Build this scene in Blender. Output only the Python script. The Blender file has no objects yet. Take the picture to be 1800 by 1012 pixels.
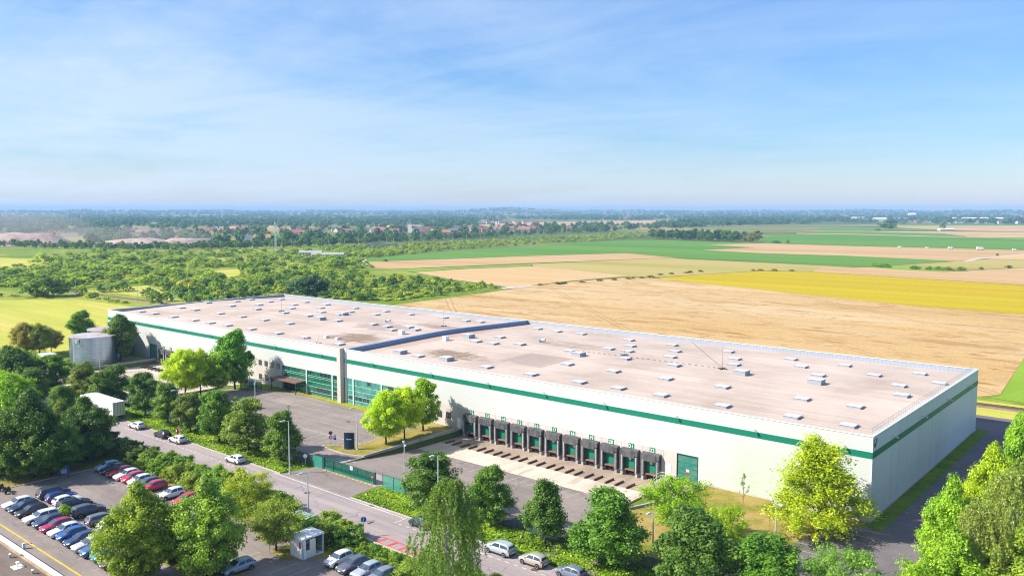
import bpy, bmesh, math, random
import numpy as np
from mathutils import Vector, Matrix

random.seed(7)
RNG = np.random.default_rng(11)
scene = bpy.context.scene
COL = scene.collection

# ------------------------------------------------------------------ camera model
HB = 12.3
F_PX = 1481.0
YAW, PITCH = math.radians(-40.14), math.radians(5.265)
CAM = np.array([21.86 * HB, -9.766 * HB, 3.5525 * HB])
FW = np.array([math.sin(YAW) * math.cos(PITCH), math.cos(YAW) * math.cos(PITCH), -math.sin(PITCH)])
RT = np.array([math.cos(YAW), -math.sin(YAW), 0.0])
UP = np.cross(RT, FW)


def G(px, py, z=0.0):
    """ground position (survey) of a point seen in the photograph"""
    d = FW + RT * (px - 900) / F_PX - UP * (py - 506) / F_PX
    t = (z - CAM[2]) / d[2]
    return CAM + d * t


def PJ(p):
    d = np.array(p, float) - CAM
    zz = d @ FW
    return 900 + F_PX * (d @ RT) / zz, 506 - F_PX * (d @ UP) / zz


def PXM(p):
    return F_PX / ((np.array(p, float) - CAM) @ FW)


def HT(b, py):
    lo, hi = 0.0, 120.0
    for _ in range(40):
        m = (lo + hi) / 2
        if PJ((b[0], b[1], b[2] + m))[1] > py:
            lo = m
        else:
            hi = m
    return lo


# ------------------------------------------------------------------ helpers
def link(o, parent=None):
    COL.objects.link(o)
    if parent is not None:
        o.parent = parent
    return o


def tag(o, label=None, cat=None, group=None, kind=None):
    if label:
        o['label'] = label
    if cat:
        o['category'] = cat
    if group:
        o['group'] = group
    if kind:
        o['kind'] = kind
    return o


def empty(name, loc, label, cat, group=None, rz=0.0, sc=None):
    o = bpy.data.objects.new(name, None)
    o.empty_display_size = 0.5
    link(o)
    o.location = loc
    o.rotation_euler = (0, 0, rz)
    if sc is not None:
        o.scale = sc
    return tag(o, label, cat, group)


def inst(name, mesh, parent=None, loc=(0, 0, 0), rz=0.0, col=None, sc=None):
    o = bpy.data.objects.new(name, mesh)
    link(o, parent)
    o.location = loc
    o.rotation_euler = (0, 0, rz)
    if col is not None:
        o.color = (*col, 1)
    if sc is not None:
        o.scale = sc
    return o


def copy_tree(root, loc, rz=None, label=None, group=None):
    r = root.copy()
    COL.objects.link(r)
    r.location = loc
    if rz is not None:
        r.rotation_euler = (0, 0, rz)
    if label:
        r['label'] = label
    if group:
        r['group'] = group

    def rec(src, dst):
        for ch in list(src.children):
            c = ch.copy()
            COL.objects.link(c)
            c.parent = dst
            c.matrix_parent_inverse = ch.matrix_parent_inverse.copy()
            rec(ch, c)
    rec(root, r)
    return r


class MB:
    def __init__(self):
        self.v, self.f, self.m = [], [], []

    def add(self, vs, fs, m=0):
        n = len(self.v)
        self.v += [tuple(float(c) for c in v) for v in vs]
        self.f += [tuple(n + i for i in f) for f in fs]
        self.m += [m] * len(fs)
        return self

    def box(self, x0, x1, y0, y1, z0, z1, m=0):
        return self.add([(x0, y0, z0), (x1, y0, z0), (x1, y1, z0), (x0, y1, z0), (x0, y0, z1), (x1, y0, z1), (x1, y1, z1), (x0, y1, z1)],
                        [(0, 3, 2, 1), (4, 5, 6, 7), (0, 1, 5, 4), (1, 2, 6, 5), (2, 3, 7, 6), (3, 0, 4, 7)], m)

    def prism(self, poly, z0, z1, m=0):
        n = len(poly)
        vs = [(p[0], p[1], z0) for p in poly] + [(p[0], p[1], z1) for p in poly]
        fs = [tuple(range(n - 1, -1, -1)), tuple(range(n, 2 * n))] + [(i, (i + 1) % n, n + (i + 1) % n, n + i) for i in range(n)]
        return self.add(vs, fs, m)

    def hull(self, a, b, m=0):
        """loft two equal rings of 3d points, capped"""
        n = len(a)
        fs = [tuple(range(n - 1, -1, -1)), tuple(range(n, 2 * n))] + [(i, (i + 1) % n, n + (i + 1) % n, n + i) for i in range(n)]
        return self.add(list(a) + list(b), fs, m)

    def tube(self, p0, p1, r0, r1=None, n=8, m=0, caps=True):
        r1 = r0 if r1 is None else r1
        p0, p1 = Vector(p0), Vector(p1)
        d = (p1 - p0)
        if d.length < 1e-6:
            return self
        d.normalize()
        u = d.orthogonal().normalized()
        w = d.cross(u)
        ring = lambda p, r: [tuple(p + (u * math.cos(2 * math.pi * i / n) + w * math.sin(2 * math.pi * i / n)) * r) for i in range(n)]
        fs = [(i, (i + 1) % n, n + (i + 1) % n, n + i) for i in range(n)]
        if caps:
            fs += [tuple(range(n - 1, -1, -1)), tuple(range(n, 2 * n))]
        return self.add(ring(p0, r0) + ring(p1, r1), fs, m)

    def lathe(self, prof, n=32, c=(0, 0), m=0):
        vs = []
        for r, z in prof:
            vs += [(c[0] + r * math.cos(2 * math.pi * i / n), c[1] + r * math.sin(2 * math.pi * i / n), z) for i in range(n)]
        fs = []
        for k in range(len(prof) - 1):
            fs += [(k * n + i, k * n + (i + 1) % n, (k + 1) * n + (i + 1) % n, (k + 1) * n + i) for i in range(n)]
        fs += [tuple(range(n - 1, -1, -1)), tuple(range((len(prof) - 1) * n, len(prof) * n))]
        return self.add(vs, fs, m)

    def quad(self, a, b, c, d, m=0):
        return self.add([a, b, c, d], [(0, 1, 2, 3)], m)

    def mesh(self, name, mats=(), smooth=False):
        me = bpy.data.meshes.new(name)
        me.from_pydata(self.v, [], self.f)
        for k in mats:
            me.materials.append(k)
        if any(self.m):
            me.polygons.foreach_set('material_index', self.m)
        if smooth:
            me.polygons.foreach_set('use_smooth', [True] * len(self.f))
        me.update()
        return me

    def build(self, name, mats, parent=None, smooth=False, loc=(0, 0, 0), rz=0.0):
        return inst(name, self.mesh(name, mats if isinstance(mats, (list, tuple)) else [mats], smooth), parent, loc, rz)


def np_mesh(name, v, q, tone=None, mats=()):
    me = bpy.data.meshes.new(name)
    v = np.ascontiguousarray(v, np.float32)
    q = np.ascontiguousarray(q, np.int32)
    k = q.shape[1]
    me.vertices.add(len(v))
    me.vertices.foreach_set('co', v.ravel())
    me.loops.add(q.size)
    me.loops.foreach_set('vertex_index', q.ravel())
    me.polygons.add(len(q))
    me.polygons.foreach_set('loop_start', np.arange(0, q.size, k, dtype=np.int32))
    me.update(calc_edges=True)
    me.validate()
    if tone is not None:
        a = me.attributes.new('tone', 'FLOAT', 'POINT')
        a.data.foreach_set('value', np.ascontiguousarray(tone, np.float32))
    for m in mats:
        me.materials.append(m)
    return me


# ------------------------------------------------------------------ materials
def new_mat(name):
    m = bpy.data.materials.new(name)
    m.use_nodes = True
    nt = m.node_tree
    nt.nodes.clear()
    out = nt.nodes.new('ShaderNodeOutputMaterial')
    return m, nt, out


def N(nt, t, **kw):
    n = nt.nodes.new(t)
    for k, v in kw.items():
        if k in n.inputs:
            n.inputs[k].default_value = v
        else:
            setattr(n, k, v)
    return n


def ramp(nt, fac, stops, interp='LINEAR'):
    r = nt.nodes.new('ShaderNodeValToRGB')
    r.color_ramp.interpolation = interp
    e = r.color_ramp.elements
    while len(e) < len(stops):
        e.new(0.5)
    for i, (p, c) in enumerate(stops):
        e[i].position = p
        e[i].color = (*c, 1) if len(c) == 3 else c
    nt.links.new(fac, r.inputs['Fac'])
    return r.outputs['Color']


def mix(nt, fac, a, b, mode='MIX'):
    n = nt.nodes.new('ShaderNodeMix')
    n.data_type = 'RGBA'
    n.blend_type = mode
    for s, val in ((n.inputs[0], fac), (n.inputs[6], a), (n.inputs[7], b)):
        if hasattr(val, 'is_output') or isinstance(val, bpy.types.NodeSocket):
            nt.links.new(val, s)
        elif isinstance(val, (int, float)):
            s.default_value = val if s == n.inputs[0] else (val, val, val, 1)
        else:
            s.default_value = (*val, 1) if len(val) == 3 else val
    return n.outputs[2]


def math_n(nt, op, a, b=None, c=None):
    n = nt.nodes.new('ShaderNodeMath')
    n.operation = op
    for i, val in enumerate((a, b, c)):
        if val is None:
            continue
        if isinstance(val, bpy.types.NodeSocket):
            nt.links.new(val, n.inputs[i])
        else:
            n.inputs[i].default_value = val
    return n.outputs[0]


def world_pos(nt, scale=(1, 1, 1), rot=0.0, loc=(0, 0, 0)):
    g = nt.nodes.new('ShaderNodeNewGeometry')
    mp = nt.nodes.new('ShaderNodeMapping')
    mp.inputs['Scale'].default_value = scale
    mp.inputs['Rotation'].default_value = (0, 0, rot)
    mp.inputs['Location'].default_value = loc
    nt.links.new(g.outputs['Position'], mp.inputs['Vector'])
    return mp.outputs['Vector']


def noise(nt, vec, scale, detail=5.0, rough=0.55, dist=0.0):
    n = nt.nodes.new('ShaderNodeTexNoise')
    n.inputs['Scale'].default_value = scale
    n.inputs['Detail'].default_value = detail
    n.inputs['Roughness'].default_value = rough
    n.inputs['Distortion'].default_value = dist
    nt.links.new(vec, n.inputs['Vector'])
    return n.outputs['Fac']


def principled(nt, out, col, rough=0.8, metal=0.0, spec=0.3, bump=None, bump_s=0.3, bump_d=0.05):
    b = nt.nodes.new('ShaderNodeBsdfPrincipled')
    if isinstance(col, bpy.types.NodeSocket):
        nt.links.new(col, b.inputs['Base Color'])
    else:
        b.inputs['Base Color'].default_value = (*col, 1)
    if isinstance(rough, bpy.types.NodeSocket):
        nt.links.new(rough, b.inputs['Roughness'])
    else:
        b.inputs['Roughness'].default_value = rough
    b.inputs['Metallic'].default_value = metal
    b.inputs['Specular IOR Level'].default_value = spec
    if bump is not None:
        bp = nt.nodes.new('ShaderNodeBump')
        bp.inputs['Strength'].default_value = bump_s
        bp.inputs['Distance'].default_value = bump_d
        nt.links.new(bump, bp.inputs['Height'])
        nt.links.new(bp.outputs['Normal'], b.inputs['Normal'])
    nt.links.new(b.outputs[0], out.inputs['Surface'])
    return b


def plain(name, col, rough=0.6, metal=0.0, var=0.12, scale=3.0, spec=0.3):
    m, nt, out = new_mat(name)
    p = world_pos(nt)
    n = noise(nt, p, scale, 6)
    lo = tuple(c * (1 - var) for c in col)
    hi = tuple(min(1, c * (1 + var)) for c in col)
    principled(nt, out, ramp(nt, n, [(0.3, lo), (0.7, hi)]), rough, metal, spec)
    return m


def ground_mat(name, stops, s1, s2, fine=(0.75, 1.25), rough=0.9, stretch=(1, 1, 1), rot=0.0, spots=None, bump=0.0, spec=0.1, tracks=None, streak=None):
    """broad patches (s1) in 'stops', multiplied by fine grain (s2); optional spots (scale, threshold, colour, stretch)"""
    m, nt, out = new_mat(name)
    p = world_pos(nt, stretch, rot)
    p0 = world_pos(nt)
    n1 = noise(nt, p, s1, 7, 0.6, 0.4)
    c = ramp(nt, n1, stops)
    n2 = noise(nt, p0, s2, 4, 0.7)
    g = ramp(nt, n2, [(0.25, (fine[0],) * 3), (0.75, (fine[1],) * 3)])
    c = mix(nt, 1.0, c, g, 'MULTIPLY')
    if streak:
        sc, st, rt, lo, hi = streak
        ps = world_pos(nt, st, rt)
        c = mix(nt, 1.0, c, ramp(nt, noise(nt, ps, sc, 3, 0.6), [(0.3, lo), (0.7, hi)]), 'MULTIPLY')
    if spots:
        for (sc, th, colr, st, amt) in spots:
            ps = world_pos(nt, st, rot, (31.7 * sc, 12.1, 0))
            ns = noise(nt, ps, sc, 6, 0.65, 0.6)
            f = ramp(nt, ns, [(th, (0, 0, 0)), (min(1, th + 0.05), (amt,) * 3)])
            c = mix(nt, f, c, colr)
    if tracks:
        for (dx, dy, off, wid, per, colr, amt) in tracks:
            g2 = nt.nodes.new('ShaderNodeNewGeometry')
            dt = nt.nodes.new('ShaderNodeVectorMath')
            dt.operation = 'DOT_PRODUCT'
            dt.inputs[1].default_value = (dx, dy, 0)
            nt.links.new(g2.outputs['Position'], dt.inputs[0])
            a = math_n(nt, 'ADD', dt.outputs['Value'], off)
            w = noise(nt, p0, 0.05, 2)
            a = math_n(nt, 'ADD', a, math_n(nt, 'MULTIPLY', w, 1.5))
            a = math_n(nt, 'PINGPONG', a, per / 2)
            f = math_n(nt, 'LESS_THAN', a, wid)
            f = math_n(nt, 'MULTIPLY', f, amt)
            c = mix(nt, f, c, colr)
    if name in CRACKED:
        vo = nt.nodes.new('ShaderNodeTexVoronoi')
        vo.feature = 'DISTANCE_TO_EDGE'
        vo.inputs['Scale'].default_value = CRACKED[name]
        wv = nt.nodes.new('ShaderNodeVectorMath')
        wv.operation = 'MULTIPLY_ADD'
        nz = nt.nodes.new('ShaderNodeTexNoise')
        nz.inputs['Scale'].default_value = 0.35
        nz.inputs['Detail'].default_value = 4
        nt.links.new(p0, nz.inputs['Vector'])
        nt.links.new(nz.outputs['Color'], wv.inputs[0])
        wv.inputs[1].default_value = (5, 5, 0)
        nt.links.new(p0, wv.inputs[2])
        nt.links.new(wv.outputs[0], vo.inputs['Vector'])
        ck = math_n(nt, 'LESS_THAN', vo.outputs['Distance'], 0.007)
        ck = math_n(nt, 'MULTIPLY', ck, ramp(nt, noise(nt, p0, 0.07, 3), [(0.42, (0, 0, 0)), (0.6, (0.6,) * 3)]))
        c = mix(nt, ck, c, (0.075, 0.07, 0.07))
        c = mix(nt, ramp(nt, noise(nt, p0, 0.55, 3, 0.5), [(0.66, (0, 0, 0)), (0.74, (0.4,) * 3)]), c, (0.1, 0.095, 0.092))
    gn = GAIN.get(name)
    if gn is not None:
        c = mix(nt, 1.0, c, gn if isinstance(gn, tuple) else (gn,) * 3, 'MULTIPLY')
    principled(nt, out, c, rough, 0, spec, n2 if bump else None, bump, 0.3)
    return m


CRACKED = {'asphalt': 0.11, 'asphalt_lot': 0.1, 'asphalt_dark': 0.12}
GAIN = {'asphalt': (1.95, 1.72, 1.72), 'asphalt_lot': (1.3, 1.16, 1.08), 'asphalt_dark': (1.25, 1.15, 1.2), 'concrete_yard': (1.2, 1.13, 1.05), 'concrete_dirty': (1.12, 1.02, 0.95), 'wheat': (0.75, 0.71, 0.69), 'stubble': (0.76, 0.74, 0.72), 'wheat_pale': (0.78, 0.75, 0.74),
        'yellow_crop': (0.74, 0.83, 0.4), 'olive_crop': (0.95, 0.9, 0.8), 'green_crop': (0.95, 0.88, 0.6), 'lime_crop': 0.9, 'meadow': (1.22, 1.14, 0.9), 'grass_dry': (0.95, 0.9, 0.8), 'grass_green': (1.15, 1.15, 0.9),
        'scrub_ground': (1.05, 1.15, 0.75), 'dock_curtain': 0.46, 'concrete_panel': 1.05, 'land': 0.9}
M = {}
M['asphalt'] = ground_mat('asphalt', [(0.3, (0.135, 0.128, 0.122)), (0.5, (0.165, 0.155, 0.147)), (0.72, (0.2, 0.187, 0.176))], 0.12, 3.0, (0.86, 1.14), 0.85,
                          stretch=(0.35, 1, 1), spots=[(0.35, 0.62, (0.105, 0.1, 0.1), (0.2, 1, 1), 0.55), (0.08, 0.66, (0.2, 0.19, 0.18), (1, 1, 1), 0.5)],
                          streak=(0.9, (0.03, 1, 1), 0, (0.86,) * 3, (1.12,) * 3), spec=0.2)
M['asphalt_lot'] = ground_mat('asphalt_lot', [(0.3, (0.15, 0.138, 0.13)), (0.5, (0.185, 0.17, 0.16)), (0.72, (0.225, 0.207, 0.195))], 0.1, 2.5, (0.85, 1.15), 0.85,
                              spots=[(0.25, 0.64, (0.1, 0.092, 0.09), (0.3, 1, 1), 0.6), (1.1, 0.68, (0.09, 0.085, 0.085), (1, 1, 1), 0.5)],
                              streak=(0.5, (0.05, 1, 1), 0.25, (0.85,) * 3, (1.12,) * 3), spec=0.2)
M['asphalt_dark'] = ground_mat('asphalt_dark', [(0.3, (0.1, 0.095, 0.093)), (0.6, (0.135, 0.128, 0.123)), (0.8, (0.17, 0.16, 0.152))], 0.15, 2.5, (0.85, 1.15), 0.85,
                               spots=[(0.2, 0.66, (0.3, 0.28, 0.25), (1, 1, 1), 0.5)], spec=0.2)
M['concrete_yard'] = ground_mat('concrete_yard', [(0.3, (0.36, 0.31, 0.26)), (0.5, (0.47, 0.415, 0.355)), (0.75, (0.54, 0.485, 0.42))], 0.12, 2.0, (0.88, 1.1), 0.85,
                                stretch=(1.0, 0.3, 1), spots=[(0.5, 0.6, (0.28, 0.23, 0.19), (1, 0.15, 1), 0.55)], spec=0.2,
                                streak=(0.7, (1, 0.06, 1), 0.35, (0.74,) * 3, (1.1,) * 3))
M['concrete_dirty'] = ground_mat('concrete_dirty', [(0.3, (0.22, 0.185, 0.15)), (0.5, (0.3, 0.25, 0.2)), (0.75, (0.4, 0.34, 0.28))], 0.3, 2.0, (0.85, 1.12), 0.85, stretch=(1, 0.4, 1), spec=0.2)
M['grass_dry'] = ground_mat('grass_dry', [(0.25, (0.115, 0.155, 0.02)), (0.42, (0.21, 0.22, 0.035)), (0.55, (0.35, 0.27, 0.09)), (0.75, (0.44, 0.33, 0.15))], 0.16, 4.0, (0.6, 1.35), bump=0.4)
M['grass_green'] = ground_mat('grass_green', [(0.25, (0.06, 0.115, 0.012)), (0.5, (0.12, 0.185, 0.02)), (0.68, (0.2, 0.23, 0.035)), (0.8, (0.32, 0.26, 0.09))], 0.25, 4.0, (0.55, 1.35), bump=0.5)
M['grass_strip'] = ground_mat('grass_strip', [(0.25, (0.22, 0.25, 0.02)), (0.5, (0.33, 0.31, 0.03)), (0.75, (0.42, 0.33, 0.06))], 0.4, 4.0, (0.6, 1.3), bump=0.4)
M['meadow'] = ground_mat('meadow', [(0.25, (0.27, 0.31, 0.045)), (0.5, (0.34, 0.35, 0.07)), (0.7, (0.42, 0.37, 0.12)), (0.85, (0.5, 0.38, 0.18))], 0.02, 1.2, (0.8, 1.2),
                         stretch=(0.5, 1.6, 1), rot=-0.45, streak=(0.14, (0.06, 1, 1), -0.62, (0.86,) * 3, (1.1,) * 3))
M['scrub_ground'] = ground_mat('scrub_ground', [(0.3, (0.09, 0.15, 0.02)), (0.48, (0.16, 0.2, 0.03)), (0.6, (0.27, 0.26, 0.06)), (0.75, (0.42, 0.32, 0.12))], 0.011, 0.22, (0.6, 1.35))
M['wheat'] = ground_mat('wheat', [(0.25, (0.56, 0.36, 0.12)), (0.42, (0.64, 0.44, 0.19)), (0.58, (0.72, 0.54, 0.3)), (0.85, (0.75, 0.59, 0.36))], 0.012, 1.0, (0.72, 1.22),
                        stretch=(0.3, 1, 1), spots=[(0.03, 0.6, (0.56, 0.4, 0.2), (0.3, 1, 1), 0.6), (0.075, 0.575, (0.44, 0.26, 0.08), (0.3, 1, 1), 0.7), (0.16, 0.57, (0.38, 0.21, 0.06), (0.25, 1, 1), 0.7), (0.45, 0.6, (0.3, 0.16, 0.05), (0.3, 1, 1), 0.75), (0.035, 0.63, (0.44, 0.27, 0.1), (0.18, 1, 1), 0.5)],
                        tracks=[(0.68, 0.73, 7, 0.35, 60, (0.4, 0.24, 0.07), 0.55), (0.68, 0.73, 4.6, 0.35, 60, (0.4, 0.24, 0.07), 0.55)],
                        streak=(0.1, (0.05, 1, 1), 0.02, (0.88,) * 3, (1.08,) * 3))
M['stubble'] = ground_mat('stubble', [(0.3, (0.52, 0.32, 0.14)), (0.5, (0.62, 0.41, 0.2)), (0.75, (0.7, 0.5, 0.28))], 0.006, 0.6, (0.85, 1.12), stretch=(0.25, 1, 1), rot=0.12,
                          spots=[(0.05, 0.6, (0.42, 0.25, 0.12), (0.06, 1, 1), 0.6), (0.02, 0.6, (0.7, 0.56, 0.38), (0.15, 1, 1), 0.5)], streak=(0.06, (0.02, 1, 1), 0.15, (0.84,) * 3, (1.1,) * 3))
M['wheat_pale'] = ground_mat('wheat_pale', [(0.3, (0.58, 0.39, 0.17)), (0.5, (0.65, 0.45, 0.22)), (0.75, (0.7, 0.51, 0.27))], 0.008, 0.6, (0.9, 1.1), stretch=(0.3, 1, 1),
                             streak=(0.08, (0.03, 1, 1), 0.1, (0.92,) * 3, (1.06,) * 3))
M['yellow_crop'] = ground_mat('yellow_crop', [(0.25, (0.5, 0.25, 0.008)), (0.45, (0.6, 0.36, 0.008)), (0.6, (0.54, 0.38, 0.012)), (0.8, (0.38, 0.34, 0.02))], 0.009, 0.5, (0.85, 1.15),
                              stretch=(0.12, 1, 1), rot=0.08, streak=(0.07, (0.02, 1, 1), 0.1, (0.88,) * 3, (1.08,) * 3))
M['olive_crop'] = ground_mat('olive_crop', [(0.3, (0.29, 0.27, 0.07)), (0.5, (0.38, 0.33, 0.11)), (0.75, (0.46, 0.36, 0.16))], 0.01, 0.5, (0.88, 1.12), stretch=(0.3, 1, 1), rot=0.1)
M['green_crop'] = ground_mat('green_crop', [(0.3, (0.075, 0.2, 0.03)), (0.5, (0.105, 0.245, 0.045)), (0.75, (0.15, 0.28, 0.06))], 0.006, 0.3, (0.9, 1.1), stretch=(0.2, 1, 1), rot=0.1,
                             streak=(0.03, (0.02, 1, 1), 0.12, (0.9,) * 3, (1.08,) * 3))
M['lime_crop'] = ground_mat('lime_crop', [(0.3, (0.17, 0.3, 0.02)), (0.6, (0.24, 0.36, 0.03)), (0.8, (0.3, 0.38, 0.05))], 0.02, 0.8, (0.85, 1.15))
M['land'] = ground_mat('land', [(0.28, (0.05, 0.085, 0.02)), (0.45, (0.1, 0.14, 0.03)), (0.55, (0.22, 0.22, 0.06)), (0.66, (0.45, 0.33, 0.14)), (0.8, (0.12, 0.2, 0.04))], 0.0016, 0.05, (0.7, 1.25), stretch=(1, 1, 1))
M['ballast'] = ground_mat('ballast', [(0.3, (0.17, 0.12, 0.085)), (0.7, (0.27, 0.2, 0.15))], 0.5, 3, (0.7, 1.2))
M['dirt'] = ground_mat('dirt', [(0.3, (0.3, 0.21, 0.13)), (0.7, (0.45, 0.34, 0.23))], 0.3, 2, (0.8, 1.2))
M['rubble'] = ground_mat('rubble', [(0.3, (0.3, 0.21, 0.18)), (0.5, (0.42, 0.31, 0.27)), (0.7, (0.5, 0.4, 0.36))], 0.12, 0.9, (0.6, 1.3), bump=0.8)
M['gravel_path'] = ground_mat('gravel_path', [(0.3, (0.4, 0.36, 0.32)), (0.7, (0.52, 0.48, 0.42))], 0.2, 2)


def roof_material():
    m, nt, out = new_mat('roof_membrane')
    p = world_pos(nt)
    c = ramp(nt, noise(nt, p, 0.07, 6, 0.6), [(0.28, (0.38, 0.295, 0.24)), (0.5, (0.48, 0.385, 0.32)), (0.75, (0.56, 0.455, 0.385))])
    c = mix(nt, 1.0, c, ramp(nt, noise(nt, p, 4.0, 4, 0.7), [(0.25, (0.86,) * 3), (0.75, (1.12,) * 3)]), 'MULTIPLY')
    c = mix(nt, 1.0, c, ramp(nt, noise(nt, world_pos(nt, (0.04, 1.2, 1)), 0.8, 3), [(0.3, (0.88,) * 3), (0.7, (1.07,) * 3)]), 'MULTIPLY')
    # membrane sheets: faint seams
    sep = nt.nodes.new('ShaderNodeSeparateXYZ')
    nt.links.new(p, sep.inputs[0])
    s = math_n(nt, 'LESS_THAN', math_n(nt, 'PINGPONG', sep.outputs['Y'], 2.0), 0.05)
    c = mix(nt, math_n(nt, 'MULTIPLY', s, 0.25), c, (0.3, 0.24, 0.2))
    # ponding stains: elongated brown patches along the low lines of the roof
    for (x0, x1, y0, y1, sc, th, amt, colr) in STAINS:
        fx = math_n(nt, 'MULTIPLY', math_n(nt, 'GREATER_THAN', sep.outputs['X'], x0), math_n(nt, 'LESS_THAN', sep.outputs['X'], x1))
        fy = math_n(nt, 'MULTIPLY', math_n(nt, 'GREATER_THAN', sep.outputs['Y'], y0), math_n(nt, 'LESS_THAN', sep.outputs['Y'], y1))
        cx, cy = (x0 + x1) / 2, (y0 + y1) / 2
        ex = math_n(nt, 'DIVIDE', math_n(nt, 'SUBTRACT', sep.outputs['X'], cx), (x1 - x0) / 2)
        ey = math_n(nt, 'DIVIDE', math_n(nt, 'SUBTRACT', sep.outputs['Y'], cy), (y1 - y0) / 2)
        rr = math_n(nt, 'ADD', math_n(nt, 'MULTIPLY', ex, ex), math_n(nt, 'MULTIPLY', ey, ey))
        fall = math_n(nt, 'SUBTRACT', 1.0, math_n(nt, 'MINIMUM', rr, 1.0))
        nn = math_n(nt, 'MAXIMUM', noise(nt, world_pos(nt, (0.22, 2.2, 1)), sc, 5, 0.7, 0.5), noise(nt, world_pos(nt, (2.0, 0.25, 1), 0.0, (5, 9, 0)), sc, 5, 0.7, 0.5))
        f = math_n(nt, 'MULTIPLY', fall, 0.3)
        f = ramp(nt, math_n(nt, 'ADD', nn, f), [(th - 0.05, (0, 0, 0)), (th + 0.07, (amt,) * 3)])
        f = math_n(nt, 'MULTIPLY', f, math_n(nt, 'MULTIPLY', fx, fy))
        c = mix(nt, f, c, colr)
    principled(nt, out, c, 0.9, 0, 0.15)
    return m


STAINS = [(126, 153, 8, 19, 0.45, 0.72, 0.85, (0.2, 0.135, 0.085)), (138, 168, 32, 46, 0.4, 0.74, 0.6, (0.26, 0.19, 0.14)),
          (152, 164, 13.5, 25, 0.2, 0.5, 0.6, (0.27, 0.21, 0.185)), (92, 116, 7, 23, 0.45, 0.7, 0.85, (0.2, 0.135, 0.085)),
          (84, 107, 25, 38, 0.3, 0.62, 0.6, (0.27, 0.2, 0.165)), (95, 118, 37, 47, 0.4, 0.68, 0.7, (0.24, 0.17, 0.12)),
          (116, 124, 1, 62, 0.3, 0.62, 0.5, (0.36, 0.22, 0.15)), (40, 80, 20, 40, 0.3, 0.78, 0.4, (0.32, 0.24, 0.19))]
M['roof'] = roof_material()


def cladding_mat(name, col, axis='Z', per=0.3, dirt=(0.42, 0.44, 0.38), amt=0.35, bs=0.6, algae=False):
    m, nt, out = new_mat(name)
    p = world_pos(nt)
    sep = nt.nodes.new('ShaderNodeSeparateXYZ')
    nt.links.new(p, sep.inputs[0])
    a = sep.outputs[axis]
    w = math_n(nt, 'PINGPONG', a, per / 2)
    w = math_n(nt, 'SMOOTH_MIN', w, per * 0.32, 0.04)
    # run-off streaks and algae
    st = noise(nt, world_pos(nt, (1, 1, 0.06)), 0.7, 5, 0.65)
    big = noise(nt, world_pos(nt, (1, 1, 0.4)), 0.05, 3)
    f = math_n(nt, 'MULTIPLY', ramp(nt, st, [(0.45, (0, 0, 0)), (0.75, (1, 1, 1))]), ramp(nt, big, [(0.4, (0, 0, 0)), (0.65, (amt,) * 3)]))
    c = mix(nt, f, col, dirt)
    if algae:
        bx_ = math_n(nt, 'MULTIPLY', ramp(nt, math_n(nt, 'DIVIDE', sep.outputs['X'], 240.0), [(0.884, (0, 0, 0)), (0.888, (1, 1, 1)), (0.945, (1, 1, 1)), (0.965, (0.3,) * 3)]), ramp(nt, math_n(nt, 'DIVIDE', sep.outputs['Z'], 12.0), [(0.0, (1, 1, 1)), (0.55, (0.6,) * 3), (0.74, (0.1,) * 3)]))
        bn_ = math_n(nt, 'MULTIPLY', bx_, ramp(nt, noise(nt, world_pos(nt, (1, 1, 0.3)), 0.25, 4, 0.6), [(0.3, (0.45,) * 3), (0.65, (1, 1, 1))]))
        c = mix(nt, math_n(nt, 'MULTIPLY', bn_, 0.55), c, (0.4, 0.54, 0.34))
    # panel joints
    j = math_n(nt, 'LESS_THAN', math_n(nt, 'PINGPONG', sep.outputs['X'], 3.05), 0.05)
    c = mix(nt, math_n(nt, 'MULTIPLY', j, 0.05), c, dirt)
    wn = nt.nodes.new('ShaderNodeTexWhiteNoise')
    wn.noise_dimensions = '2D'
    cb = nt.nodes.new('ShaderNodeCombineXYZ')
    nt.links.new(math_n(nt, 'FLOOR', math_n(nt, 'DIVIDE', math_n(nt, 'ADD', sep.outputs['X'], sep.outputs['Y']), 18.3)), cb.inputs[0])
    nt.links.new(math_n(nt, 'FLOOR', math_n(nt, 'DIVIDE', sep.outputs['Z'], 400.0)), cb.inputs[1])
    nt.links.new(cb.outputs[0], wn.inputs['Vector'])
    pv_ = math_n(nt, 'MULTIPLY_ADD', wn.outputs['Value'], 0.07, 0.95)
    cpv = nt.nodes.new('ShaderNodeCombineXYZ')
    for q_ in range(3):
        nt.links.new(pv_, cpv.inputs[q_])
    c = mix(nt, 1.0, c, cpv.outputs[0], 'MULTIPLY')
    dst = math_n(nt, 'MULTIPLY', ramp(nt, noise(nt, world_pos(nt, (0.5, 0.5, 2.2)), 0.9, 5, 0.7), [(0.42, (0, 0, 0)), (0.7, (0.3,) * 3)]), math_n(nt, 'LESS_THAN', sep.outputs['Z'], 4.0))
    c = mix(nt, dst, c, (0.4, 0.36, 0.3))
    gro = math_n(nt, 'LESS_THAN', math_n(nt, 'PINGPONG', a, per / 2), per * 0.12)
    c = mix(nt, math_n(nt, 'MULTIPLY', gro, 0.2), c, tuple(x * 0.4 for x in col))
    principled(nt, out, c, 0.5, 0.0, 0.3, w, bs, 0.06)
    return m


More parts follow.
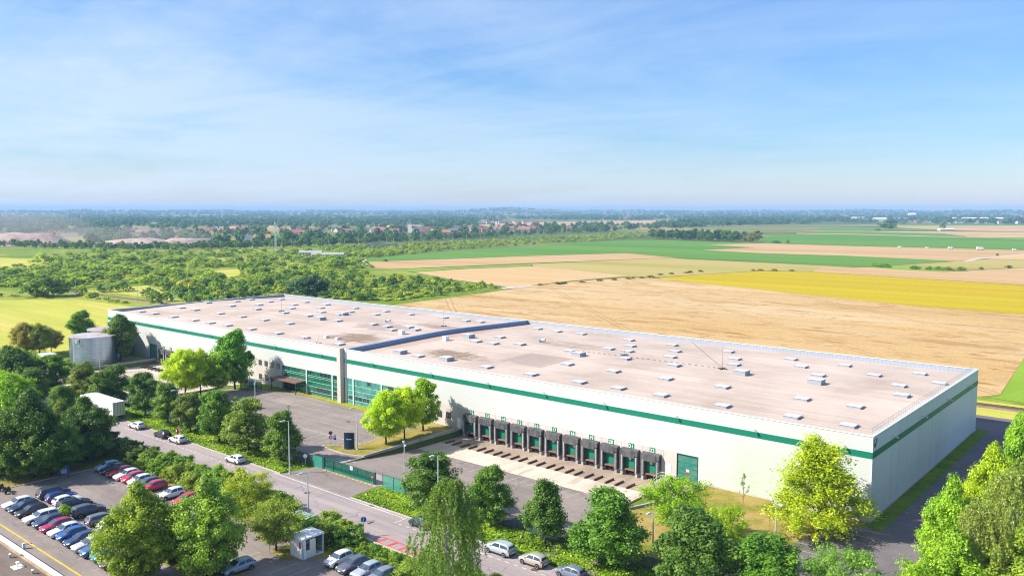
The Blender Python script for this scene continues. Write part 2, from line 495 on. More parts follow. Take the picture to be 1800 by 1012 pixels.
M['cladding'] = cladding_mat('cladding', (0.525, 0.535, 0.51), 'Z', 0.36, (0.42, 0.5, 0.4), 0.35, 0.6, True)
M['cladding_end'] = cladding_mat('cladding_end', (0.62, 0.64, 0.68), 'Z', 0.34, (0.38, 0.36, 0.3), 0.6)  # same white as the front, with the end's bluish shade put into the colour
M['cladding_back'] = cladding_mat('cladding_back', (0.31, 0.345, 0.41), 'X', 0.8, (0.27, 0.3, 0.36), 0.3, 0.15)
M['stripe'] = plain('stripe_green', (0.005, 0.165, 0.1), 0.45, 0, 0.06, 0.5)
M['coping'] = plain('coping_metal', (0.7, 0.72, 0.72), 0.45, 0.2, 0.06)
M['blue_grey'] = plain('firewall_sheet', (0.19, 0.27, 0.42), 0.6, 0, 0.1)  # blue of the firewall's shaded face is put into this colour
M['concrete'] = ground_mat('concrete_panel', [(0.3, (0.4, 0.36, 0.32)), (0.5, (0.47, 0.43, 0.385)), (0.75, (0.54, 0.495, 0.45))], 0.3, 2.0, (0.9, 1.08), 0.85, stretch=(1, 1, 0.3), spec=0.2)
M['concrete_grey'] = ground_mat('concrete_grey', [(0.3, (0.28, 0.26, 0.24)), (0.5, (0.36, 0.34, 0.32)), (0.75, (0.44, 0.42, 0.4))], 0.4, 2.0, (0.85, 1.1), 0.85, spec=0.2)
M['kerb'] = plain('kerb_stone', (0.42, 0.39, 0.36), 0.85)
M['shelter'] = ground_mat('dock_curtain', [(0.3, (0.1, 0.095, 0.1)), (0.5, (0.2, 0.19, 0.195)), (0.75, (0.32, 0.31, 0.31))], 1.6, 8, (0.7, 1.25), 0.8, stretch=(1, 1, 0.4), spec=0.2)
M['pit_shade'] = plain('pit_shade_black', (0.02, 0.02, 0.025), 0.7)  # near-black for the painted shade below the dock levelers
M['door_green'] = plain('door_green', (0.01, 0.17, 0.1), 0.45, 0, 0.1, 1.0)
M['door_green_dark'] = cladding_mat('roller_green', (0.01, 0.16, 0.12), 'Z', 0.5, (0.05, 0.2, 0.2), 0.4, 0.5)
M['white_paint'] = plain('white_paint', (0.8, 0.8, 0.78), 0.5, 0, 0.04)
M['line_white'] = ground_mat('line_white', [(0.3, (0.5, 0.49, 0.47)), (0.6, (0.72, 0.71, 0.69))], 0.8, 5, (0.7, 1.1), 0.8)
M['line_faded'] = ground_mat('line_faded', [(0.35, (0.27, 0.255, 0.24)), (0.6, (0.5, 0.48, 0.46))], 0.8, 5, (0.75, 1.1), 0.8)
M['line_yellow'] = ground_mat('line_yellow', [(0.3, (0.6, 0.38, 0.03)), (0.6, (0.75, 0.5, 0.05))], 0.8, 5, (0.75, 1.1), 0.8)
M['line_red'] = ground_mat('line_red', [(0.3, (0.55, 0.05, 0.05)), (0.6, (0.75, 0.1, 0.1))], 0.8, 5, (0.75, 1.1), 0.8)
M['rust'] = plain('rusty_steel', (0.12, 0.075, 0.05), 0.8, 0.2, 0.3)
M['leveler'] = plain('leveler_rust', (0.25, 0.12, 0.08), 0.75, 0.1, 0.3)
M['steel'] = plain('galvanised', (0.5, 0.53, 0.55), 0.4, 0.6, 0.1)
M['steel_dark'] = plain('dark_steel', (0.06, 0.065, 0.07), 0.5, 0.3, 0.15)
M['pole'] = plain('lamp_pole', (0.5, 0.55, 0.57), 0.5, 0.3, 0.08)
M['mesh_green'] = plain('gate_green', (0.008, 0.1, 0.065), 0.55, 0, 0.1)
M['brown'] = plain('canopy_brown', (0.16, 0.09, 0.065), 0.7)
M['rubber'] = plain('rubber', (0.018, 0.018, 0.02), 0.8)
M['rim'] = plain('wheel_rim', (0.45, 0.46, 0.48), 0.35, 0.7)
M['black'] = plain('black_plastic', (0.02, 0.02, 0.022), 0.5)
M['red_lamp'] = plain('tail_lamp', (0.5, 0.01, 0.015), 0.25, 0, 0.05)
M['head_lamp'] = plain('head_lamp', (0.75, 0.78, 0.8), 0.15, 0.1, 0.05)
M['plate'] = plain('number_plate', (0.78, 0.78, 0.76), 0.5, 0, 0.03)
M['sign_blue'] = plain('sign_blue', (0.02, 0.08, 0.4), 0.4, 0, 0.05)
M['sign_red'] = plain('sign_red', (0.62, 0.02, 0.03), 0.4, 0, 0.05)
M['sign_navy'] = plain('totem_navy', (0.015, 0.03, 0.06), 0.35, 0, 0.1)
M['sign_green'] = plain('sign_green', (0.01, 0.16, 0.09), 0.5, 0, 0.05)
M['house_white'] = plain('render_white', (0.7, 0.66, 0.6), 0.8, 0, 0.08, 0.5)
M['house_brick'] = plain('brick', (0.33, 0.16, 0.11), 0.85, 0, 0.15, 0.8)
M['tile_red'] = plain('roof_tile_red', (0.42, 0.13, 0.08), 0.8, 0, 0.2, 0.4)
M['tile_brown'] = plain('roof_tile_brown', (0.2, 0.1, 0.085), 0.8, 0, 0.2, 0.4)
M['slate'] = plain('slate', (0.11, 0.125, 0.16), 0.6, 0, 0.15, 0.5)
M['bark'] = ground_mat('bark', [(0.3, (0.045, 0.035, 0.026)), (0.7, (0.11, 0.085, 0.065))], 2.0, 9, (0.7, 1.2), 0.95, stretch=(1, 1, 0.3))
M['bark_pale'] = ground_mat('bark_pale', [(0.3, (0.3, 0.28, 0.25)), (0.7, (0.5, 0.48, 0.44))], 2.0, 9, (0.7, 1.2), 0.95)
M['brown_roof'] = ground_mat('brown_roof', [(0.3, (0.13, 0.1, 0.08)), (0.6, (0.19, 0.145, 0.12)), (0.8, (0.24, 0.19, 0.16))], 0.3, 4, (0.85, 1.12), 0.9, streak=(0.8, (0.1, 1, 1), 0.0, (0.9,) * 3, (1.1,) * 3))


def skylight_glass():
    m, nt, out = new_mat('skylight_dome')
    n = noise(nt, world_pos(nt), 0.9, 4)
    b = principled(nt, out, ramp(nt, n, [(0.3, (0.5, 0.51, 0.58)), (0.7, (0.62, 0.63, 0.68))]), 0.6, 0, 0.5)
    return m


M['skylight'] = skylight_glass()
M['skylight_frame'] = plain('skylight_upstand', (0.3, 0.31, 0.35), 0.6, 0, 0.08)


def glass_mat(name, col, rough=0.06, spec=0.7):
    m, nt, out = new_mat(name)
    p = world_pos(nt)
    n = noise(nt, p, 0.6, 3)
    principled(nt, out, ramp(nt, n, [(0.35, tuple(c * 0.7 for c in col)), (0.65, tuple(c * 1.25 for c in col))]), rough, 0, spec)
    return m


M['glass_green'] = glass_mat('glass_green', (0.01, 0.11, 0.06))
M['glass_teal'] = glass_mat('glass_teal', (0.06, 0.23, 0.19), 0.1)
M['glass_dark'] = glass_mat('glass_dark', (0.02, 0.03, 0.04))
M['car_glass'] = glass_mat('car_glass', (0.045, 0.065, 0.085), 0.05, 0.9)  # base tinted blue to stand in for reflected sky
M['mullion'] = plain('mullion', (0.42, 0.62, 0.54), 0.5, 0, 0.05)
M['mullion_dark'] = plain('mullion_dark', (0.12, 0.3, 0.23), 0.5, 0, 0.05)
M['shelter_glass'] = glass_mat('pale_glass', (0.3, 0.42, 0.42), 0.1)


def obj_color_mat(name, rough, metal=0.0, spec=0.5, coat=0.0, var=0.06):
    m, nt, out = new_mat(name)
    oi = nt.nodes.new('ShaderNodeObjectInfo')
    n = noise(nt, world_pos(nt), 1.3, 4)
    c = mix(nt, 1.0, oi.outputs['Color'], ramp(nt, n, [(0.3, (1 - var,) * 3), (0.7, (1 + var,) * 3)]), 'MULTIPLY')
    b = principled(nt, out, c, rough, metal, spec)
    b.inputs['Coat Weight'].default_value = coat
    b.inputs['Coat Roughness'].default_value = 0.05
    return m


M['paint'] = obj_color_mat('car_paint', 0.38, 0.15, 0.5, 0.6)
M['tint'] = obj_color_mat('tinted_surface', 0.75)


def leaf_material():
    m, nt, out = new_mat('leaves')
    oi = nt.nodes.new('ShaderNodeObjectInfo')
    at = nt.nodes.new('ShaderNodeAttribute')
    at.attribute_name = 'tone'
    hs = nt.nodes.new('ShaderNodeHueSaturation')
    nt.links.new(oi.outputs['Color'], hs.inputs['Color'])
    t = at.outputs['Fac']
    nt.links.new(math_n(nt, 'ADD', math_n(nt, 'MULTIPLY', t, -0.05), 0.525), hs.inputs['Hue'])
    nt.links.new(math_n(nt, 'ADD', math_n(nt, 'MULTIPLY', t, 1.9), 0.68), hs.inputs['Value'])
    hs.inputs['Saturation'].default_value = 1.0
    d = nt.nodes.new('ShaderNodeBsdfPrincipled')
    d.inputs['Roughness'].default_value = 0.48
    d.inputs['Specular IOR Level'].default_value = 0.45
    nt.links.new(hs.outputs['Color'], d.inputs['Base Color'])
    tr = nt.nodes.new('ShaderNodeBsdfTranslucent')
    nt.links.new(mix(nt, 1.0, hs.outputs['Color'], (1.25, 1.15, 0.6), 'MULTIPLY'), tr.inputs['Color'])
    mx = nt.nodes.new('ShaderNodeMixShader')
    mx.inputs[0].default_value = 0.42
    nt.links.new(d.outputs[0], mx.inputs[1])
    nt.links.new(tr.outputs[0], mx.inputs[2])
    nt.links.new(mx.outputs[0], out.inputs['Surface'])
    return m


M['leaf'] = leaf_material()


def mesh_fence_mat(name, col, alpha):
    m, nt, out = new_mat(name)
    d = nt.nodes.new('ShaderNodeBsdfDiffuse')
    d.inputs['Color'].default_value = (*col, 1)
    tr = nt.nodes.new('ShaderNodeBsdfTransparent')
    mx = nt.nodes.new('ShaderNodeMixShader')
    n = noise(nt, world_pos(nt), 1.0, 3)
    nt.links.new(ramp(nt, n, [(0.3, (alpha - 0.08,) * 3), (0.7, (alpha + 0.08,) * 3)]), mx.inputs[0])
    nt.links.new(tr.outputs[0], mx.inputs[1])
    nt.links.new(d.outputs[0], mx.inputs[2])
    nt.links.new(mx.outputs[0], out.inputs['Surface'])
    return m


M['wire'] = mesh_fence_mat('wire_mesh', (0.01, 0.09, 0.065), 0.68)
M['wire_grey'] = mesh_fence_mat('wire_mesh_grey', (0.07, 0.11, 0.09), 0.55)
M['wire_light'] = mesh_fence_mat('wire_mesh_light', (0.06, 0.3, 0.22), 0.6)
SKY_SAT, SKY_VAL, SKY_TINT, SKY_STR = 1.0, 1.0, (1.0, 1.0, 1.0), 0.098
CLOUD_COL = (4.1, 4.75, 5.6)
HAZE_COL, HAZE_D = (0.4, 0.66, 1.0), 1.2e-4
EXPOSURE = 1.0
# ------------------------------------------------------------------ terrain
def pit(x, y):
    z = 0.0
    if 154.6 < x < 203.2 and -30 < y < 0.2:
        z = -1.2 if y > -12.4 else -1.2 * (y + 30) / 17.6
    elif 31.5 < x < 81 and -26 < y < 0.2:
        z = -1.2 if y > -10 else -1.2 * (y + 26) / 16.0
    return z


def smooth(a, b, v):
    t = min(1, max(0, (v - a) / (b - a)))
    return t * t * (3 - 2 * t)


def hill(x, y):
    dx, dy = x - CAM[0], y - CAM[1]
    d = math.hypot(dx, dy)
    if d < 2600:
        return 0.0
    az = math.degrees(math.atan2(dx, dy)) - math.degrees(YAW)
    h = 32 * smooth(4500, 10500, d) * (1 + 0.12 * math.sin(az * 0.9) + 0.08 * math.sin(az * 2.3 + 1))
    for (a0, sa, d0, sd, hh) in ((-0.6, 2.6, 8200, 1300, 40), (5, 4, 9500, 1500, 10), (-25, 6, 9000, 1500, 8), (22, 5, 9500, 1500, 8)):
        h += hh * math.exp(-((az - a0) / sa) ** 2 - ((d - d0) / sd) ** 2)
    return h


def gz(x, y):
    return pit(x, y) + hill(x, y)


def lines(vals):
    return sorted(set(round(v, 3) for v in vals))


far = [s * v for v in (800, 1200, 1700, 2300, 3000, 3600, 4200, 4800, 5400, 6000, 6600, 7200, 7800, 8400, 9000, 9600, 10200, 11000, 12000, 13500, 15000) for s in (-1, 1)]
xs = lines(far + [-500, -300, -150, -50, 0, 31.45, 31.55, 45, 60, 80.95, 81.05, 100, 125, 154.55, 154.65, 170, 185, 203.15, 203.25, 233, 260, 300, 350, 450, 600])
ys = lines(far + [-500, -300, -150, -80, -50, -40, -30, -26, -20, -12.4, -10, -5, 0.15, 0.25, 30, 66, 80, 120, 200, 300, 400, 500, 600])
vv = [(x, y, gz(x, y) - (0.03 if abs(x) < 400 and abs(y) < 300 else 0.0)) for x in xs for y in ys]
ny = len(ys)
ff = [(i * ny + j, (i + 1) * ny + j, (i + 1) * ny + j + 1, i * ny + j + 1) for i in range(len(xs) - 1) for j in range(ny - 1)]
me = bpy.data.meshes.new('ground')
me.from_pydata(vv, [], ff)
me.materials.append(M['land'])
tag(inst('ground', me), kind='structure')


def sheet(name, pts, z, mat, kind='structure', hole=None):
    bm = bmesh.new()
    vs = [bm.verts.new((p[0], p[1], z)) for p in pts]
    f = bm.faces.new(vs)
    f.normal_update()
    bmesh.ops.triangulate(bm, faces=[f])
    for f in bm.faces:
        if f.normal.z < 0:
            f.normal_flip()
    me = bpy.data.meshes.new(name)
    bm.to_mesh(me)
    bm.free()
    me.materials.append(M[mat])
    o = inst(name, me)
    tag(o, kind=kind)
    return o


def psheet(name, px, z, mat, extra=()):
    return sheet(name, [G(a, b)[:2] for a, b in px] + list(extra), z, mat)


# --- the open country: scrub, meadow and crops (boundaries surveyed from the photograph)
psheet('scrub_field', [(-700, 640), (-500, 430), (0, 424), (620, 424), (660, 455), (690, 474), (730, 480), (800, 492), (880, 506), (890, 512)], 0.02, 'scrub_ground', [(-20, 100), (300, 110), (300, 70), (-60, 66), (-60, -130), (-200, -130)])
psheet('meadow', [(-420, 600), (-250, 528), (0, 527), (140, 527), (205, 535), (330, 552)], 0.05, 'meadow', [(-40, 66), (-2, 66), (-2, -12), (-30, -28), (-90, -60)])
psheet('meadow_field', [(-60, 453), (0, 453), (78, 456), (80, 466), (40, 470), (-60, 472)], 0.06, 'meadow')
psheet('wheat_field', [(690, 537), (800, 523), (880, 511), (935, 502), (1020, 494), (1110, 487), (1160, 489.5), (1311, 506.6), (1480, 524.4), (1593, 536.7), (1797, 552.7), (2100, 576), (2050, 600), (1800, 629), (1758, 694), (1719, 697)], 0.06, 'wheat', [(120, 97), (-60, 95)])
psheet('yellow_field', [(1160, 488), (1236, 482.6), (1338, 476.3), (1427, 478), (1480, 481.5), (1658, 493), (1800, 501.6), (2100, 522), (2100, 575), (1797, 552.7), (1593, 536.7), (1480, 524.4), (1311, 506.6), (1160, 490)], 0.09, 'yellow_crop')
psheet('olive_field', [(933, 464), (1180, 453), (1200, 455), (1447, 467), (1500, 470), (1420, 477), (1338, 475.5), (1236, 482), (1160, 487), (1113, 486.5), (940, 469.5)], 0.06, 'olive_crop')
psheet('pale_wheat_field', [(727, 478.5), (830, 472), (933, 468), (1000, 474), (1107, 485), (1000, 494), (900, 505.5), (800, 491.7)], 0.07, 'wheat_pale')
psheet('lime_strip', [(686, 474.5), (830, 468.5), (935, 464), (933, 467), (830, 471), (727, 477.5), (700, 477)], 0.08, 'lime_crop')
psheet('stubble_field', [(646, 460), (800, 455), (933, 450), (1100, 445), (1183, 452.5), (933, 462.5), (690, 473), (650, 470)], 0.06, 'stubble')
psheet('green_field', [(640, 455), (700, 449), (800, 440), (1000, 427.5), (1113, 421.5), (1200, 423), (1330, 427.5), (1480, 445), (1683, 459.3), (1533, 468), (1480, 468.3), (1320, 458.5), (1183, 452.3), (1100, 444.8), (933, 449.8), (800, 454.6), (646, 459.6)], 0.05, 'green_crop')
psheet('stubble_field', [(1245, 430), (1338, 427.7), (1480, 432), (1800, 440), (2100, 448), (2100, 462), (1800, 447), (1740, 452), (1683, 459), (1480, 449.3), (1338, 445), (1236, 439.3), (1329, 435.2)], 0.09, 'stubble')
psheet('green_field', [(1322, 418.5), (1380, 412), (1500, 411), (1720, 418), (1900, 424), (2100, 430), (2100, 447), (1800, 439.7), (1480, 431.7), (1338, 427.3)], 0.06, 'green_crop')
psheet('tan_field', [(1480, 471), (1535, 470), (1658, 478), (1800, 471), (2100, 470), (2100, 522), (1800, 501), (1658, 492.5), (1480, 481), (1427, 477.5), (1447, 468)], 0.07, 'stubble')
psheet('olive_field', [(1535, 469.5), (1640, 462.5), (1735, 456), (1900, 459), (2100, 462), (2100, 470), (1800, 470.5), (1658, 477.5), (1590, 473)], 0.1, 'olive_crop')
psheet('pale_wheat_field', [(1735, 455.5), (1760, 449.5), (1800, 446), (2100, 443), (2100, 462), (1900, 459)], 0.12, 'wheat_pale')
psheet('lime_strip', [(1535, 466), (1585, 468.5), (1600, 472), (1660, 476), (1655, 478), (1590, 474.5), (1535, 470.5)], 0.13, 'lime_crop')
psheet('farm_track', [(1690, 459.5), (1715, 453.8), (1745, 451.5), (1800, 447), (2000, 438), (2000, 439), (1800, 448.3), (1748, 453), (1722, 455.5), (1702, 460)], 0.15, 'gravel_path')
psheet('pale_strip', [(1400, 409.5), (1480, 410.6), (1702, 416.8), (1706, 417.8), (1480, 411.9), (1400, 411)], 0.14, 'wheat_pale')
psheet('green_strip', [(1430, 406.8), (1530, 407.5), (1660, 411), (1702, 415.6), (1690, 416.3), (1480, 410.4), (1420, 409)], 0.12, 'green_crop')
psheet('wheat_field', [(1380, 406), (1576, 406.4), (1800, 408.5), (2100, 411), (2100, 420), (1800, 417.5), (1706, 417.5), (1660, 410.8), (1530, 407.3), (1430, 406.6)], 0.1, 'wheat')
psheet('lime_strip', [(1705, 418), (1800, 418.3), (2100, 421), (2100, 428), (1800, 421), (1740, 419.3)], 0.16, 'lime_crop')
psheet('green_strip', [(1440, 400), (1700, 402), (1660, 405.6), (1440, 405)], 0.1, 'green_crop')
psheet('tan_field', [(1570, 397), (1800, 396.5), (2100, 396.5), (2100, 409), (1800, 407.5), (1700, 405.5), (1580, 400)], 0.12, 'stubble')
psheet('green_field', [(1600, 393), (1800, 394), (2100, 394), (2100, 396.2), (1570, 396.5)], 0.12, 'green_crop')
psheet('tan_field', [(840, 395.5), (900, 391.5), (1080, 388), (1190, 387), (1190, 391), (1085, 394), (960, 397.2), (860, 399)], 0.12, 'stubble')
psheet('pale_wheat_field', [(640, 398), (700, 395.5), (740, 395.5), (740, 397.5), (660, 400)], 0.12, 'wheat_pale')
psheet('pale_wheat_field', [(380, 402), (430, 398), (480, 397), (480, 400), (420, 403)], 0.12, 'wheat_pale')
psheet('stubble_field', [(1190, 382.5), (1290, 380.5), (1290, 382), (1200, 384)], 0.12, 'stubble')
psheet('stubble_field', [(1390, 377.5), (1590, 376.3), (1600, 378.2), (1400, 379.3)], 0.12, 'stubble')
psheet('meadow_field', [(370, 420), (420, 421), (450, 424), (400, 427), (372, 425)], 0.12, 'lime_crop')
psheet('gravel_track', [(880, 505.5), (933, 501.5), (938, 503.2), (885, 508.5)], 0.12, 'gravel_path')
psheet('gravel_track', [(638, 456), (644, 456), (648, 463), (640, 470), (634, 468)], 0.13, 'gravel_path')
psheet('dry_grass_field', [(385, 475), (418, 473), (432, 478), (410, 487), (385, 488), (340, 484)], 0.07, 'meadow')
psheet('dry_grass_field', [(200, 505), (260, 502), (300, 518), (300, 528), (215, 517), (150, 512)], 0.07, 'meadow')
psheet('meadow_verge', [(735, 482), (800, 493), (878, 508), (800, 521), (690, 535), (560, 526), (560, 515), (640, 515), (700, 500)], 0.07, 'grass_green')
sheet('green_verge', [G(1800, 629)[:2], G(2050, 600)[:2], (320, 150), (300, 93.5), G(1735, 699)[:2], G(1758, 696)[:2]], 0.09, 'lime_crop')

# --- around the warehouse
def box_sheet(name, x0, x1, y0, y1, z, mat):
    return sheet(name, [(x0, y0), (x1, y0), (x1, y1), (x0, y1)], z, mat)


PITS = [(31.5, 81), (154.6, 203.2)]
lawn = MB()
cuts = [-60, 31.3, 81.2, 154.45, 203.35, 420]
for i in range(5):
    a, b = cuts[i], cuts[i + 1]
    if i in (1, 3):
        lawn.quad((a, -130, 0.01), (b, -130, 0.01), (b, -30.2 if i == 3 else -26.2, 0.01), (a, -30.2 if i == 3 else -26.2, 0.01))
        lawn.quad((a, 0.4, 0.01), (b, 0.4, 0.01), (b, 84, 0.01), (a, 82, 0.01))
    else:
        lawn.quad((a, -130, 0.01), (b, -130, 0.01), (b, 84, 0.01), (a, 82, 0.01))
tag(lawn.build('lawn_ground', M['grass_green']), kind='structure')
box_sheet('road', -90, 420, -49.4, -40.2, 0.03, 'asphalt')
sheet('driveway', [(151.2, -40.3), (169.0, -40.3), (168.4, -33.6), (152.6, -33.6)], 0.035, 'asphalt_lot')
sheet('car_park', [(84, -33.9), (154.45, -33.9), (154.45, -3.4), (129, -3.1), (101, -1.4), (92, -4.5), (84, -9)], 0.03, 'asphalt_lot')
sheet('yard_lane', [(154.3, -33.7), (168, -33.7), (203.2, -33.7), (203.2, -29.9), (154.3, -29.9)], 0.02, 'asphalt')
yard = MB()
yard.quad((154.6, -30, 0.03), (203.2, -30, 0.03), (203.2, -12.4, -1.17), (154.6, -12.4, -1.17))
tag(yard.build('yard_asphalt', M['asphalt_lot']), kind='structure')
yard = MB()
yard.quad((154.6, -12.4, -1.17), (203.2, -12.4, -1.17), (203.2, -6.4, -1.17), (154.6, -6.4, -1.17), 0)
yard.quad((154.6, -6.4, -1.17), (203.2, -6.4, -1.17), (203.2, 0.1, -1.17), (154.6, 0.1, -1.17), 1)
tag(yard.build('dock_apron', [M['concrete_yard'], M['concrete_dirty']]), kind='structure')
yard = MB()
yard.quad((31.5, -34, 0.03), (81, -34, 0.03), (81, -26, 0.03), (31.5, -26, 0.03))
yard.quad((31.5, -26, 0.03), (81, -26, 0.03), (81, -10, -1.17), (31.5, -10, -1.17))
yard.quad((31.5, -10, -1.17), (81, -10, -1.17), (81, 0.1, -1.17), (31.5, 0.1, -1.17))
tag(yard.build('dock_apron', [M['concrete_yard']]), kind='structure')
sheet('tank_lane', [(5, -30), (31.5, -34), (31.5, -28), (24, -27), (12, -24), (-30, -24), (-60, -28), (-60, -33)], 0.03, 'concrete_yard')
sheet('door_ramp', [(24.5, -11), (31.2, -11), (31.2, -0.1), (26, -0.1)], 0.035, 'asphalt_dark')
sheet('corner_lawn', [(208.5, -2.2), (208, -9), (204, -18), (204.2, -33), (222, -33), (226.5, -20), (229.2, -8), (232.8, -1.5), (232.9, -0.25), (208.5, -0.25)], 0.05, 'grass_dry')
sheet('bay_asphalt', [(204, -40), (420, -40), (420, -34), (246, -20), (243.2, 0), (242.5, 68), (243, 80), (226, 80), (226, 66.5), (235.6, 66.5), (235.6, 2), (235.5, -2.4), (233.4, -2.2), (229.2, -7.5), (226.5, -20), (222, -33), (204, -34)], 0.04, 'asphalt_dark')
sheet('door_apron', [(203.4, -12), (207.8, -9), (208.3, -0.1), (203.4, -0.1)], 0.045, 'concrete_dirty')
sheet('lawn_strip', [(233.5, -1.5), (235.5, -2.0), (235.7, 60), (233.5, 64)], 0.05, 'grass_green')
sheet('glass_lawn', [(101, -1.2), (129, -2.9), (148, -3.2), (148, -0.2), (100, -0.2)], 0.05, 'grass_strip')
sheet('parking_lot', [(124.6, -82), (215, -82), (215, -62.5), (196, -55.4), (168.6, -55.4), (168.6, -49.5), (174.2, -49.5), (176, -55.4)][:5] + [(124.6, -55.4)], 0.03, 'asphalt_lot')
sheet('lot_entry', [(168.2, -55.5), (168.8, -49.3), (176.6, -49.3), (177.2, -55.5)], 0.04, 'asphalt_lot')
sheet('dry_lawn', [(100, -82), (124.5, -82), (124.5, -60), (118, -57), (96, -57)], 0.04, 'grass_dry')
sheet('dry_verge', [(124.6, -55.4), (168, -55.4), (168, -53.4), (124.6, -53.2)], 0.06, 'grass_dry')
sheet('dry_verge', [(177.2, -59.9), (181, -60.4), (186, -55.2), (215, -55.2), (215, -52.8), (177.6, -52.8)], 0.06, 'grass_dry')
sheet('tree_bed', [(157, -70.8), (181, -70.8), (181, -65.6), (157, -65.6)], 0.05, 'grass_dry')
sheet('back_track_verge', [(-60, 77.5), (300, 77.5), (300, 96), (-60, 96)], 0.03, 'meadow')

# kerbs
kb = MB()
for (x0, x1, y0, y1) in ((-90, 151, -40.35, -40.15), (169.2, 204, -40.35, -40.15), (-90, 168, -49.55, -49.35), (177, 420, -49.55, -49.35)):
    kb.box(x0, x1, y0, y1, 0, 0.14)
kb.box(124.45, 124.6, -82, -55.4, 0, 0.13)
kb.box(124.6, 168, -55.45, -55.3, 0, 0.13)
tag(kb.build('kerb', M['kerb']), kind='structure')
# pavement strip of the white edge line at the gate
ln = MB()


def dash(mb, x0, y0, x1, y1, w, z):
    d = Vector((x1 - x0, y1 - y0, 0)).normalized()
    n = Vector((-d.y, d.x, 0)) * w / 2
    zz = lambda x, y: z + pit(x, y)
    mb.quad((x0 - n.x, y0 - n.y, zz(x0, y0)), (x1 - n.x, y1 - n.y, zz(x1, y1)), (x1 + n.x, y1 + n.y, zz(x1, y1)), (x0 + n.x, y0 + n.y, zz(x0, y0)))


def marks(mb, name, mat):
    tag(mb.build(name, M[mat]), kind='structure')


dash(ln, 150, -40.7, 182, -40.9, 0.16, 0.037)
dash(ln, 174, -49.0, 186, -49.1, 0.14, 0.037)
for x in np.arange(96, 150, 1.4):
    dash(ln, x, -43.0, x + 0.75, -43.0, 0.13, 0.037)
for x in np.arange(183, 222, 1.4):
    dash(ln, x, -42.9, x + 0.75, -42.9, 0.13, 0.037)
dash(ln, 182.2, -40.6, 182.2, -42.9, 0.14, 0.037)
marks(ln, 'road_markings', 'line_white')
ln = MB()
for x in np.arange(124, 151, 2.45):      # bays of the visitor car park
    dash(ln, x, -25.2, x, -20.3, 0.12, 0.037)
for x in np.arange(103, 146, 2.6):
    dash(ln, x, -9.5, x, -4.6, 0.1, 0.037)
dash(ln, 104, -19.8, 149, -20.1, 0.16, 0.037)
dash(ln, 96, -31.5, 150, -31.7, 0.12, 0.037)
dash(ln, 112, -14.6, 146, -14.8, 0.1, 0.037)
for x in np.arange(158, 203, 2.05):        # trailer bays
    dash(ln, x, -13.0, x, -17.2, 0.12, 0.037)
for x in np.arange(126, 168, 2.35):
    dash(ln, x, -60.6, x, -56.0, 0.11, 0.037)
for x in np.arange(134.2, 168, 2.45):
    dash(ln, x, -77.4, x, -72.6, 0.1, 0.037)
    dash(ln, x, -71.6, x, -66.9, 0.1, 0.037)
for x in np.arange(180.6, 200, 2.5):
    dash(ln, x, -64.2, x, -59.6, 0.11, 0.037)
dash(ln, 176.6, -61.0, 177.2, -68.5, 0.11, 0.037)
for k in range(7):
    y = -3.4 - 2.5 * k
    x = 231.8 - 0.42 * 2.5 * k
    dash(ln, x, y, x + 5.4, y + 0.3, 0.12, 0.047)
for x in (151.5, 152.6, 153.7, 154.8):
    dash(ln, x, -31.0, x + 0.1, -27.6, 0.5, 0.04)
marks(ln, 'bay_markings', 'line_faded')
ln = MB()
dash(ln, 130, -78.9, 214, -78.9, 0.22, 0.037)
for x in np.arange(154.9, 168, 1.05):
    dash(ln, x, -34.35, x + 0.62, -34.35, 0.28, 0.044)
marks(ln, 'yellow_markings', 'line_yellow')
ln = MB()
rx0, ry0 = 184.8, -47.4
dash(ln, rx0, ry0, 195.5, -47.4, 0.2, 0.038)
dash(ln, rx0, -49.1, 193.5, -49.1, 0.16, 0.038)
for k in range(5):
    dash(ln, rx0 + 0.7 + k * 2.1, -49.2, rx0 + 1.0 + k * 2.1, -47.45, 0.5, 0.0385)
marks(ln, 'red_markings', 'line_red')
# manhole covers and asphalt patches
ln = MB()
for (px, py) in ((940, 1001), (540, 866), (655, 888), (660, 746), (612, 741)):
    g = G(px, py)
    ln.prism([(g[0] + 0.5 * math.cos(a), g[1] + 0.5 * math.sin(a)) for a in np.linspace(0, 2 * math.pi, 16)[:-1]], 0.032, 0.04)
tag(ln.build('manhole_covers', M['rust']), kind='structure')

# island between car park and dock yard
ISL = [(142.6, -25.2), (145, -25.9), (150, -26.2), (154.1, -24.9), (154.2, -0.3), (149, -0.3), (147, -3.4), (146.2, -12), (148, -20), (145.5, -23.5)]
sheet('island_lawn', ISL, 0.14, 'grass_dry')
kb = MB()
for i in range(len(ISL)):
    a, b = Vector(ISL[i]), Vector(ISL[(i + 1) % len(ISL)])
    d = (b - a).normalized()
    n = Vector((d.y, -d.x)) * 0.16
    kb.hull([(a.x, a.y, 0), (a.x + n.x, a.y + n.y, 0), (a.x + n.x, a.y + n.y, 0.15), (a.x, a.y, 0.15)], [(b.x, b.y, 0), (b.x + n.x, b.y + n.y, 0), (b.x + n.x, b.y + n.y, 0.15), (b.x, b.y, 0.15)])
tag(kb.build('island_kerb', M['kerb']), kind='structure')

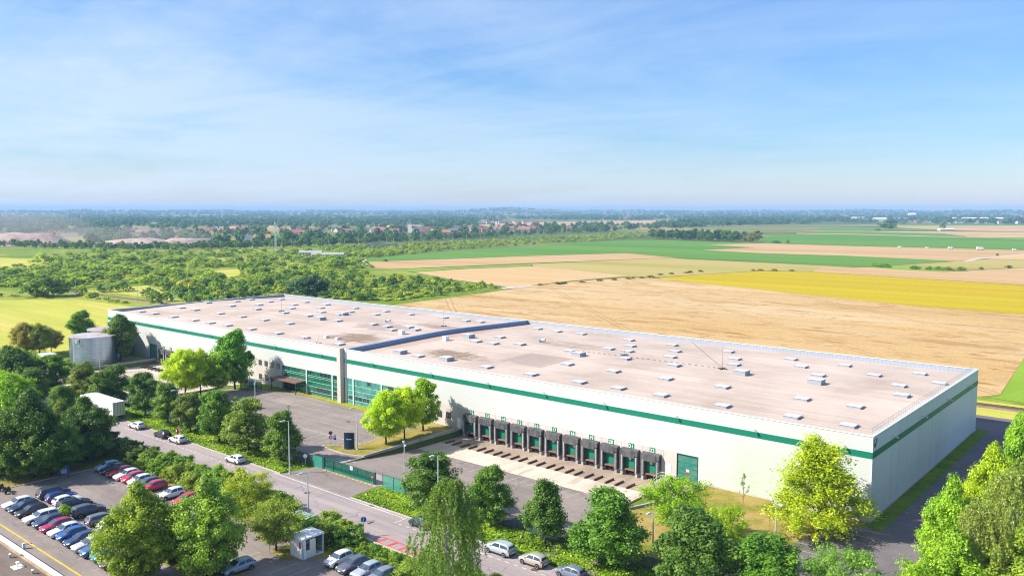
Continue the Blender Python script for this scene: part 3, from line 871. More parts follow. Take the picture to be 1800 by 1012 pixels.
# retaining walls of the two dock yards
def wall_thing(name, pts, mat, label, cat='wall', coping=None):
    mb = MB()
    cp = MB()
    for (a, b) in zip(pts[:-1], pts[1:]):
        d = Vector((b[0] - a[0], b[1] - a[1])).normalized()
        n = Vector((-d.y, d.x)) * 0.13
        ring = lambda p: [(p[0] - n.x, p[1] - n.y, p[2]), (p[0] + n.x, p[1] + n.y, p[2]), (p[0] + n.x, p[1] + n.y, p[3]), (p[0] - n.x, p[1] - n.y, p[3])]
        mb.hull(ring(a), ring(b))
        m2 = n * 1.25
        ring2 = lambda p: [(p[0] - m2.x, p[1] - m2.y, p[3] + 0.002), (p[0] + m2.x, p[1] + m2.y, p[3] + 0.002), (p[0] + m2.x, p[1] + m2.y, p[3] + 0.08), (p[0] - m2.x, p[1] - m2.y, p[3] + 0.08)]
        cp.hull(ring2(a), ring2(b))
    o = empty(name, (pts[0][0], pts[0][1], 0), label, cat)
    for me_, nm, mt in ((mb, 'wall_body', mat), (cp, 'coping', coping or mat)):
        c = me_.build(nm, M[mt], o)
        c.location = (-pts[0][0], -pts[0][1], 0)
    return o


wall_thing('retaining_wall', [(154.35, -25.2, -0.4, 0.25), (154.35, -18.5, -0.9, 0.35), (154.35, -12, -1.2, 0.45), (154.35, -1.6, -1.2, 0.55)], 'concrete_grey', 'grey concrete retaining wall between the grass island and the numbered dock yard')
wall_thing('retaining_wall', [(203.25, -0.4, -1.2, 0.06), (203.25, -14.5, -1.15, 0.06), (203.25, -22, -0.6, 0.04)], 'concrete_grey', 'low concrete retaining wall with rusty edge beside the large green roller door', coping='rust')
wall_thing('retaining_wall', [(208.2, -2.4, -0.2, 0.75), (207.7, -9.5, -0.2, 0.45), (204.0, -19, -0.2, 0.3)], 'concrete_grey', 'short weathered wall edging the dry lawn beyond the roller door')
wall_thing('retaining_wall', [(31.3, -0.6, -1.2, 0.5), (31.3, -8, -1.2, 0.4), (30.8, -16, -0.7, 0.3), (29.5, -24, -0.2, 0.25)], 'concrete_grey', 'grey concrete ramp wall beside the docks near the storage tanks')
wall_thing('retaining_wall', [(81.25, -9, -1.2, 0.35), (82.5, -13, -1.2, 0.35), (81.6, -20, -0.6, 0.25), (81.4, -26, -0.1, 0.2)], 'concrete_grey', 'low wall between bright green trees and the far dock apron', coping='rust')

# ------------------------------------------------------------------ the warehouse
L, WD, XP = 233.3, 65.5, 118.2
wh = empty('warehouse', (0, 0, 0), 'long white warehouse with green stripe, flat pinkish roof and numbered loading docks', 'warehouse')
T = 0.25
c = MB()   # front cladding: butted panels
seg = [(0, 26.6, 0.3), (26.6, 30.7, 4.25), (30.7, 81.0, 4.3), (81.0, 93.2, 6.35), (93.2, 117.9, 5.8), (118.5, 143.4, 5.82), (143.4, 202.75, 4.3), (202.75, 206.65, 4.32), (206.65, L - T, 0.3)]
for a, b, z in seg:
    c.box(a, b, 0, T, z, HB)
c.box(117.9, 118.5, 0.02, T, 5.8, HB)
c.build('front_cladding', M['cladding'], wh)
c = MB()
c.box(L - T, L, 0, WD, 0.3, HB)
c.build('end_cladding', M['cladding_end'], wh)
c = MB()
c.box(0, T, T, WD - T, 0.3, HB)
c.box(0, L - T, WD - T, WD, 0.3, HB)
c.build('back_cladding', M['cladding_back'], wh)
c = MB()
c.box(-0.04, 117.9, -0.05, 0, 9.2, 10.1)
c.box(118.5, L + 0.04, -0.05, 0, 9.2, 10.1)
c.box(L, L + 0.05, 0, WD, 9.2, 10.1)
c.box(-0.05, 0, 0, WD, 9.2, 10.1)
c.build('green_stripe', M['stripe'], wh)
c = MB()
c.box(-0.06, L + 0.06, -0.07, 0.34, HB + 0.003, HB + 0.09)
c.box(-0.06, L + 0.06, WD - 0.34, WD + 0.07, HB + 0.003, HB + 0.09)
c.box(L - 0.4, L + 0.07, 0.345, WD - 0.345, HB + 0.003, HB + 0.09)
c.box(-0.07, 0.34, 0.345, WD - 0.345, HB + 0.003, HB + 0.09)
c.build('coping', M['coping'], wh)
c = MB()   # concrete base and dock walls
for a, b, z in ((0, 26.6, 0.298), (206.65, L, 0.298)):
    MB().box(a, b, -0.06, T, -0.3, z).build('plinth', M['concrete'], wh)
c.box(L - T, L + 0.06, T, WD, -0.3, 0.298)
c.build('plinth', M['concrete'], wh)
MB().box(-0.06, T, T, WD, -0.3, 0.298).build('plinth', M['concrete'], wh)
MB().box(30.7, 81.0, 0.02, T, -1.3, 4.298).build('dock_wall', M['concrete'], wh)
MB().box(81.0, 93.2, 0.0, T, -0.3, 6.348).build('office_wall', M['concrete'], wh)
MB().box(143.4, 202.75, 0.02, T, -1.3, 4.298).build('dock_wall', M['concrete'], wh)
jm = MB().box(-0.03, 0.03, 0.012, 0.0199, -1.2, 4.29).mesh('panel_joint', [M['concrete_grey']])
for x in list(np.arange(151.1, 202, 4.1)) + list(np.arange(36.9, 80, 4.1)):
    inst('panel_joint', jm, wh, (x, 0, 0))


def roof_z(y):
    return 11.3 + 0.9 * (1 - abs(y - WD / 2) / (WD / 2))


c = MB()
for a, b in ((T, 117.8), (118.6, L - T)):
    n = 12
    yy = np.linspace(T, WD - T, 2 * n + 1)
    for y0, y1 in zip(yy[:-1], yy[1:]):
        f = lambda y: roof_z(y) - 0.1 * math.exp(-((y - WD / 2) / 3.0) ** 2)
        c.quad((a, y0, f(y0)), (b, y0, f(y0)), (b, y1, f(y1)), (a, y1, f(y1)))
c.build('roof', M['roof'], wh)
c = MB()
ya = np.linspace(0.3, WD - 0.3, 21)
ft = lambda y: roof_z(y) + 1.0 - 0.1 * math.exp(-((y - WD / 2) / 3.0) ** 2)
for y0, y1 in zip(ya[:-1], ya[1:]):
    c.hull([(117.85, y0, 10.5), (118.5, y0, 10.5), (118.5, y0, ft(y0)), (117.85, y0, ft(y0))], [(117.85, y1, 10.5), (118.5, y1, 10.5), (118.5, y1, ft(y1)), (117.85, y1, ft(y1))])
c.build('firewall', M['blue_grey'], wh)
c = MB()
for y0, y1 in zip(ya[:-1], ya[1:]):
    c.hull([(117.75, y0, ft(y0) + .004), (118.6, y0, ft(y0) + .004), (118.6, y0, ft(y0) + 0.09), (117.75, y0, ft(y0) + 0.09)], [(117.75, y1, ft(y1) + .004), (118.6, y1, ft(y1) + .004), (118.6, y1, ft(y1) + 0.09), (117.75, y1, ft(y1) + 0.09)])
c.build('firewall_coping', M['blue_grey'], wh)
c = MB()
c.box(116.4, 117.6, -1.15, 0.0, -0.1, HB + 0.25)
for z in (2.1, 4.2, 6.3, 8.4, 10.5):
    c.box(116.39, 117.61, -1.16, -0.001, z - 0.02, z + 0.02)
c.build('concrete_fin', M['concrete'], wh)
c = MB()
c.box(117.9, 118.45, -0.06, 0.015, 0.0, 12.3)
c.build('joint_cover', M['coping'], wh)

# curtain walls
def curtain(x0, x1, z0, z1, glass, levels, xs_big, step, nm):
    g = MB()
    lv = [z0] + [z for z in levels if z0 < z < z1] + [z1]
    g.box(x0, x1, 0.05, 0.12, z0, z1)
    go = g.build(nm, M[glass], wh)
    m_ = MB()
    for z in lv:
        m_.box(x0, x1, 0.02, 0.048, z - 0.03, z + 0.03)
    x = x0
    while x < x1:
        m_.box(x - 0.018, x + 0.018, 0.025, 0.047, z0, z1, 1)
        x += step
    for x in xs_big:
        m_.box(x - 0.2, x + 0.2, -0.14, 0.046, z0 - 0.1, z1)
    m_.build('mullions', [M['mullion'], M['mullion_dark']], go)
    return go


curtain(93.2, 117.9, 0.16, 5.8, 'glass_green', (0.9, 2.1, 3.2, 4.3, 4.7), (93.3, 103.45, 113.27), 1.27, 'glass_wall')
curtain(118.5, 143.4, 0.1, 5.82, 'glass_teal', (0.95, 2.0, 3.1, 4.3), (120.8, 130.4, 140.0), 1.2, 'glass_wall')
# darker panes and blue interior partitions seen through the glazing
c = MB()
for (a, b, z0, z1) in ((119, 120.4, 1.05, 1.9), (121.3, 122.4, 1.05, 1.9), (122.6, 123.6, 1.05, 1.9), (123.8, 124.9, 1.05, 1.9), (125.2, 126, 1.05, 1.9), (129, 130, 0.9, 1.9), (125.4, 126.6, 4.9, 5.7), (132.4, 134.2, 4.6, 5.7)):
    MB().box(a, b, 0.035, 0.0495, z0, z1).build('dark_pane', M['glass_dark'], wh)
c = MB()
for (a, b, z0, z1) in ((95, 96.2, 4.75, 5.7), (104, 105.1, 4.75, 5.7), (108.5, 109.7, 4.75, 5.7), (110.2, 111.2, 4.75, 5.7), (111.6, 112.4, 4.75, 5.7), (114, 117.5, 4.75, 5.7), (107, 112, 0.95, 2.0), (113.7, 117.6, 0.95, 2.0)):
    MB().box(a, b, 0.035, 0.0495, z0, z1).build('dark_pane', M['glass_dark'], wh)
# office windows
first = None
for (x, z) in ((84.1, 5.33), (86.7, 5.33), (89.3, 5.33), (91.9, 5.33), (84.1, 1.75), (86.8, 1.75), (89.3, 1.75)):
    wf = MB()
    wf.box(-0.68, 0.68, -0.05, 0.0, -0.66, -0.56).box(-0.68, 0.68, -0.05, 0.0, 0.56, 0.66).box(-0.68, -0.6, -0.05, 0, -0.56, 0.56).box(0.6, 0.68, -0.05, 0, -0.56, 0.56).box(-0.03, 0.03, -0.04, 0, -0.56, 0.56)
    if first is None:
        first = wf.build('window', M['steel_dark'], wh, loc=(x, 0, z))
        pn = MB().box(-0.6, 0.6, -0.02, -0.004, -0.56, 0.56)
        wp = pn.build('pane', M['glass_dark'], first)
    else:
        o = first.copy(); COL.objects.link(o); o.location = (x, 0, z)
        o2 = wp.copy(); COL.objects.link(o2); o2.parent = o
for (x, z) in ((148.2, 2.2), (150.7, 2.3)):
    o = first.copy(); COL.objects.link(o); o.location = (x, 0.02, z)
    o2 = wp.copy(); COL.objects.link(o2); o2.parent = o

# loading docks
def sign_text(s, size, mat, ext=0.004):
    cu = bpy.data.curves.new('t', 'FONT')
    cu.body = s
    cu.size = size
    cu.align_x = 'CENTER'
    cu.align_y = 'CENTER'
    cu.extrude = ext
    ob = bpy.data.objects.new('t', cu)
    COL.objects.link(ob)
    bpy.context.view_layer.update()
    me = bpy.data.meshes.new_from_object(ob.evaluated_get(bpy.context.evaluated_depsgraph_get()))
    bpy.data.objects.remove(ob)
    bpy.data.curves.remove(cu)
    me.materials.clear()
    me.materials.append(M[mat])
    return me


sh = MB()
sh.box(-1.72, -1.12, -0.85, 0.018, -0.45, 2.5).box(1.12, 1.72, -0.85, 0.018, -0.45, 2.35)
sh.hull([(-1.72, -0.85, 2.502), (-1.72, 0.018, 2.502), (-1.72, 0.018, 3.5), (-1.72, -0.85, 3.3)], [(1.72, -0.85, 2.502), (1.72, 0.018, 2.502), (1.72, 0.018, 3.5), (1.72, -0.85, 3.3)])
sh.hull([(-1.15, -0.9, 2.12), (-1.15, -0.852, 2.12), (-1.15, -0.852, 3.15), (-1.15, -0.9, 3.15)], [(1.15, -0.9, 2.12), (1.15, -0.852, 2.12), (1.15, -0.852, 3.15), (1.15, -0.9, 3.15)])
sh_me = sh.mesh('dock_shelter', [M['shelter']])
dd = MB().box(-1.1, 1.1, -0.03, 0.015, 0.02, 2.49)
for z in (0.55, 1.1, 1.65, 2.2):
    dd.box(-1.1, 1.1, -0.036, -0.031, z - 0.012, z + 0.012)
dd_me = dd.mesh('dock_door', [M['door_green']])
lv = MB().box(-1.05, 1.05, -0.5, 0.015, -0.28, 0.0).box(-0.95, 0.95, -0.62, -0.502, -0.2, -0.08)
lv_me = lv.mesh('dock_leveler', [M['leveler']])
pit_me = MB().box(-1.06, 1.06, -0.012, 0.015, -1.18, -0.282).mesh('dock_pit_shade', [M['pit_shade']])  # flat black panel on the wall, painting the pit's shade under the leveler
bp = MB().box(-0.22, 0.22, -0.75, 0.015, -1.2, -0.5).hull([(-0.22, -0.75, -0.498), (-0.22, 0.01, -0.498), (-0.22, 0.01, -0.2), (-0.22, -0.3, -0.2)], [(0.22, -0.75, -0.498), (0.22, 0.01, -0.498), (0.22, 0.01, -0.2), (0.22, -0.3, -0.2)])
bp_me = bp.mesh('dock_buffer', [M['concrete_grey']])
wn_me = MB().box(-0.22, 0.22, -0.045, -0.031, -0.16, 0.16).mesh('vision_pane', [M['plate']])
strip_me = MB().box(-0.03, 0.03, -0.87, -0.852, -0.4, 2.3).mesh('marker_strip', [M['white_paint']])
plate_me = MB().box(-0.52, 0.52, -0.05, 0.018, -0.5, 0.5).mesh('number_sign', [M['sign_green']])
DOCKS = [(157.2 + 4.1 * k, str(12 + k)) for k in range(11)] + [(34.9 + 4.1 * k, str(1 + k)) for k in range(11)]
rr = random.Random(3)
for (x, num) in DOCKS:
    s = inst('dock_shelter', sh_me, wh, (x, 0, 0))
    inst('dock_door', dd_me, s)
    inst('dock_leveler', lv_me, s)
    inst('dock_pit_shade', pit_me, s)
    inst('dock_buffer', bp_me, s, (-1.45, 0, 0))
    inst('dock_buffer', bp_me, s, (1.45, 0, 0))
    inst('marker_strip', strip_me, s, (-1.42, 0, 0))
    inst('marker_strip', strip_me, s, (1.42, 0, 0))
    if rr.random() < 0.5:
        inst('vision_pane', wn_me, s, (rr.choice((-0.2, 0.45)), 0, 1.62))
    n_ = inst('number_sign', plate_me, wh, (x, 0, 3.85))
    tme = sign_text(num, 0.9, 'white_paint')
    t_ = inst('number', tme, n_, (0, -0.056, -0.01))
    t_.rotation_euler = (math.pi / 2, 0, 0)

# doors
def roller(x0, x1, nm):
    r = MB().box(x0, x1, 0.1, 0.2, 0.02, 4.2)
    o = r.build(nm, M['door_green_dark'], wh)
    f = MB().box(x0 - 0.12, x0 - 0.002, -0.04, 0.24, -0.2, 4.3).box(x1 + 0.002, x1 + 0.12, -0.04, 0.24, -0.2, 4.3).box(x0, x1, -0.03, 0.24, 4.201, 4.3)
    f.build('door_frame', M['steel_dark'], o)
    return o


r1 = roller(202.9, 206.5, 'roller_door')
MB().box(204.5, 205.0, 0.07, 0.098, 1.5, 1.9).build('notice', M['white_paint'], r1)
MB().box(204.5, 205.0, 0.07, 0.097, 1.1, 1.49).build('notice', M['sign_red'], r1)
roller(26.75, 30.55, 'roller_door')
c = MB().box(200.85, 201.75, -0.03, 0.018, 0.02, 2.1)
pd = c.build('personnel_door', M['white_paint'], wh)
MB().box(201.6, 201.68, -0.1, -0.032, 1.0, 1.06).build('handle', M['steel'], pd)
c = MB().box(153.2, 154.1, -0.03, 0.018, 0.05, 2.15)
c.build('personnel_door', M['white_paint'], wh)
c = MB().box(L, L + 0.04, 15.8, 16.7, 0.3, 2.3)
pd = c.build('personnel_door', M['coping'], wh)
# steps and handrail to the white door
c = MB()
c.box(200.55, 203.1, -1.3, 0.015, -1.2, 0.0)
for k in range(5):
    c.box(200.55 - 0.28 * (k + 1), 200.55 - 0.28 * k - 0.001, -1.3, 0.0, -1.2, -0.2 * (k + 1))
st = c.build('door_steps', M['concrete_grey'], wh)
c = MB()
for (a, b) in (((203.1, -1.25, 1.0), (200.6, -1.25, 1.0)), ((200.6, -1.25, 1.0), (199.2, -1.25, -0.1)), ((203.1, -1.25, 0.5), (200.6, -1.25, 0.5)), ((200.6, -1.25, 0.5), (199.2, -1.25, -0.6))):
    c.tube(a, b, 0.035)
for x, z0, z1 in ((203.05, 0, 1), (201.8, 0, 1), (200.6, 0, 1), (199.2, -1.15, -0.1)):
    c.tube((x, -1.25, z0), (x, -1.25, z1), 0.035)
c.build('handrail', M['steel'], st)

# entrance canopy
c = MB()
c.hull([(92.6, -2.9, 2.75), (103.0, -2.9, 2.75), (103.0, -2.9, 3.0), (92.6, -2.9, 3.0)], [(92.6, -0.15, 2.85), (103.0, -0.15, 2.85), (103.0, -0.15, 3.15), (92.6, -0.15, 3.15)])
cn = c.build('entrance_canopy', M['brown'], wh)
c = MB()
for x in (92.9, 97.9, 102.7):
    c.box(x - 0.06, x + 0.06, -2.8, -2.68, 0, 2.748)
c.build('canopy_posts', M['steel_dark'], cn)
c = MB().box(94.6, 98.6, -0.1, -0.02, 0.1, 2.6)
c.build('entrance_doors', M['glass_dark'], wh)

# wall lamps
lm = MB()
lm.tube((0, 0, 0), (0, -0.55, 0.32), 0.05, 0.04, 6).tube((0, -0.55, 0.32), (0, -0.95, 0.2), 0.05, 0.05, 6)
lm.hull([(-0.18, -0.8, 0.12), (0.18, -0.8, 0.12), (0.18, -0.8, 0.3), (-0.18, -0.8, 0.3)], [(-0.22, -1.3, -0.02), (0.22, -1.3, -0.02), (0.22, -1.3, 0.14), (-0.22, -1.3, 0.14)])
lm.box(-0.12, 0.12, -0.06, 0.0, -0.2, 0.2)
lm.v = [(x * 0.8, y * 0.72, z * 0.8) for x, y, z in lm.v]
lm_me = lm.mesh('wall_lamp', [M['pole']])
for x in (20, 33.9, 47.4, 61.1, 76, 90.9, 109.3, 127.5, 145.8, 161.5, 175.4, 188.6, 202.7, 216.1, 229.5):
    inst('wall_lamp', lm_me, wh, (x, 0, 10.35))
for y in (8.9, 24.8, 40.8, 56.7):
    inst('wall_lamp', lm_me, wh, (L, y, 10.45), rz=math.pi / 2)

# corner emblem: green ring segment with numeral
em = MB()
a_ = np.linspace(0.3, 2 * math.pi - 0.5, 24)
for i in range(23):
    pr_ = lambda a, r: (L + 0.03, 0.95 + r * math.cos(a + 1.57), 11.35 + 1.15 * r * math.sin(a + 1.57))
    em.hull([pr_(a_[i], 0.42), pr_(a_[i], 0.6), tuple(Vector(pr_(a_[i], 0.6)) + Vector((-0.03, 0, 0))), tuple(Vector(pr_(a_[i], 0.42)) + Vector((-0.03, 0, 0)))],
            [pr_(a_[i + 1], 0.42), pr_(a_[i + 1], 0.6), tuple(Vector(pr_(a_[i + 1], 0.6)) + Vector((-0.03, 0, 0))), tuple(Vector(pr_(a_[i + 1], 0.42)) + Vector((-0.03, 0, 0)))])
em.box(L, L + 0.03, 0.75, 0.93, 10.75, 11.4).box(L, L + 0.03, 1.0, 1.15, 10.7, 11.3)
eo = em.build('emblem', M['sign_green'], wh)
t_ = inst('numeral', sign_text('2', 0.85, 'sign_green'), eo, (L + 0.02, 1.85, 11.5))
t_.rotation_euler = (math.pi / 2, 0, math.pi / 2)

# roof equipment: skylights surveyed on the photograph
def rpt(px, py):
    z = 11.8
    for _ in range(6):
        g = G(px, py, z)
        z = roof_z(min(max(g[1], 0), WD))
    return g[0], g[1], z


S3 = lambda X, Y, l: [(X + a / 3.0, Y + b / 3.0) for a, b in l]
sky = S3(600, 340, [(1033, 716), (1135, 730), (1265, 743), (1517, 776), (1523, 807), (1745, 802), (1760, 835), (1410, 822), (1510, 835), (1735, 865), (1495, 873), (1755, 908), (1435, 940), (1710, 980), (1190, 903), (1000, 957), (1255, 998), (1205, 833), (940, 797), (800, 793), (835, 760), (710, 782), (405, 860), (765, 918), (70, 607), (45, 627), (180, 641), (230, 624), (360, 640), (165, 692), (240, 704), (265, 722), (355, 707), (390, 720), (540, 657), (655, 674), (730, 680)])
sky += S3(1200, 340, [(240, 837), (275, 875), (270, 905), (570, 877), (625, 916), (715, 962), (855, 910), (1010, 962), (1250, 954), (1355, 1005)])
sky += S3(1200, 675, [(1140, 12), (1155, 62), (210, 18), (210, 118), (630, 82), (580, 175), (910, 122), (875, 222)])
sky += S3(0, 340, [(745, 625), (815, 636), (915, 653), (1025, 671), (1110, 685), (1200, 698), (1325, 718), (955, 605), (1030, 616), (1160, 635), (1275, 652), (1395, 670), (1525, 688), (1095, 577), (1220, 594), (1245, 571), (1365, 589), (1355, 612), (1500, 631), (1420, 573), (1320, 561), (1480, 560), (1550, 589), (1535, 608), (1625, 647), (1610, 575), (1690, 606), (1695, 628), (1720, 588), (1790, 641), (1780, 673), (1465, 740), (1605, 762), (1790, 797)])
sky += S3(600, 675, [(1460, 25), (1685, 62)])
tall = S3(600, 340, [(1250, 855), (670, 758), (310, 843), (555, 880), (10, 641)]) + S3(1200, 340, [(310, 952), (705, 1000)]) + S3(0, 340, [(1690, 665)])


def sky_mesh(h, nm):
    s = MB()
    s.box(-1.25, 1.25, -1.1, 1.1, -0.1, h, 1)
    s.hull([(-1.32, -1.17, h + .003), (1.32, -1.17, h + .003), (1.32, 1.17, h + .003), (-1.32, 1.17, h + .003)], [(-1.32, -1.17, h + 0.06), (1.32, -1.17, h + 0.06), (1.32, 1.17, h + 0.06), (-1.32, 1.17, h + 0.06)], 1)
    for x0, x1 in ((-1.26, -0.03), (0.03, 1.26)):
        xm = (x0 + x1) / 2
        s.add([(x0, -1.1, h + .062), (x1, -1.1, h + .062), (x1, 1.1, h + .062), (x0, 1.1, h + .062), (xm - .35, -0.8, h + .11), (xm + .35, -0.8, h + .11), (xm + .35, 0.8, h + .11), (xm - .35, 0.8, h + .11)],
              [(4, 5, 6, 7), (0, 1, 5, 4), (1, 2, 6, 5), (2, 3, 7, 6), (3, 0, 4, 7)], 0)
    return s.mesh(nm, [M['skylight'], M['skylight_frame']])


sky_a, sky_b = sky_mesh(0.3, 'skylight'), sky_mesh(0.75, 'smoke_vent')
for p in sky:
    inst('skylight', sky_a, wh, rpt(*p), sc=(0.92, 0.92, 1))
for p in tall:
    inst('smoke_vent', sky_b, wh, rpt(*p))
bx = MB().box(-0.6, 0.6, -0.6, 0.6, -0.1, 1.0).box(-0.68, 0.68, -0.68, 0.68, 1.003, 1.1)
bx_me = bx.mesh('roof_box', [M['coping']])
for p in S3(600, 340, [(550, 775), (320, 742)]) + S3(0, 340, [(1720, 760), (1780, 770)]):
    inst('roof_box', bx_me, wh, rpt(*p), sc=(1, 1, 1) if p[0] > 610 else (0.8, 0.8, 0.5))
fan = MB().lathe([(0.45, -0.1), (0.45, 0.5), (0.6, 0.55), (0.6, 0.75), (0.3, 0.9)], 14).tube((0.3, 0, 0.6), (1.5, 0.3, 0.7), 0.28, 0.4, 10)
fan_me = fan.mesh('roof_fan', [M['steel']])
for p in S3(600, 340, [(1045, 784), (235, 680)]):
    inst('roof_fan', fan_me, wh, rpt(*p))
for (px, py, top, guys) in ((1270, 648, 603, True), (495, 547, 521, False), (780, 573, 547, False), (1098, 624, 612, False)):
    b = rpt(px, py)
    h = HT(b, top)
    mt = MB().tube((0, 0, -0.1), (0, 0, h), 0.035, 0.02, 6).box(-1.0, 1.0, -0.12, 0.12, -0.05, 0.14).box(-0.12, 0.12, -1.0, 1.0, -0.05, 0.14)
    mt.build('roof_mast', M['steel_dark'], wh, loc=b)
cb = MB()
b = Vector(rpt(1270, 648))
e = Vector(rpt(1216, 605))
cb.tube(b + Vector((0, 0, 0.15)), e + Vector((0, 0, 0.6)), 0.04, n=5)
e2 = Vector(rpt(1010, 616))
for i in range(26):
    a1, a2 = b.lerp(e2, i / 26), b.lerp(e2, (i + 0.5) / 26)
    cb.tube(a1 + Vector((0, 0, 0.1)), a2 + Vector((0, 0, 0.1)), 0.05, n=5)
cb.build('roof_cable', M['steel_dark'], wh)
rl = MB()
for y in np.arange(2, 64.5, 1.25):
    rl.tube((L - 0.75, y, 11.3), (L - 0.75, y, HB + 0.75), 0.03, n=5, caps=False)
for z in (HB + 0.75, HB + 0.3):
    rl.tube((L - 0.75, 1.5, z), (L - 0.75, 64.5, z), 0.03, n=5)
rl.build('roof_railing', M['steel'], wh)
pp = MB()
for (x, y) in ((94.5, 6.5), (101, 4.8)):
    z = roof_z(y)
    pp.tube((x, y, z - 0.1), (x, y, z + 1.0), 0.16, n=10).tube((x, y, z + 0.9), (x + 0.9, y - 0.3, z + 0.5), 0.16, n=10)
pp.build('roof_pipes', M['steel'], wh)
# ------------------------------------------------------------------ vegetation
def leaf_quads(c, n, s, rng, fold=0.12, asp=0.7):
    N_ = len(c)
    r = rng.normal(size=(N_, 3))
    u = np.cross(n, r)
    u /= np.linalg.norm(u, axis=1)[:, None] + 1e-9
    w = np.cross(n, u)
    s = s[:, None]
    v = np.empty((N_, 4, 3))
    v[:, 0] = c - u * s * 0.5
    v[:, 1] = c - w * s * 0.5 * asp + n * s * fold
    v[:, 2] = c + u * s * 0.5
    v[:, 3] = c + w * s * 0.5 * asp + n * s * fold
    return v.reshape(-1, 3), np.arange(N_ * 4).reshape(-1, 4)


def crown_points(rng, hb, ht, R, prof, ncl, nlf, rc, lsz, fill=0.5, lob=0.22, flat=0.75, spray=0.0):
    ph = rng.uniform(0, 6.28, 8)
    t = rng.random(ncl) ** 0.9
    a = rng.uniform(0, 2 * np.pi, ncl)
    env = prof(t) * R * (1 + lob * (np.sin(2 * a + ph[0] + 3 * t) * 0.5 + np.sin(3 * a + ph[1] - 5 * t) * 0.5 + np.sin(5 * a + 9 * t + ph[2]) * 0.4))
    rad = env * (1 - (1 - fill) * rng.random(ncl) ** 1.6) * np.where(rng.random(ncl) < 0.2, rng.random(ncl), 1)
    cc = np.stack([rad * np.cos(a), rad * np.sin(a), hb + t * (ht - hb)], 1)
    # leaders that break the outline, and hollows that let the light through
    nl = 16 if ncl > 60 else 5
    for _ in range(nl):
        aa, tt = rng.uniform(0, 2 * np.pi), rng.uniform(0.15, 1.0)
        e_ = float(prof(np.array([tt]))[0]) * R
        k0 = rng.integers(3, 6)
        for q_ in range(k0):
            f_ = 0.8 + 0.5 * q_ / k0 * rng.uniform(0.6, 1.1)
            cc = np.vstack([cc, [[e_ * f_ * np.cos(aa), e_ * f_ * np.sin(aa), hb + (tt + 0.12 * (f_ - 0.8) * (1 if tt > 0.3 else 0)) * (ht - hb) + (f_ - 0.8) * rc * 0.8]]])
    for _ in range(7 if ncl > 60 else 2):
        aa, tt = rng.uniform(0, 2 * np.pi), rng.uniform(0.1, 0.9)
        e_ = float(prof(np.array([tt]))[0]) * R
        hc = np.array([e_ * np.cos(aa), e_ * np.sin(aa), hb + tt * (ht - hb)])
        cc = cc[np.linalg.norm(cc - hc, axis=1) > 0.26 * R]
    ncl = len(cc)
    rcl = rc * rng.uniform(0.5, 1.35, ncl)
    tone_c = rng.normal(0.5, 0.2, ncl)
    k = rng.integers(max(2, int(nlf * 0.6)), int(nlf * 1.4), ncl)
    idx = np.repeat(np.arange(ncl), k)
    d = rng.normal(size=(len(idx), 3))
    d /= np.linalg.norm(d, axis=1)[:, None]
    rr_ = rng.random(len(idx)) ** 0.45
    off = d * rr_[:, None] * rcl[idx][:, None] * np.array([1, 1, flat])
    if spray:
        out = cc[idx] * np.array([1, 1, 0.0])
        out /= np.linalg.norm(out, axis=1)[:, None] + 1e-6
        off += out * (rng.random(len(idx))[:, None] ** 2) * spray + np.array([0, 0, 1.0]) * (rng.random(len(idx))[:, None] ** 3) * spray * 0.6
    c = cc[idx] + off
    n = d * 0.7 + np.array([0, 0, 0.7]) + rng.normal(size=d.shape) * 0.45
    n /= np.linalg.norm(n, axis=1)[:, None]
    s = lsz * rng.uniform(0.6, 1.3, len(idx))
    tone = np.clip(tone_c[idx] * 0.75 + rng.normal(0.5, 0.2, len(idx)) * 0.25, 0, 1)
    return cc, c, n, s, tone


def limb_mesh(rng, H, r0, hb, targets, mat, name):
    mb = MB()
    ztop = H * 0.72
    pts = [(0, 0, -0.1)]
    x = y = 0.0
    for k in range(1, 6):
        x += rng.normal(0, 0.04 * r0 * 6)
        y += rng.normal(0, 0.04 * r0 * 6)
        pts.append((x, y, ztop * k / 5))
    for k in range(5):
        mb.tube(pts[k], pts[k + 1], r0 * (1.15 if k == 0 else 1 - 0.17 * k), r0 * (1 - 0.17 * (k + 1)), 8, caps=False)
    for tg in targets:
        z0 = min(max(hb * 0.8, tg[2] * 0.55), ztop)
        f = z0 / ztop * 5
        i = min(4, int(f))
        a, b = Vector(pts[i]), Vector(pts[i + 1])
        p = a.lerp(b, f - i)
        q = Vector(tg)
        m_ = p.lerp(q, 0.5) + Vector((0, 0, 0.12 * (q - p).length))
        mb.tube(p, m_, r0 * 0.4, r0 * 0.25, 6, caps=False).tube(m_, q, r0 * 0.25, r0 * 0.06, 5, caps=False)
    return mb.mesh(name, [mat], True)


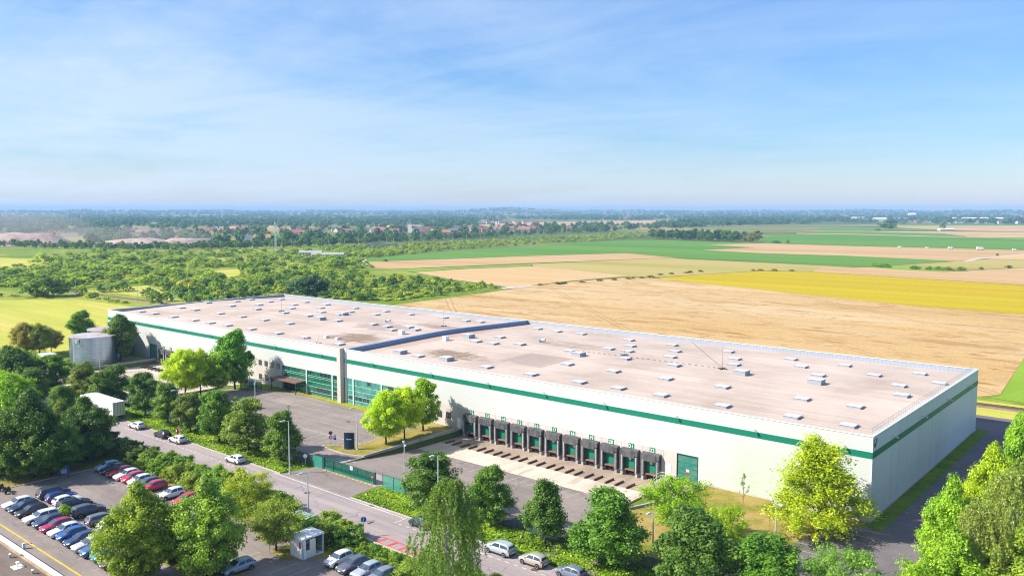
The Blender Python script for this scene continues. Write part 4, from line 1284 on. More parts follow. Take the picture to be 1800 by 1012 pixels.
PROF = {
    'ovoid': lambda t: np.sin(np.pi * np.clip(t * 0.86 + 0.12, 0, 1)) ** 0.75,
    'broad': lambda t: np.clip(1 - (2 * np.abs(t - 0.42)) ** 2.4 * 0.9, 0.05, 1) * np.where(t > 0.42, np.sqrt(np.clip(1 - ((t - 0.42) / 0.6) ** 2, 0.02, 1)), 1),
    'vase': lambda t: np.clip(0.35 + 1.1 * t, 0, 1) * np.sqrt(np.clip(1 - np.clip((t - 0.55) / 0.47, 0, 1) ** 2, 0.03, 1)),
    'cone': lambda t: np.clip(0.75 + t, 0, 1) * np.clip(1.12 - t, 0.06, 1) ** 0.8,
    'dome': lambda t: np.sqrt(np.clip(1 - t ** 2, 0.02, 1)),
}
KINDS = {   # H, R, base, profile, clumps, leaves, clump radius, leaf size, trunk radius, options
    'maple': (9, 3.5, 1.2, 'ovoid', 200, 120, 0.78, 0.27, 0.19, dict(lob=0.26, spray=0.35)),
    'lime': (8.5, 3.2, 1.2, 'cone', 180, 120, 0.74, 0.26, 0.18, dict(lob=0.3, spray=0.6)),
    'locust': (9, 3.5, 1.5, 'ovoid', 260, 110, 0.66, 0.23, 0.16, dict(lob=0.26, fill=0.35, spray=0.7)),
    'airy': (10, 3.5, 0.4, 'cone', 360, 95, 0.58, 0.2, 0.14, dict(lob=0.32, fill=0.3, spray=0.95)),
    'gleditsia': (8, 3.8, 1.2, 'vase', 190, 100, 0.6, 0.21, 0.15, dict(lob=0.4, fill=0.3, spray=1.0)),
    'large': (13, 5.8, 0.9, 'broad', 430, 130, 1.0, 0.31, 0.32, dict(lob=0.3, spray=0.45)),
    'shrub': (2.6, 1.8, 0.1, 'dome', 48, 42, 0.42, 0.22, 0.05, dict(lob=0.35, spray=0.3)),
    'bush': (5, 3.4, 0.2, 'dome', 50, 30, 0.75, 0.5, 0.08, dict(lob=0.35)),
    'row': (9, 4.2, 0.8, 'ovoid', 55, 24, 0.95, 0.75, 0.2, dict(lob=0.3)),
    'sapling': (3.5, 1.1, 1.0, 'ovoid', 14, 10, 0.3, 0.16, 0.03, dict(lob=0.4, spray=0.2)),
}
PROTO = {}
for kind, (H, R, hb, pf, ncl, nlf, rc, ls, r0, kw) in KINDS.items():
    PROTO[kind] = []
    for sd in range(3 if kind not in ('sapling',) else 1):
        rng = np.random.default_rng(100 + sd * 17 + len(kind) * 5 + ncl)
        cc, c, n, s, tone = crown_points(rng, hb + rc * 0.5, H - rc * 0.5, R - rc * 0.6, PROF[pf], ncl, nlf, rc, ls, **kw)
        v, q = leaf_quads(c, n, s, rng)
        cm = np_mesh('crown', v, q, np.repeat(tone, 4), [M['leaf']])
        tg = cc[rng.choice(len(cc), min(len(cc), 22 if kind not in ('bush', 'row') else 8), replace=False)]
        tm = limb_mesh(rng, H, r0, hb, tg, M['bark'], 'trunk')
        PROTO[kind].append((cm, tm, H, R))
# weeping birch: hanging strands
PROTO['birch'] = []
for sd in range(3):
    rng = np.random.default_rng(400 + sd)
    H, R = 13.0, 4.2
    ns = 560
    t = rng.random(ns) ** 0.8
    a = rng.uniform(0, 6.283, ns)
    rad = R * np.sqrt(np.clip(1 - (t * 0.98) ** 2.2, 0.03, 1)) * (0.25 + 0.75 * rng.random(ns) ** 0.55) * (1 + 0.22 * np.sin(3 * a + 4 * t + sd) + 0.15 * np.sin(5 * a - 7 * t))
    top = np.stack([rad * np.cos(a), rad * np.sin(a), 3.2 + t * (H - 3.4)], 1)
    ln_ = rng.uniform(1.2, 3.6, ns) * (1.1 - 0.5 * t)
    kk = 46
    u = np.linspace(0, 1, kk)[None, :, None]
    outd = np.stack([np.cos(a), np.sin(a), 0 * a], 1)
    P_ = top[:, None, :] + outd[:, None, :] * (0.55 * np.sqrt(u)) - np.array([0, 0, 1.0]) * (ln_[:, None, None] * u ** 1.3) + rng.normal(0, 0.1, (ns, kk, 3))
    c = P_.reshape(-1, 3)
    c = c[c[:, 2] > 0.6]
    n = rng.normal(size=c.shape) + np.array([0, 0, 0.25]) + 0.6 * c * np.array([1, 1, 0]) / (np.linalg.norm(c[:, :2], axis=1)[:, None] + .1)
    n /= np.linalg.norm(n, axis=1)[:, None]
    s = 0.24 * rng.uniform(0.6, 1.3, len(c))
    tone = np.clip(rng.normal(0.5, 0.22, len(c)), 0, 1)
    v, q = leaf_quads(c, n, s, rng, 0.1, 0.6)
    cm = np_mesh('crown', v, q, np.repeat(tone, 4), [M['leaf']])
    tm = limb_mesh(rng, H, 0.2, 3, top[rng.choice(ns, 26, replace=False)], M['bark_pale'], 'trunk')
    PROTO['birch'].append((cm, tm, H, R))

_cnt = [0]
C_DARK, C_MID, C_OLIVE = (0.085, 0.155, 0.02), (0.12, 0.2, 0.02), (0.15, 0.2, 0.028)
C_BRIGHT, C_LIME, C_YB = (0.33, 0.44, 0.008), (0.2, 0.33, 0.016), (0.25, 0.24, 0.035)
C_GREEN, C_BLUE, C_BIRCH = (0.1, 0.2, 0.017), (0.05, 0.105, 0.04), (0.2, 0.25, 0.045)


def tree(kind, base, H, R, col, label, group=None, cat='tree', name='tree', var=None, flat=False, bloom=None):
    i = _cnt[0]
    _cnt[0] += 1
    pr = PROTO[kind][(i if var is None else var) % len(PROTO[kind])]
    cm, tm, H0, R0 = pr
    j = random.uniform(0.92, 1.08)
    col = tuple(max(0.005, c * j * random.uniform(0.95, 1.05)) for c in col)
    rz = random.uniform(0, 6.28)
    if flat:
        o = inst(name, cm, None, base, rz, col, (R / R0, R / R0, H / H0))
        return tag(o, label, cat, group)
    e = empty(name, base, label, cat, group, rz, (R / R0, R / R0, H / H0))
    inst('trunk', tm, e)
    inst('crown', cm, e, col=col)
    return e


def ptree(kind, px, py, top, w, col, label, group=None, z=0.0, **kw):
    b = G(px, py, z)
    b = (b[0], b[1], z)
    H = HT(b, top)
    R = 1.0 * w / 2 / PXM((b[0], b[1], z + H * 0.6))
    return tree(kind, b, H, R, col, label, group, **kw)


ROW = 'trees planted along the strip between road and yard fence'
ptree('maple', 255.5, 730.7, 655, 60, C_DARK, 'dark green tree standing beside the rear of the white lorry', ROW)
ptree('lime', 295, 744.8, 676, 60, C_MID, 'mid green tree on the verge behind the black parked hatchback', ROW)
ptree('maple', 334.8, 759.4, 692, 58, C_OLIVE, 'small olive tree on the verge just behind the tall road lamp post', ROW)
ptree('maple', 385.8, 776, 687, 74, C_GREEN, 'round dense fresh green tree, fourth along the verge past the lamp post', ROW)
ptree('lime', 437.2, 795, 706, 94, C_OLIVE, 'wide spreading olive tree with pale leaf clusters behind the last white car', ROW)
ptree('lime', 494.5, 811, 726, 74, C_MID, 'compact tree beside the green fence end, nearest to the sliding gate', ROW)
ptree('maple', 757, 905, 797, 104, C_DARK, 'broad dark tree behind the weeping birch, right of the green gate', ROW)
ptree('maple', 863.5, 927, 820, 80, C_GREEN, 'rounded dark green tree with clear trunk above the silver parked car', ROW)
ptree('lime', 958, 957.7, 846, 82, C_DARK, 'dark upright tree with clear trunk above the beige parked car', ROW)
ptree('lime', 1072, 997, 862, 128, C_GREEN, 'full conical green tree behind the grey blue parked car', ROW)
ptree('maple', 1214, 1052, 896, 140, C_DARK, 'large dark tree at the bottom edge behind the white headed lamp post', ROW)
ptree('maple', 1338, 1060, 940, 138, C_GREEN, 'dense green tree at the bottom edge below the dry lawn', ROW)
ptree('gleditsia', 1478, 1085, 966, 130, (0.13, 0.23, 0.03), 'feathery pale green tree beside the striped parking bays', ROW)
# row further left, between truck and tanks
LB = 'trees between the far dock apron and the road'
ptree('maple', 205, 712, 642, 62, C_DARK, 'dark tree on the verge left of the lorry roof below the dock apron', LB)
ptree('lime', 150, 700, 640, 62, C_OLIVE, 'olive tree in front of the galvanised storage tank', LB)
ptree('maple', 96, 690, 625, 66, C_GREEN, 'bushy green tree in front of the low wall left of the tanks', LB)
ptree('maple', 22, 700, 612, 80, C_DARK, 'dark tree at the left edge below the tank lane', LB)
ptree('large', -20, 720, 640, 80, C_DARK, 'dark tree cut by the left edge of view below the lane', LB)
ptree('lime', 60, 712, 648, 60, C_DARK, 'shaded dark tree between the bright lime tree and the tanks', LB)
ptree('locust', 14, 760, 656, 96, C_LIME, 'bright yellow green tree at the left edge above the dark thicket', LB)
ptree('lime', 176, 716, 655, 46, C_MID, 'narrow green tree in front of the lorry cab', LB)
ptree('lime', 112, 735, 678, 56, C_MID, 'green tree behind the thicket, left of the lorry', LB)
# behind and beside the tanks
ptree('maple', 145, 598, 547, 46, C_GREEN, 'green tree standing in the meadow behind the storage tanks')
ptree('maple', 213, 633, 554, 54, C_DARK, 'oval dark green tree with clear trunk between tanks and warehouse wall')
YG = 'yellowing bushy trees beside the meadow'
ptree('locust', 45, 628, 568, 44, C_YB, 'yellow brown bushy tree nearest the left edge by the meadow', YG)
ptree('locust', 70, 626, 570, 46, (0.22, 0.26, 0.035), 'bushy tree half yellowed in the middle of the meadow side clump', YG)
ptree('locust', 90, 620, 577, 38, (0.2, 0.2, 0.05), 'small browned bushy tree next to the storage tank', YG)
ptree('bush', 30, 640, 610, 70, C_LIME, 'lime green bush at the lane end by the left edge', YG, cat='bush', name='bush')
ptree('bush', 188, 612, 582, 22, C_LIME, 'small lime bush hidden between the tank and the warehouse corner', None, cat='bush', name='bush')
# thicket by the lot
TH = 'dense thicket trees beside the car lot'
ptree('large', 58, 838, 690, 132, C_DARK, 'huge dark tree in the thicket above the blue sign board', TH)
ptree('large', 152, 808, 698, 104, C_DARK, 'tall dark tree of the thicket beside the road, hiding the lorry', TH)
ptree('large', 112, 805, 708, 92, C_OLIVE, 'paler olive tree deep in the middle of the thicket', TH)
ptree('large', -15, 830, 715, 110, C_DARK, 'dark thicket tree cut by the left edge of view', TH)
ptree('large', 92, 834, 735, 96, C_DARK, 'broad low tree at the front of the thicket, left of the blue sign board', TH)
ptree('maple', 30, 842, 772, 74, C_DARK, 'low bushy tree at the thicket foot above the motorcycles', TH)
ptree('maple', 105, 824, 762, 84, C_DARK, 'low dark understorey tree right behind the blue sign board', TH)
ptree('maple', 186, 798, 758, 58, C_DARK, 'low dark understorey tree above the light blue parked car', TH)
# bright trees
BR = 'bright yellow green trees by the far dock apron'
ptree('locust', 326, 700, 616, 70, C_BRIGHT, 'bright lime tree furthest left in front of the far docks', BR)
ptree('locust', 352.7, 694, 616, 50, C_BRIGHT, 'bright lime tree with slender trunk in the middle of the far apron group', BR)
ptree('locust', 383, 691, 622, 50, C_LIME, 'yellow green slim tree beside the big green tree by the office', BR)
ptree('maple', 413, 684, 583, 70, (0.1, 0.24, 0.01), 'big rounded fresh green tree casting shadow on the office windows', BR)
PK = 'bright trees on the grass island'
ptree('locust', 679, 781, 689, 70, C_BRIGHT, 'bright yellow tree nearest the dark totem sign on the island', PK, var=0)
ptree('locust', 711, 772, 682, 62, C_BRIGHT, 'bright yellow tree in the middle of the island group', PK, var=1)
ptree('maple', 743.6, 757.5, 666, 62, (0.2, 0.34, 0.008), 'greener island tree closest to dock number twelve', PK, var=0)
# lawn by the near corner
ptree('gleditsia', 1186, 940, 840, 108, C_LIME, 'spreading feathery lime tree beside the dock ramp and roller door')
ptree('gleditsia', 1272, 1000, 890, 74, (0.22, 0.33, 0.012), 'lime tree partly hidden behind the large dark tree below the lawn')
ptree('airy', 1440, 940, 781, 160, (0.28, 0.37, 0.012), 'tall bright yellow green tree shading the near corner of the warehouse', var=1)
ptree('sapling', 1306, 893, 834, 20, (0.12, 0.2, 0.05), 'thin staked sapling on the dry lawn against the white wall', cat='sapling', name='sapling')
ptree('sapling', 1352, 925, 886, 20, (0.16, 0.2, 0.05), 'sparse leaning sapling on the dry lawn left of the bright tree', cat='sapling', name='sapling')
# mass by the side road
RM = 'trees massed along the side road'
ptree('large', 1668, 1045, 846, 120, C_LIME, 'lime green maple at the lower end of the side road', RM)
ptree('large', 1738, 985, 785, 112, (0.3, 0.4, 0.01), 'bright yellow maple leaning toward the side road', RM)
ptree('maple', 1790, 935, 752, 84, C_LIME, 'lime tree further up the side road behind the bright maple', RM)
ptree('large', 1838, 880, 712, 110, C_MID, 'green tree at the right edge beside the rail line', RM)
ptree('maple', 1792, 842, 728, 44, C_LIME, 'slim green tree nearest the far end of the side road', RM)
ptree('birch', 1772, 1070, 822, 126, C_BIRCH, 'pale weeping birch in the middle of the right hand trees', RM)
ptree('birch', 1822, 1030, 786, 120, (0.16, 0.24, 0.03), 'weeping birch cut by the right edge of view', RM)
ptree('large', 1672, 1120, 935, 160, C_LIME, 'wide lime tree at the bottom right above the frame edge', RM)
ptree('large', 1795, 1130, 930, 180, (0.17, 0.26, 0.02), 'wide green tree in the bottom right corner', RM)
ptree('birch', 1715, 1110, 880, 110, C_BIRCH, 'smaller weeping birch low in the right hand trees', RM)
ptree('bush', 1622, 1050, 985, 70, C_LIME, 'leafy bush at the foot of the right hand trees', RM, cat='bush', name='bush')
# lot trees in the foreground
LT = 'trees in the planted bed of the car lot'
ptree('large', 246, 1022, 850, 136, (0.19, 0.27, 0.02), 'large yellowish green maple between the car rows', LT, var=0)
ptree('large', 366, 1012, 846, 138, (0.17, 0.25, 0.024), 'large maple with pale leaf clusters right of the twin maple', LT, var=1)
ptree('locust', 318, 1004, 930, 60, (0.17, 0.17, 0.03), 'small browning tree squeezed between the two big maples', LT)
ptree('gleditsia', 430, 925, 832, 92, (0.24, 0.3, 0.016), 'yellow tree rising from the hedge along the road', LT)
ptree('gleditsia', 486, 968, 884, 96, (0.17, 0.24, 0.022), 'small spreading tree with clear trunk beside the white cabin', LT)
ptree('locust', 115, 915, 886, 18, C_LIME, 'tiny lime sapling between the two rows of parked cars', LT, cat='sapling', name='sapling')
ptree('sapling', 16, 852, 830, 14, C_MID, 'little sapling on the dry grass near the motorcycle', None, cat='sapling', name='sapling')
ptree('birch', 790, 1075, 838, 122, (0.13, 0.2, 0.03), 'tall weeping birch rising in front of the road at the bottom centre', None, var=0)

# hedge shrubs between road and lot
HG = 'shrubs of the hedge along the road'
rh = random.Random(5)
for (x0, x1, y0, y1, step) in ((130, 168, -53.0, -50.4, 1.7), (177.4, 216, -54.0, -50.6, 1.8)):
    x = x0
    while x < x1:
        for y in (y0 + rh.uniform(-.4, .6), y1 + rh.uniform(-.7, .3)):
            s_ = rh.uniform(0.75, 1.35) * (0.55 if 183 < x < 197 else 1)
            if 183 < x < 197 and y > -51.6:
                y -= 1.2
            col = rh.choice([(0.12, 0.22, 0.018), (0.16, 0.26, 0.02), (0.09, 0.19, 0.018), (0.2, 0.27, 0.025)])
            tree('shrub', (x + rh.uniform(-.5, .5), y, 0), 2.3 * s_, 1.7 * s_ * rh.uniform(.85, 1.2), col, 'leafy green shrub in the roadside hedge of the car lot', HG, 'shrub', 'shrub')
        x += step
for (x, y, r) in ((124, -51.5, 2.4), (127, -52.6, 2.2), (120, -52, 2.6), (116, -53, 2.5), (128.5, -50.6, 1.6)):
    tree('shrub', (x, y, 0), 2.9, r, C_DARK, 'dark shrub at the shaded end of the roadside hedge', HG, 'shrub', 'shrub')


def scatter_plants(name, polys, n, size, cols, hmax, label, seed, cat='ground cover'):
    """leafy ground cover over a strip"""
    rng = np.random.default_rng(seed)
    P_, per = [], n // len(polys)
    for (x0, x1, y0, y1) in polys:
        m = int(per)
        P_.append(np.stack([rng.uniform(x0, x1, m), rng.uniform(y0, y1, m)], 1))
    p = np.concatenate(P_)
    f = np.sin(p[:, 0] * 0.8 + 1.3 * np.sin(p[:, 1] * 1.1)) * np.sin(p[:, 1] * 1.3 + p[:, 0] * 0.23) + rng.normal(0, 0.35, len(p))
    k = f > -0.35
    p, f = p[k], f[k]
    h = np.clip(0.12 + 0.35 * hmax * (f + 0.5), 0.05, hmax)
    c = np.stack([p[:, 0], p[:, 1], rng.uniform(0.15, 1, len(p)) * h + 0.02], 1)
    nn = rng.normal(size=c.shape) * 0.5 + np.array([0, 0, 1.0])
    nn /= np.linalg.norm(nn, axis=1)[:, None]
    tone = np.clip(0.5 + 0.25 * np.sin(p[:, 0] * 0.35) * np.sin(p[:, 1] * 0.9) + rng.normal(0, 0.2, len(p)), 0, 1)
    v, q = leaf_quads(c, nn, size * rng.uniform(0.6, 1.4, len(c)), rng)
    o = inst(name, np_mesh(name, v, q, np.repeat(tone, 4), [M['leaf']]), col=cols)
    tag(o, label, cat, None, 'stuff')


scatter_plants('verge_plants', [(20, 151, -40.0, -34.4), (169.5, 222, -40.0, -34.2)], 70000, 0.34, (0.17, 0.27, 0.016), 0.6, 'bright green ground cover plants along the road verge', 1)
scatter_plants('hedge_plants', [(120, 168, -55.0, -49.9), (177, 220, -55.5, -49.9)], 26000, 0.3, (0.14, 0.23, 0.018), 0.5, 'low green plants under the roadside hedge', 2)

# scrubland: the bushes one can tell apart, nearest first, then the rest
def in_poly(x, y, poly):
    r = False
    n = len(poly)
    for i in range(n):
        (x1, y1), (x2, y2) = poly[i], poly[(i + 1) % n]
        if (y1 > y) != (y2 > y) and x < (x2 - x1) * (y - y1) / (y2 - y1) + x1:
            r = not r
    return r


SCRUB = [(-30, 470), (82, 468), (90, 452), (100, 444), (250, 441), (560, 439), (640, 446), (655, 470), (700, 484), (762, 490), (872, 507), (790, 516), (690, 531), (480, 522), (330, 545), (262, 540), (140, 521), (-30, 522)]
CLEAR = [[(150, 506), (200, 498), (270, 500), (300, 518), (330, 528), (330, 548), (262, 542), (140, 516)], [(375, 472), (425, 471), (436, 478), (410, 490), (345, 486)],
         [(-30, 505), (40, 505), (140, 512), (140, 521), (-30, 521)], [(650, 472), (700, 482), (690, 492), (650, 486)], [(200, 486), (330, 490), (330, 497), (210, 494)]]
rs = random.Random(21)
cand = []
while len(cand) < 1120:
    x, y = rs.uniform(-30, 880), rs.uniform(439, 545)
    if not in_poly(x, y, SCRUB):
        continue
    if any(in_poly(x, y, c_) for c_ in CLEAR) and rs.random() < 0.93:
        continue
    dens = 0.42 + 0.8 * math.sin(x * 0.04 + 2.1 * math.sin(y * 0.12)) * math.sin(y * 0.42 + x * 0.018)
    if x > 640:
        dens *= 0.35
    if y > 515 and x > 480:
        dens *= 0.3
    if rs.random() > dens:
        continue
    b = G(x, y)
    cand.append((b[0], b[1], rs.choice((0.45, 0.6, 0.7, 0.85, 1.0, 1.25)) * (0.75 if x > 640 else 1), rs.choice([(0.1, 0.2, 0.02), (0.16, 0.27, 0.02), (0.22, 0.31, 0.025), (0.27, 0.33, 0.03), (0.07, 0.14, 0.02), (0.14, 0.22, 0.04), (0.3, 0.33, 0.04)])))
cand += [(*G(76, 464)[:2], 2.6, (0.06, 0.13, 0.02)), (*G(300, 484)[:2], 2.0, (0.27, 0.26, 0.04)), (*G(425, 476)[:2], 1.6, (0.3, 0.25, 0.08)), (*G(286, 502)[:2], 1.4, C_MID), (*G(217, 512)[:2], 1.5, C_MID),
         (*G(540, 521)[:2], 2.4, C_BLUE), (*G(556, 520)[:2], 2.2, C_BLUE), (*G(524, 517)[:2], 2.0, C_BLUE), (*G(596, 521)[:2], 1.6, C_MID), (*G(735, 503)[:2], 1.3, C_MID), (*G(690, 500)[:2], 1.2, C_MID), (*G(78, 522)[:2], 2.8, C_DARK), (*G(60, 520)[:2], 2.0, C_DARK), (*G(108, 520)[:2], 2.0, C_MID), (*G(590, 468)[:2], 2.4, C_DARK), (*G(586, 472)[:2], 2.0, C_MID)]
cand.sort(key=lambda q: (q[0] - CAM[0]) ** 2 + (q[1] - CAM[1]) ** 2)
SG = 'bushes scattered over the scrubland'
for i, (x, y, s_, col) in enumerate(cand[:285]):
    tree('bush', (x, y, 0), 4.9 * s_ * rs.uniform(0.75, 1.15), 3.4 * s_, col, 'rounded bush on the scrubland between meadow and village', SG, 'bush', 'bush', flat=True)


def merged_bushes(name, items, proto_kind, label, cat, sub=1.0, seed=5, col=(1, 1, 1)):
    """one mesh of many distant crowns, for what nobody would count"""
    rng = np.random.default_rng(seed)
    V, T = [], []
    for (x, y, z, h, r, tn) in items:
        me_, _, H0, R0 = PROTO[proto_kind][int(rng.integers(0, 3))]
        key = me_.name
        if key not in _cache:
            a_ = np.empty(len(me_.vertices) * 3, np.float32)
            me_.vertices.foreach_get('co', a_)
            t_ = np.empty(len(me_.vertices), np.float32)
            me_.attributes['tone'].data.foreach_get('value', t_)
            _cache[key] = (a_.reshape(-1, 4, 3), t_.reshape(-1, 4))
        a_, t_ = _cache[key]
        pick = rng.random(len(a_)) < sub
        k = a_[pick]
        if sub < 1:
            ctr = k.mean(1, keepdims=True)
            k = ctr + (k - ctr) * min(3.0, (1 / sub) ** 0.5)
        ang = rng.uniform(0, 6.28)
        ca, sa = math.cos(ang), math.sin(ang)
        p = np.empty_like(k)
        p[..., 0] = (k[..., 0] * ca - k[..., 1] * sa) * r / R0 + x
        p[..., 1] = (k[..., 0] * sa + k[..., 1] * ca) * r / R0 + y
        p[..., 2] = k[..., 2] * h / H0 + z
        V.append(p.reshape(-1, 3))
        T.append(np.clip(t_[pick] * 0.5 + tn, 0, 1).reshape(-1))
    v = np.concatenate(V)
    o = inst(name, np_mesh(name, v, np.arange(len(v)).reshape(-1, 4), np.concatenate(T), [M['leaf']]), col=col)
    tag(o, label, cat, None, 'stuff')
    return o


_cache = {}
STRIP = [(555, 437), (700, 431), (860, 423), (1130, 409), (1140, 418), (1000, 426), (800, 439), (640, 454), (600, 446)]
strip = []
while len(strip) < 700:
    x, y = rs.uniform(550, 1140), rs.uniform(408, 455)
    if in_poly(x, y, STRIP):
        b = G(x, y)
        h_ = rs.uniform(1.5, 4.5)
        strip.append((b[0], b[1], 0, h_, h_ * rs.uniform(0.6, 1.1), rs.uniform(0.1, 0.6)))
merged_bushes('scrub_strip', strip, 'bush', 'pale green scrub between the railway belt and the green field', 'scrub', 0.3, 13, (0.2, 0.28, 0.03))
merged_bushes('scrub', [(x, y, 0, 3.9 * s_, 3.7 * s_, rs.uniform(0.0, 0.55)) for (x, y, s_, c_) in cand[285:]], 'bush', 'dense green scrub thickets covering the land behind the warehouse', 'scrub', 0.4, 3, (0.2, 0.29, 0.024))
low = []
while len(low) < 1700:
    x, y = rs.uniform(-30, 900), rs.uniform(440, 545)
    if in_poly(x, y, SCRUB) and not any(in_poly(x, y, c_) for c_ in CLEAR) or (640 < x < 1000 and 418 < y < 440):
        b = G(x, y)
        low.append((b[0], b[1], 0, rs.uniform(0.8, 1.7), rs.uniform(1.5, 3.4), rs.uniform(0.1, 0.6)))
merged_bushes('rough_grass', low, 'bush', 'tussocky green herbs and brambles between the bushes', 'undergrowth', 0.16, 4, (0.24, 0.31, 0.03))

# embankment trees along the main railway, each one told apart in the photograph
EM = 'trees along the railway embankment'
pts = [(-30, 433), (60, 436), (150, 438), (240, 440), (320, 440), (400, 438), (480, 436), (560, 434), (640, 428), (700, 425), (780, 421.5), (860, 417.5), (960, 412), (1060, 407), (1150, 401)]
rt = random.Random(8)
for (a, b) in zip(pts[:-1], pts[1:]):
    nseg = 15 if b[0] < 700 else 12
    for k in range(nseg):
        t_ = (k + rt.random()) / nseg
        g = G(a[0] + (b[0] - a[0]) * t_, a[1] + (b[1] - a[1]) * t_ + rt.uniform(-2.5, 1.0))
        H = rt.uniform(8, 11.5) if a[0] > 380 else rt.uniform(6.5, 10)
        tree('row', (g[0], g[1], 0), H, H * rt.uniform(0.4, 0.6), rt.choice([(0.05, 0.115, 0.022), (0.065, 0.14, 0.022), (0.09, 0.17, 0.025), (0.12, 0.19, 0.03)]), 'bushy green tree in the belt along the railway embankment', EM, 'tree', 'tree', flat=True)
EW = 'trees at the woodland edge beyond the green field'
for k in range(34):
    t_ = k / 33
    g = G(1150 + 178 * t_ + rt.uniform(-3, 3), 421 + 5.5 * t_ + rt.uniform(-3.0, 0.5))
    H = rt.uniform(11, 17)
    tree('row', (g[0], g[1], 0), H, H * rt.uniform(0.42, 0.55), rt.choice([(0.045, 0.11, 0.02), (0.06, 0.13, 0.02), (0.08, 0.15, 0.025)]) if t_ < 0.9 else (0.17, 0.18, 0.03), 'tall rounded tree at the edge of the wood beyond the green field', EW, 'tree', 'tree', flat=True)
FT = 'lone trees and bushes among the fields'
for (px, py, w, top, col, lab) in ((1560, 403.5, 36, 389, C_DARK, 'big dark clump of trees standing alone among the far fields'), (1657, 404, 10, 390.5, C_DARK, 'tall narrow tree beside the low farm shed in the far fields'),
                               (1384, 428, 8, 421, C_OLIVE, 'small pale tree at the tip of the tan stubble field'), (1364, 427, 18, 422.5, C_MID, 'low bush beside the small pale field tree'),
                               (1725, 474, 9, 469, C_DARK, 'dark round bush on the field margin, nearer of two'), (1773, 471.5, 15, 466, C_DARK, 'wide dark bush on the field margin near the right edge'), (1753, 450, 5, 445, C_DARK, 'small bush beside the pale farm track'),
                               (1676, 476.5, 7, 472.5, C_MID, 'tiny bush on the lime coloured field margin'), (677, 459.5, 11, 455.5, C_DARK, 'lone dark bush on the corner of the green field'), (1543, 406, 12, 401, C_MID, 'low bush left of the big lone tree clump')):
    ptree('row', px, py, top, w, col, lab, FT, flat=True)
for k in range(26):
    px = 1535 + k * 2.0 if k < 14 else rt.uniform(1590, 1700)
    py = 468.5 + (px - 1535) * 0.05 + rt.uniform(-1, 1) if k < 14 else 473 + (px - 1590) * 0.03
    g = G(px, py)
    tree('bush', (g[0], g[1], 0), rt.uniform(1.6, 3.2), rt.uniform(2, 3.5), (0.13, 0.27, 0.02), 'green bush in the overgrown strip between two fields', 'bushes on the overgrown field margin', 'bush', 'bush', flat=True)
for k in range(24):
    px = rt.uniform(935, 1240) if k < 20 else rt.uniform(1310, 1400)
    py = 502 - (px - 935) * 0.075 + (7 if px < 1160 else 4) - 6 if px < 1240 else 476
    g = G(px, py)
    tree('bush', (g[0], g[1], 0), rt.uniform(0.8, 1.6), rt.uniform(1.5, 3.0), (0.12, 0.16, 0.03), 'low tuft of weeds along the grassy field boundary', 'weed tufts along the field boundary', 'weed tuft', 'weed_tuft', flat=True)

# far woods, too many and too small to count
def patch(a, b):
    return 0.5 + 0.5 * math.sin(a * 1.7 + 1.3 * math.sin(b * 2.3)) * math.sin(b * 1.9 + 0.7 * math.sin(a * 3.1))


ri = random.Random(31)
mid = []
BARE = [[(830, 386), (1200, 385), (1200, 392), (960, 398.5), (840, 400)], [(380, 396.5), (490, 396), (490, 401), (410, 404)], [(640, 394.5), (745, 394.5), (745, 398.5), (640, 401)], [(368, 419), (455, 420), (455, 428), (365, 427)],
        [(-30, 412), (130, 412), (165, 424), (130, 434), (-30, 436)], [(1330, 412), (1460, 396), (1900, 393), (1900, 440), (1330, 430)], [(1180, 426), (1900, 426), (1900, 440), (1100, 440)]]
while len(mid) < 1500:
    x, y = ri.uniform(-60, 1440), ri.uniform(386, 428)
    lim = 434 if x < 480 else 434 - (x - 480) * 0.045
    if y > lim or any(in_poly(x, y, p_) for p_ in BARE):
        continue
    den = patch(x * 0.03, y * 0.25)
    if 215 < x < 960 and 402 < y < 424:
        den *= 0.28
    if 1160 < x < 1440:
        den = 1.0
    if ri.random() > den:
        continue
    g = G(x, y)
    H = ri.uniform(8, 16)
    mid.append((g[0], g[1], 0, H, H * ri.uniform(0.4, 0.6), ri.uniform(0.0, 0.5)))
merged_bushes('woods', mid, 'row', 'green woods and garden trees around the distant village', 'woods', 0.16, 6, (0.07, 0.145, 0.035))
farw = []
while len(farw) < 7000:
    az, d = ri.uniform(-36, 36), 2500 * (4.6 ** ri.random())
    a_ = math.radians(az) + YAW
    x, y = CAM[0] + d * math.sin(a_), CAM[1] + d * math.cos(a_)
    pxx = 900 + F_PX * math.tan(math.radians(az))
    pat = patch(az * 0.35, d * 0.0016) * (0.7 + 0.6 * patch(az * 1.3 + 4, d * 0.004))
    if pat < (0.34 if d < 6500 else 0.26):
        continue
    if 880 < pxx < 1190 and d < 3600:
        continue
    if pxx > 1420 and d < 3000:
        continue
    H = ri.uniform(10, 19)
    farw.append((x, y, hill(x, y), H, H * ri.uniform(0.55, 0.95), ri.uniform(0.0, 0.45)))
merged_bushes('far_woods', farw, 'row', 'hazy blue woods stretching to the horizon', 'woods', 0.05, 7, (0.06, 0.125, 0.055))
# ------------------------------------------------------------------ vehicles
def interp(st, x):
    st = sorted(st, key=lambda s: -s[0])
    if x >= st[0][0]:
        return st[0][1:]
    for a, b in zip(st[:-1], st[1:]):
        if a[0] >= x >= b[0]:
            t = (a[0] - x) / (a[0] - b[0])
            return tuple(p + (q - p) * t for p, q in zip(a[1:], b[1:]))
    return st[-1][1:]


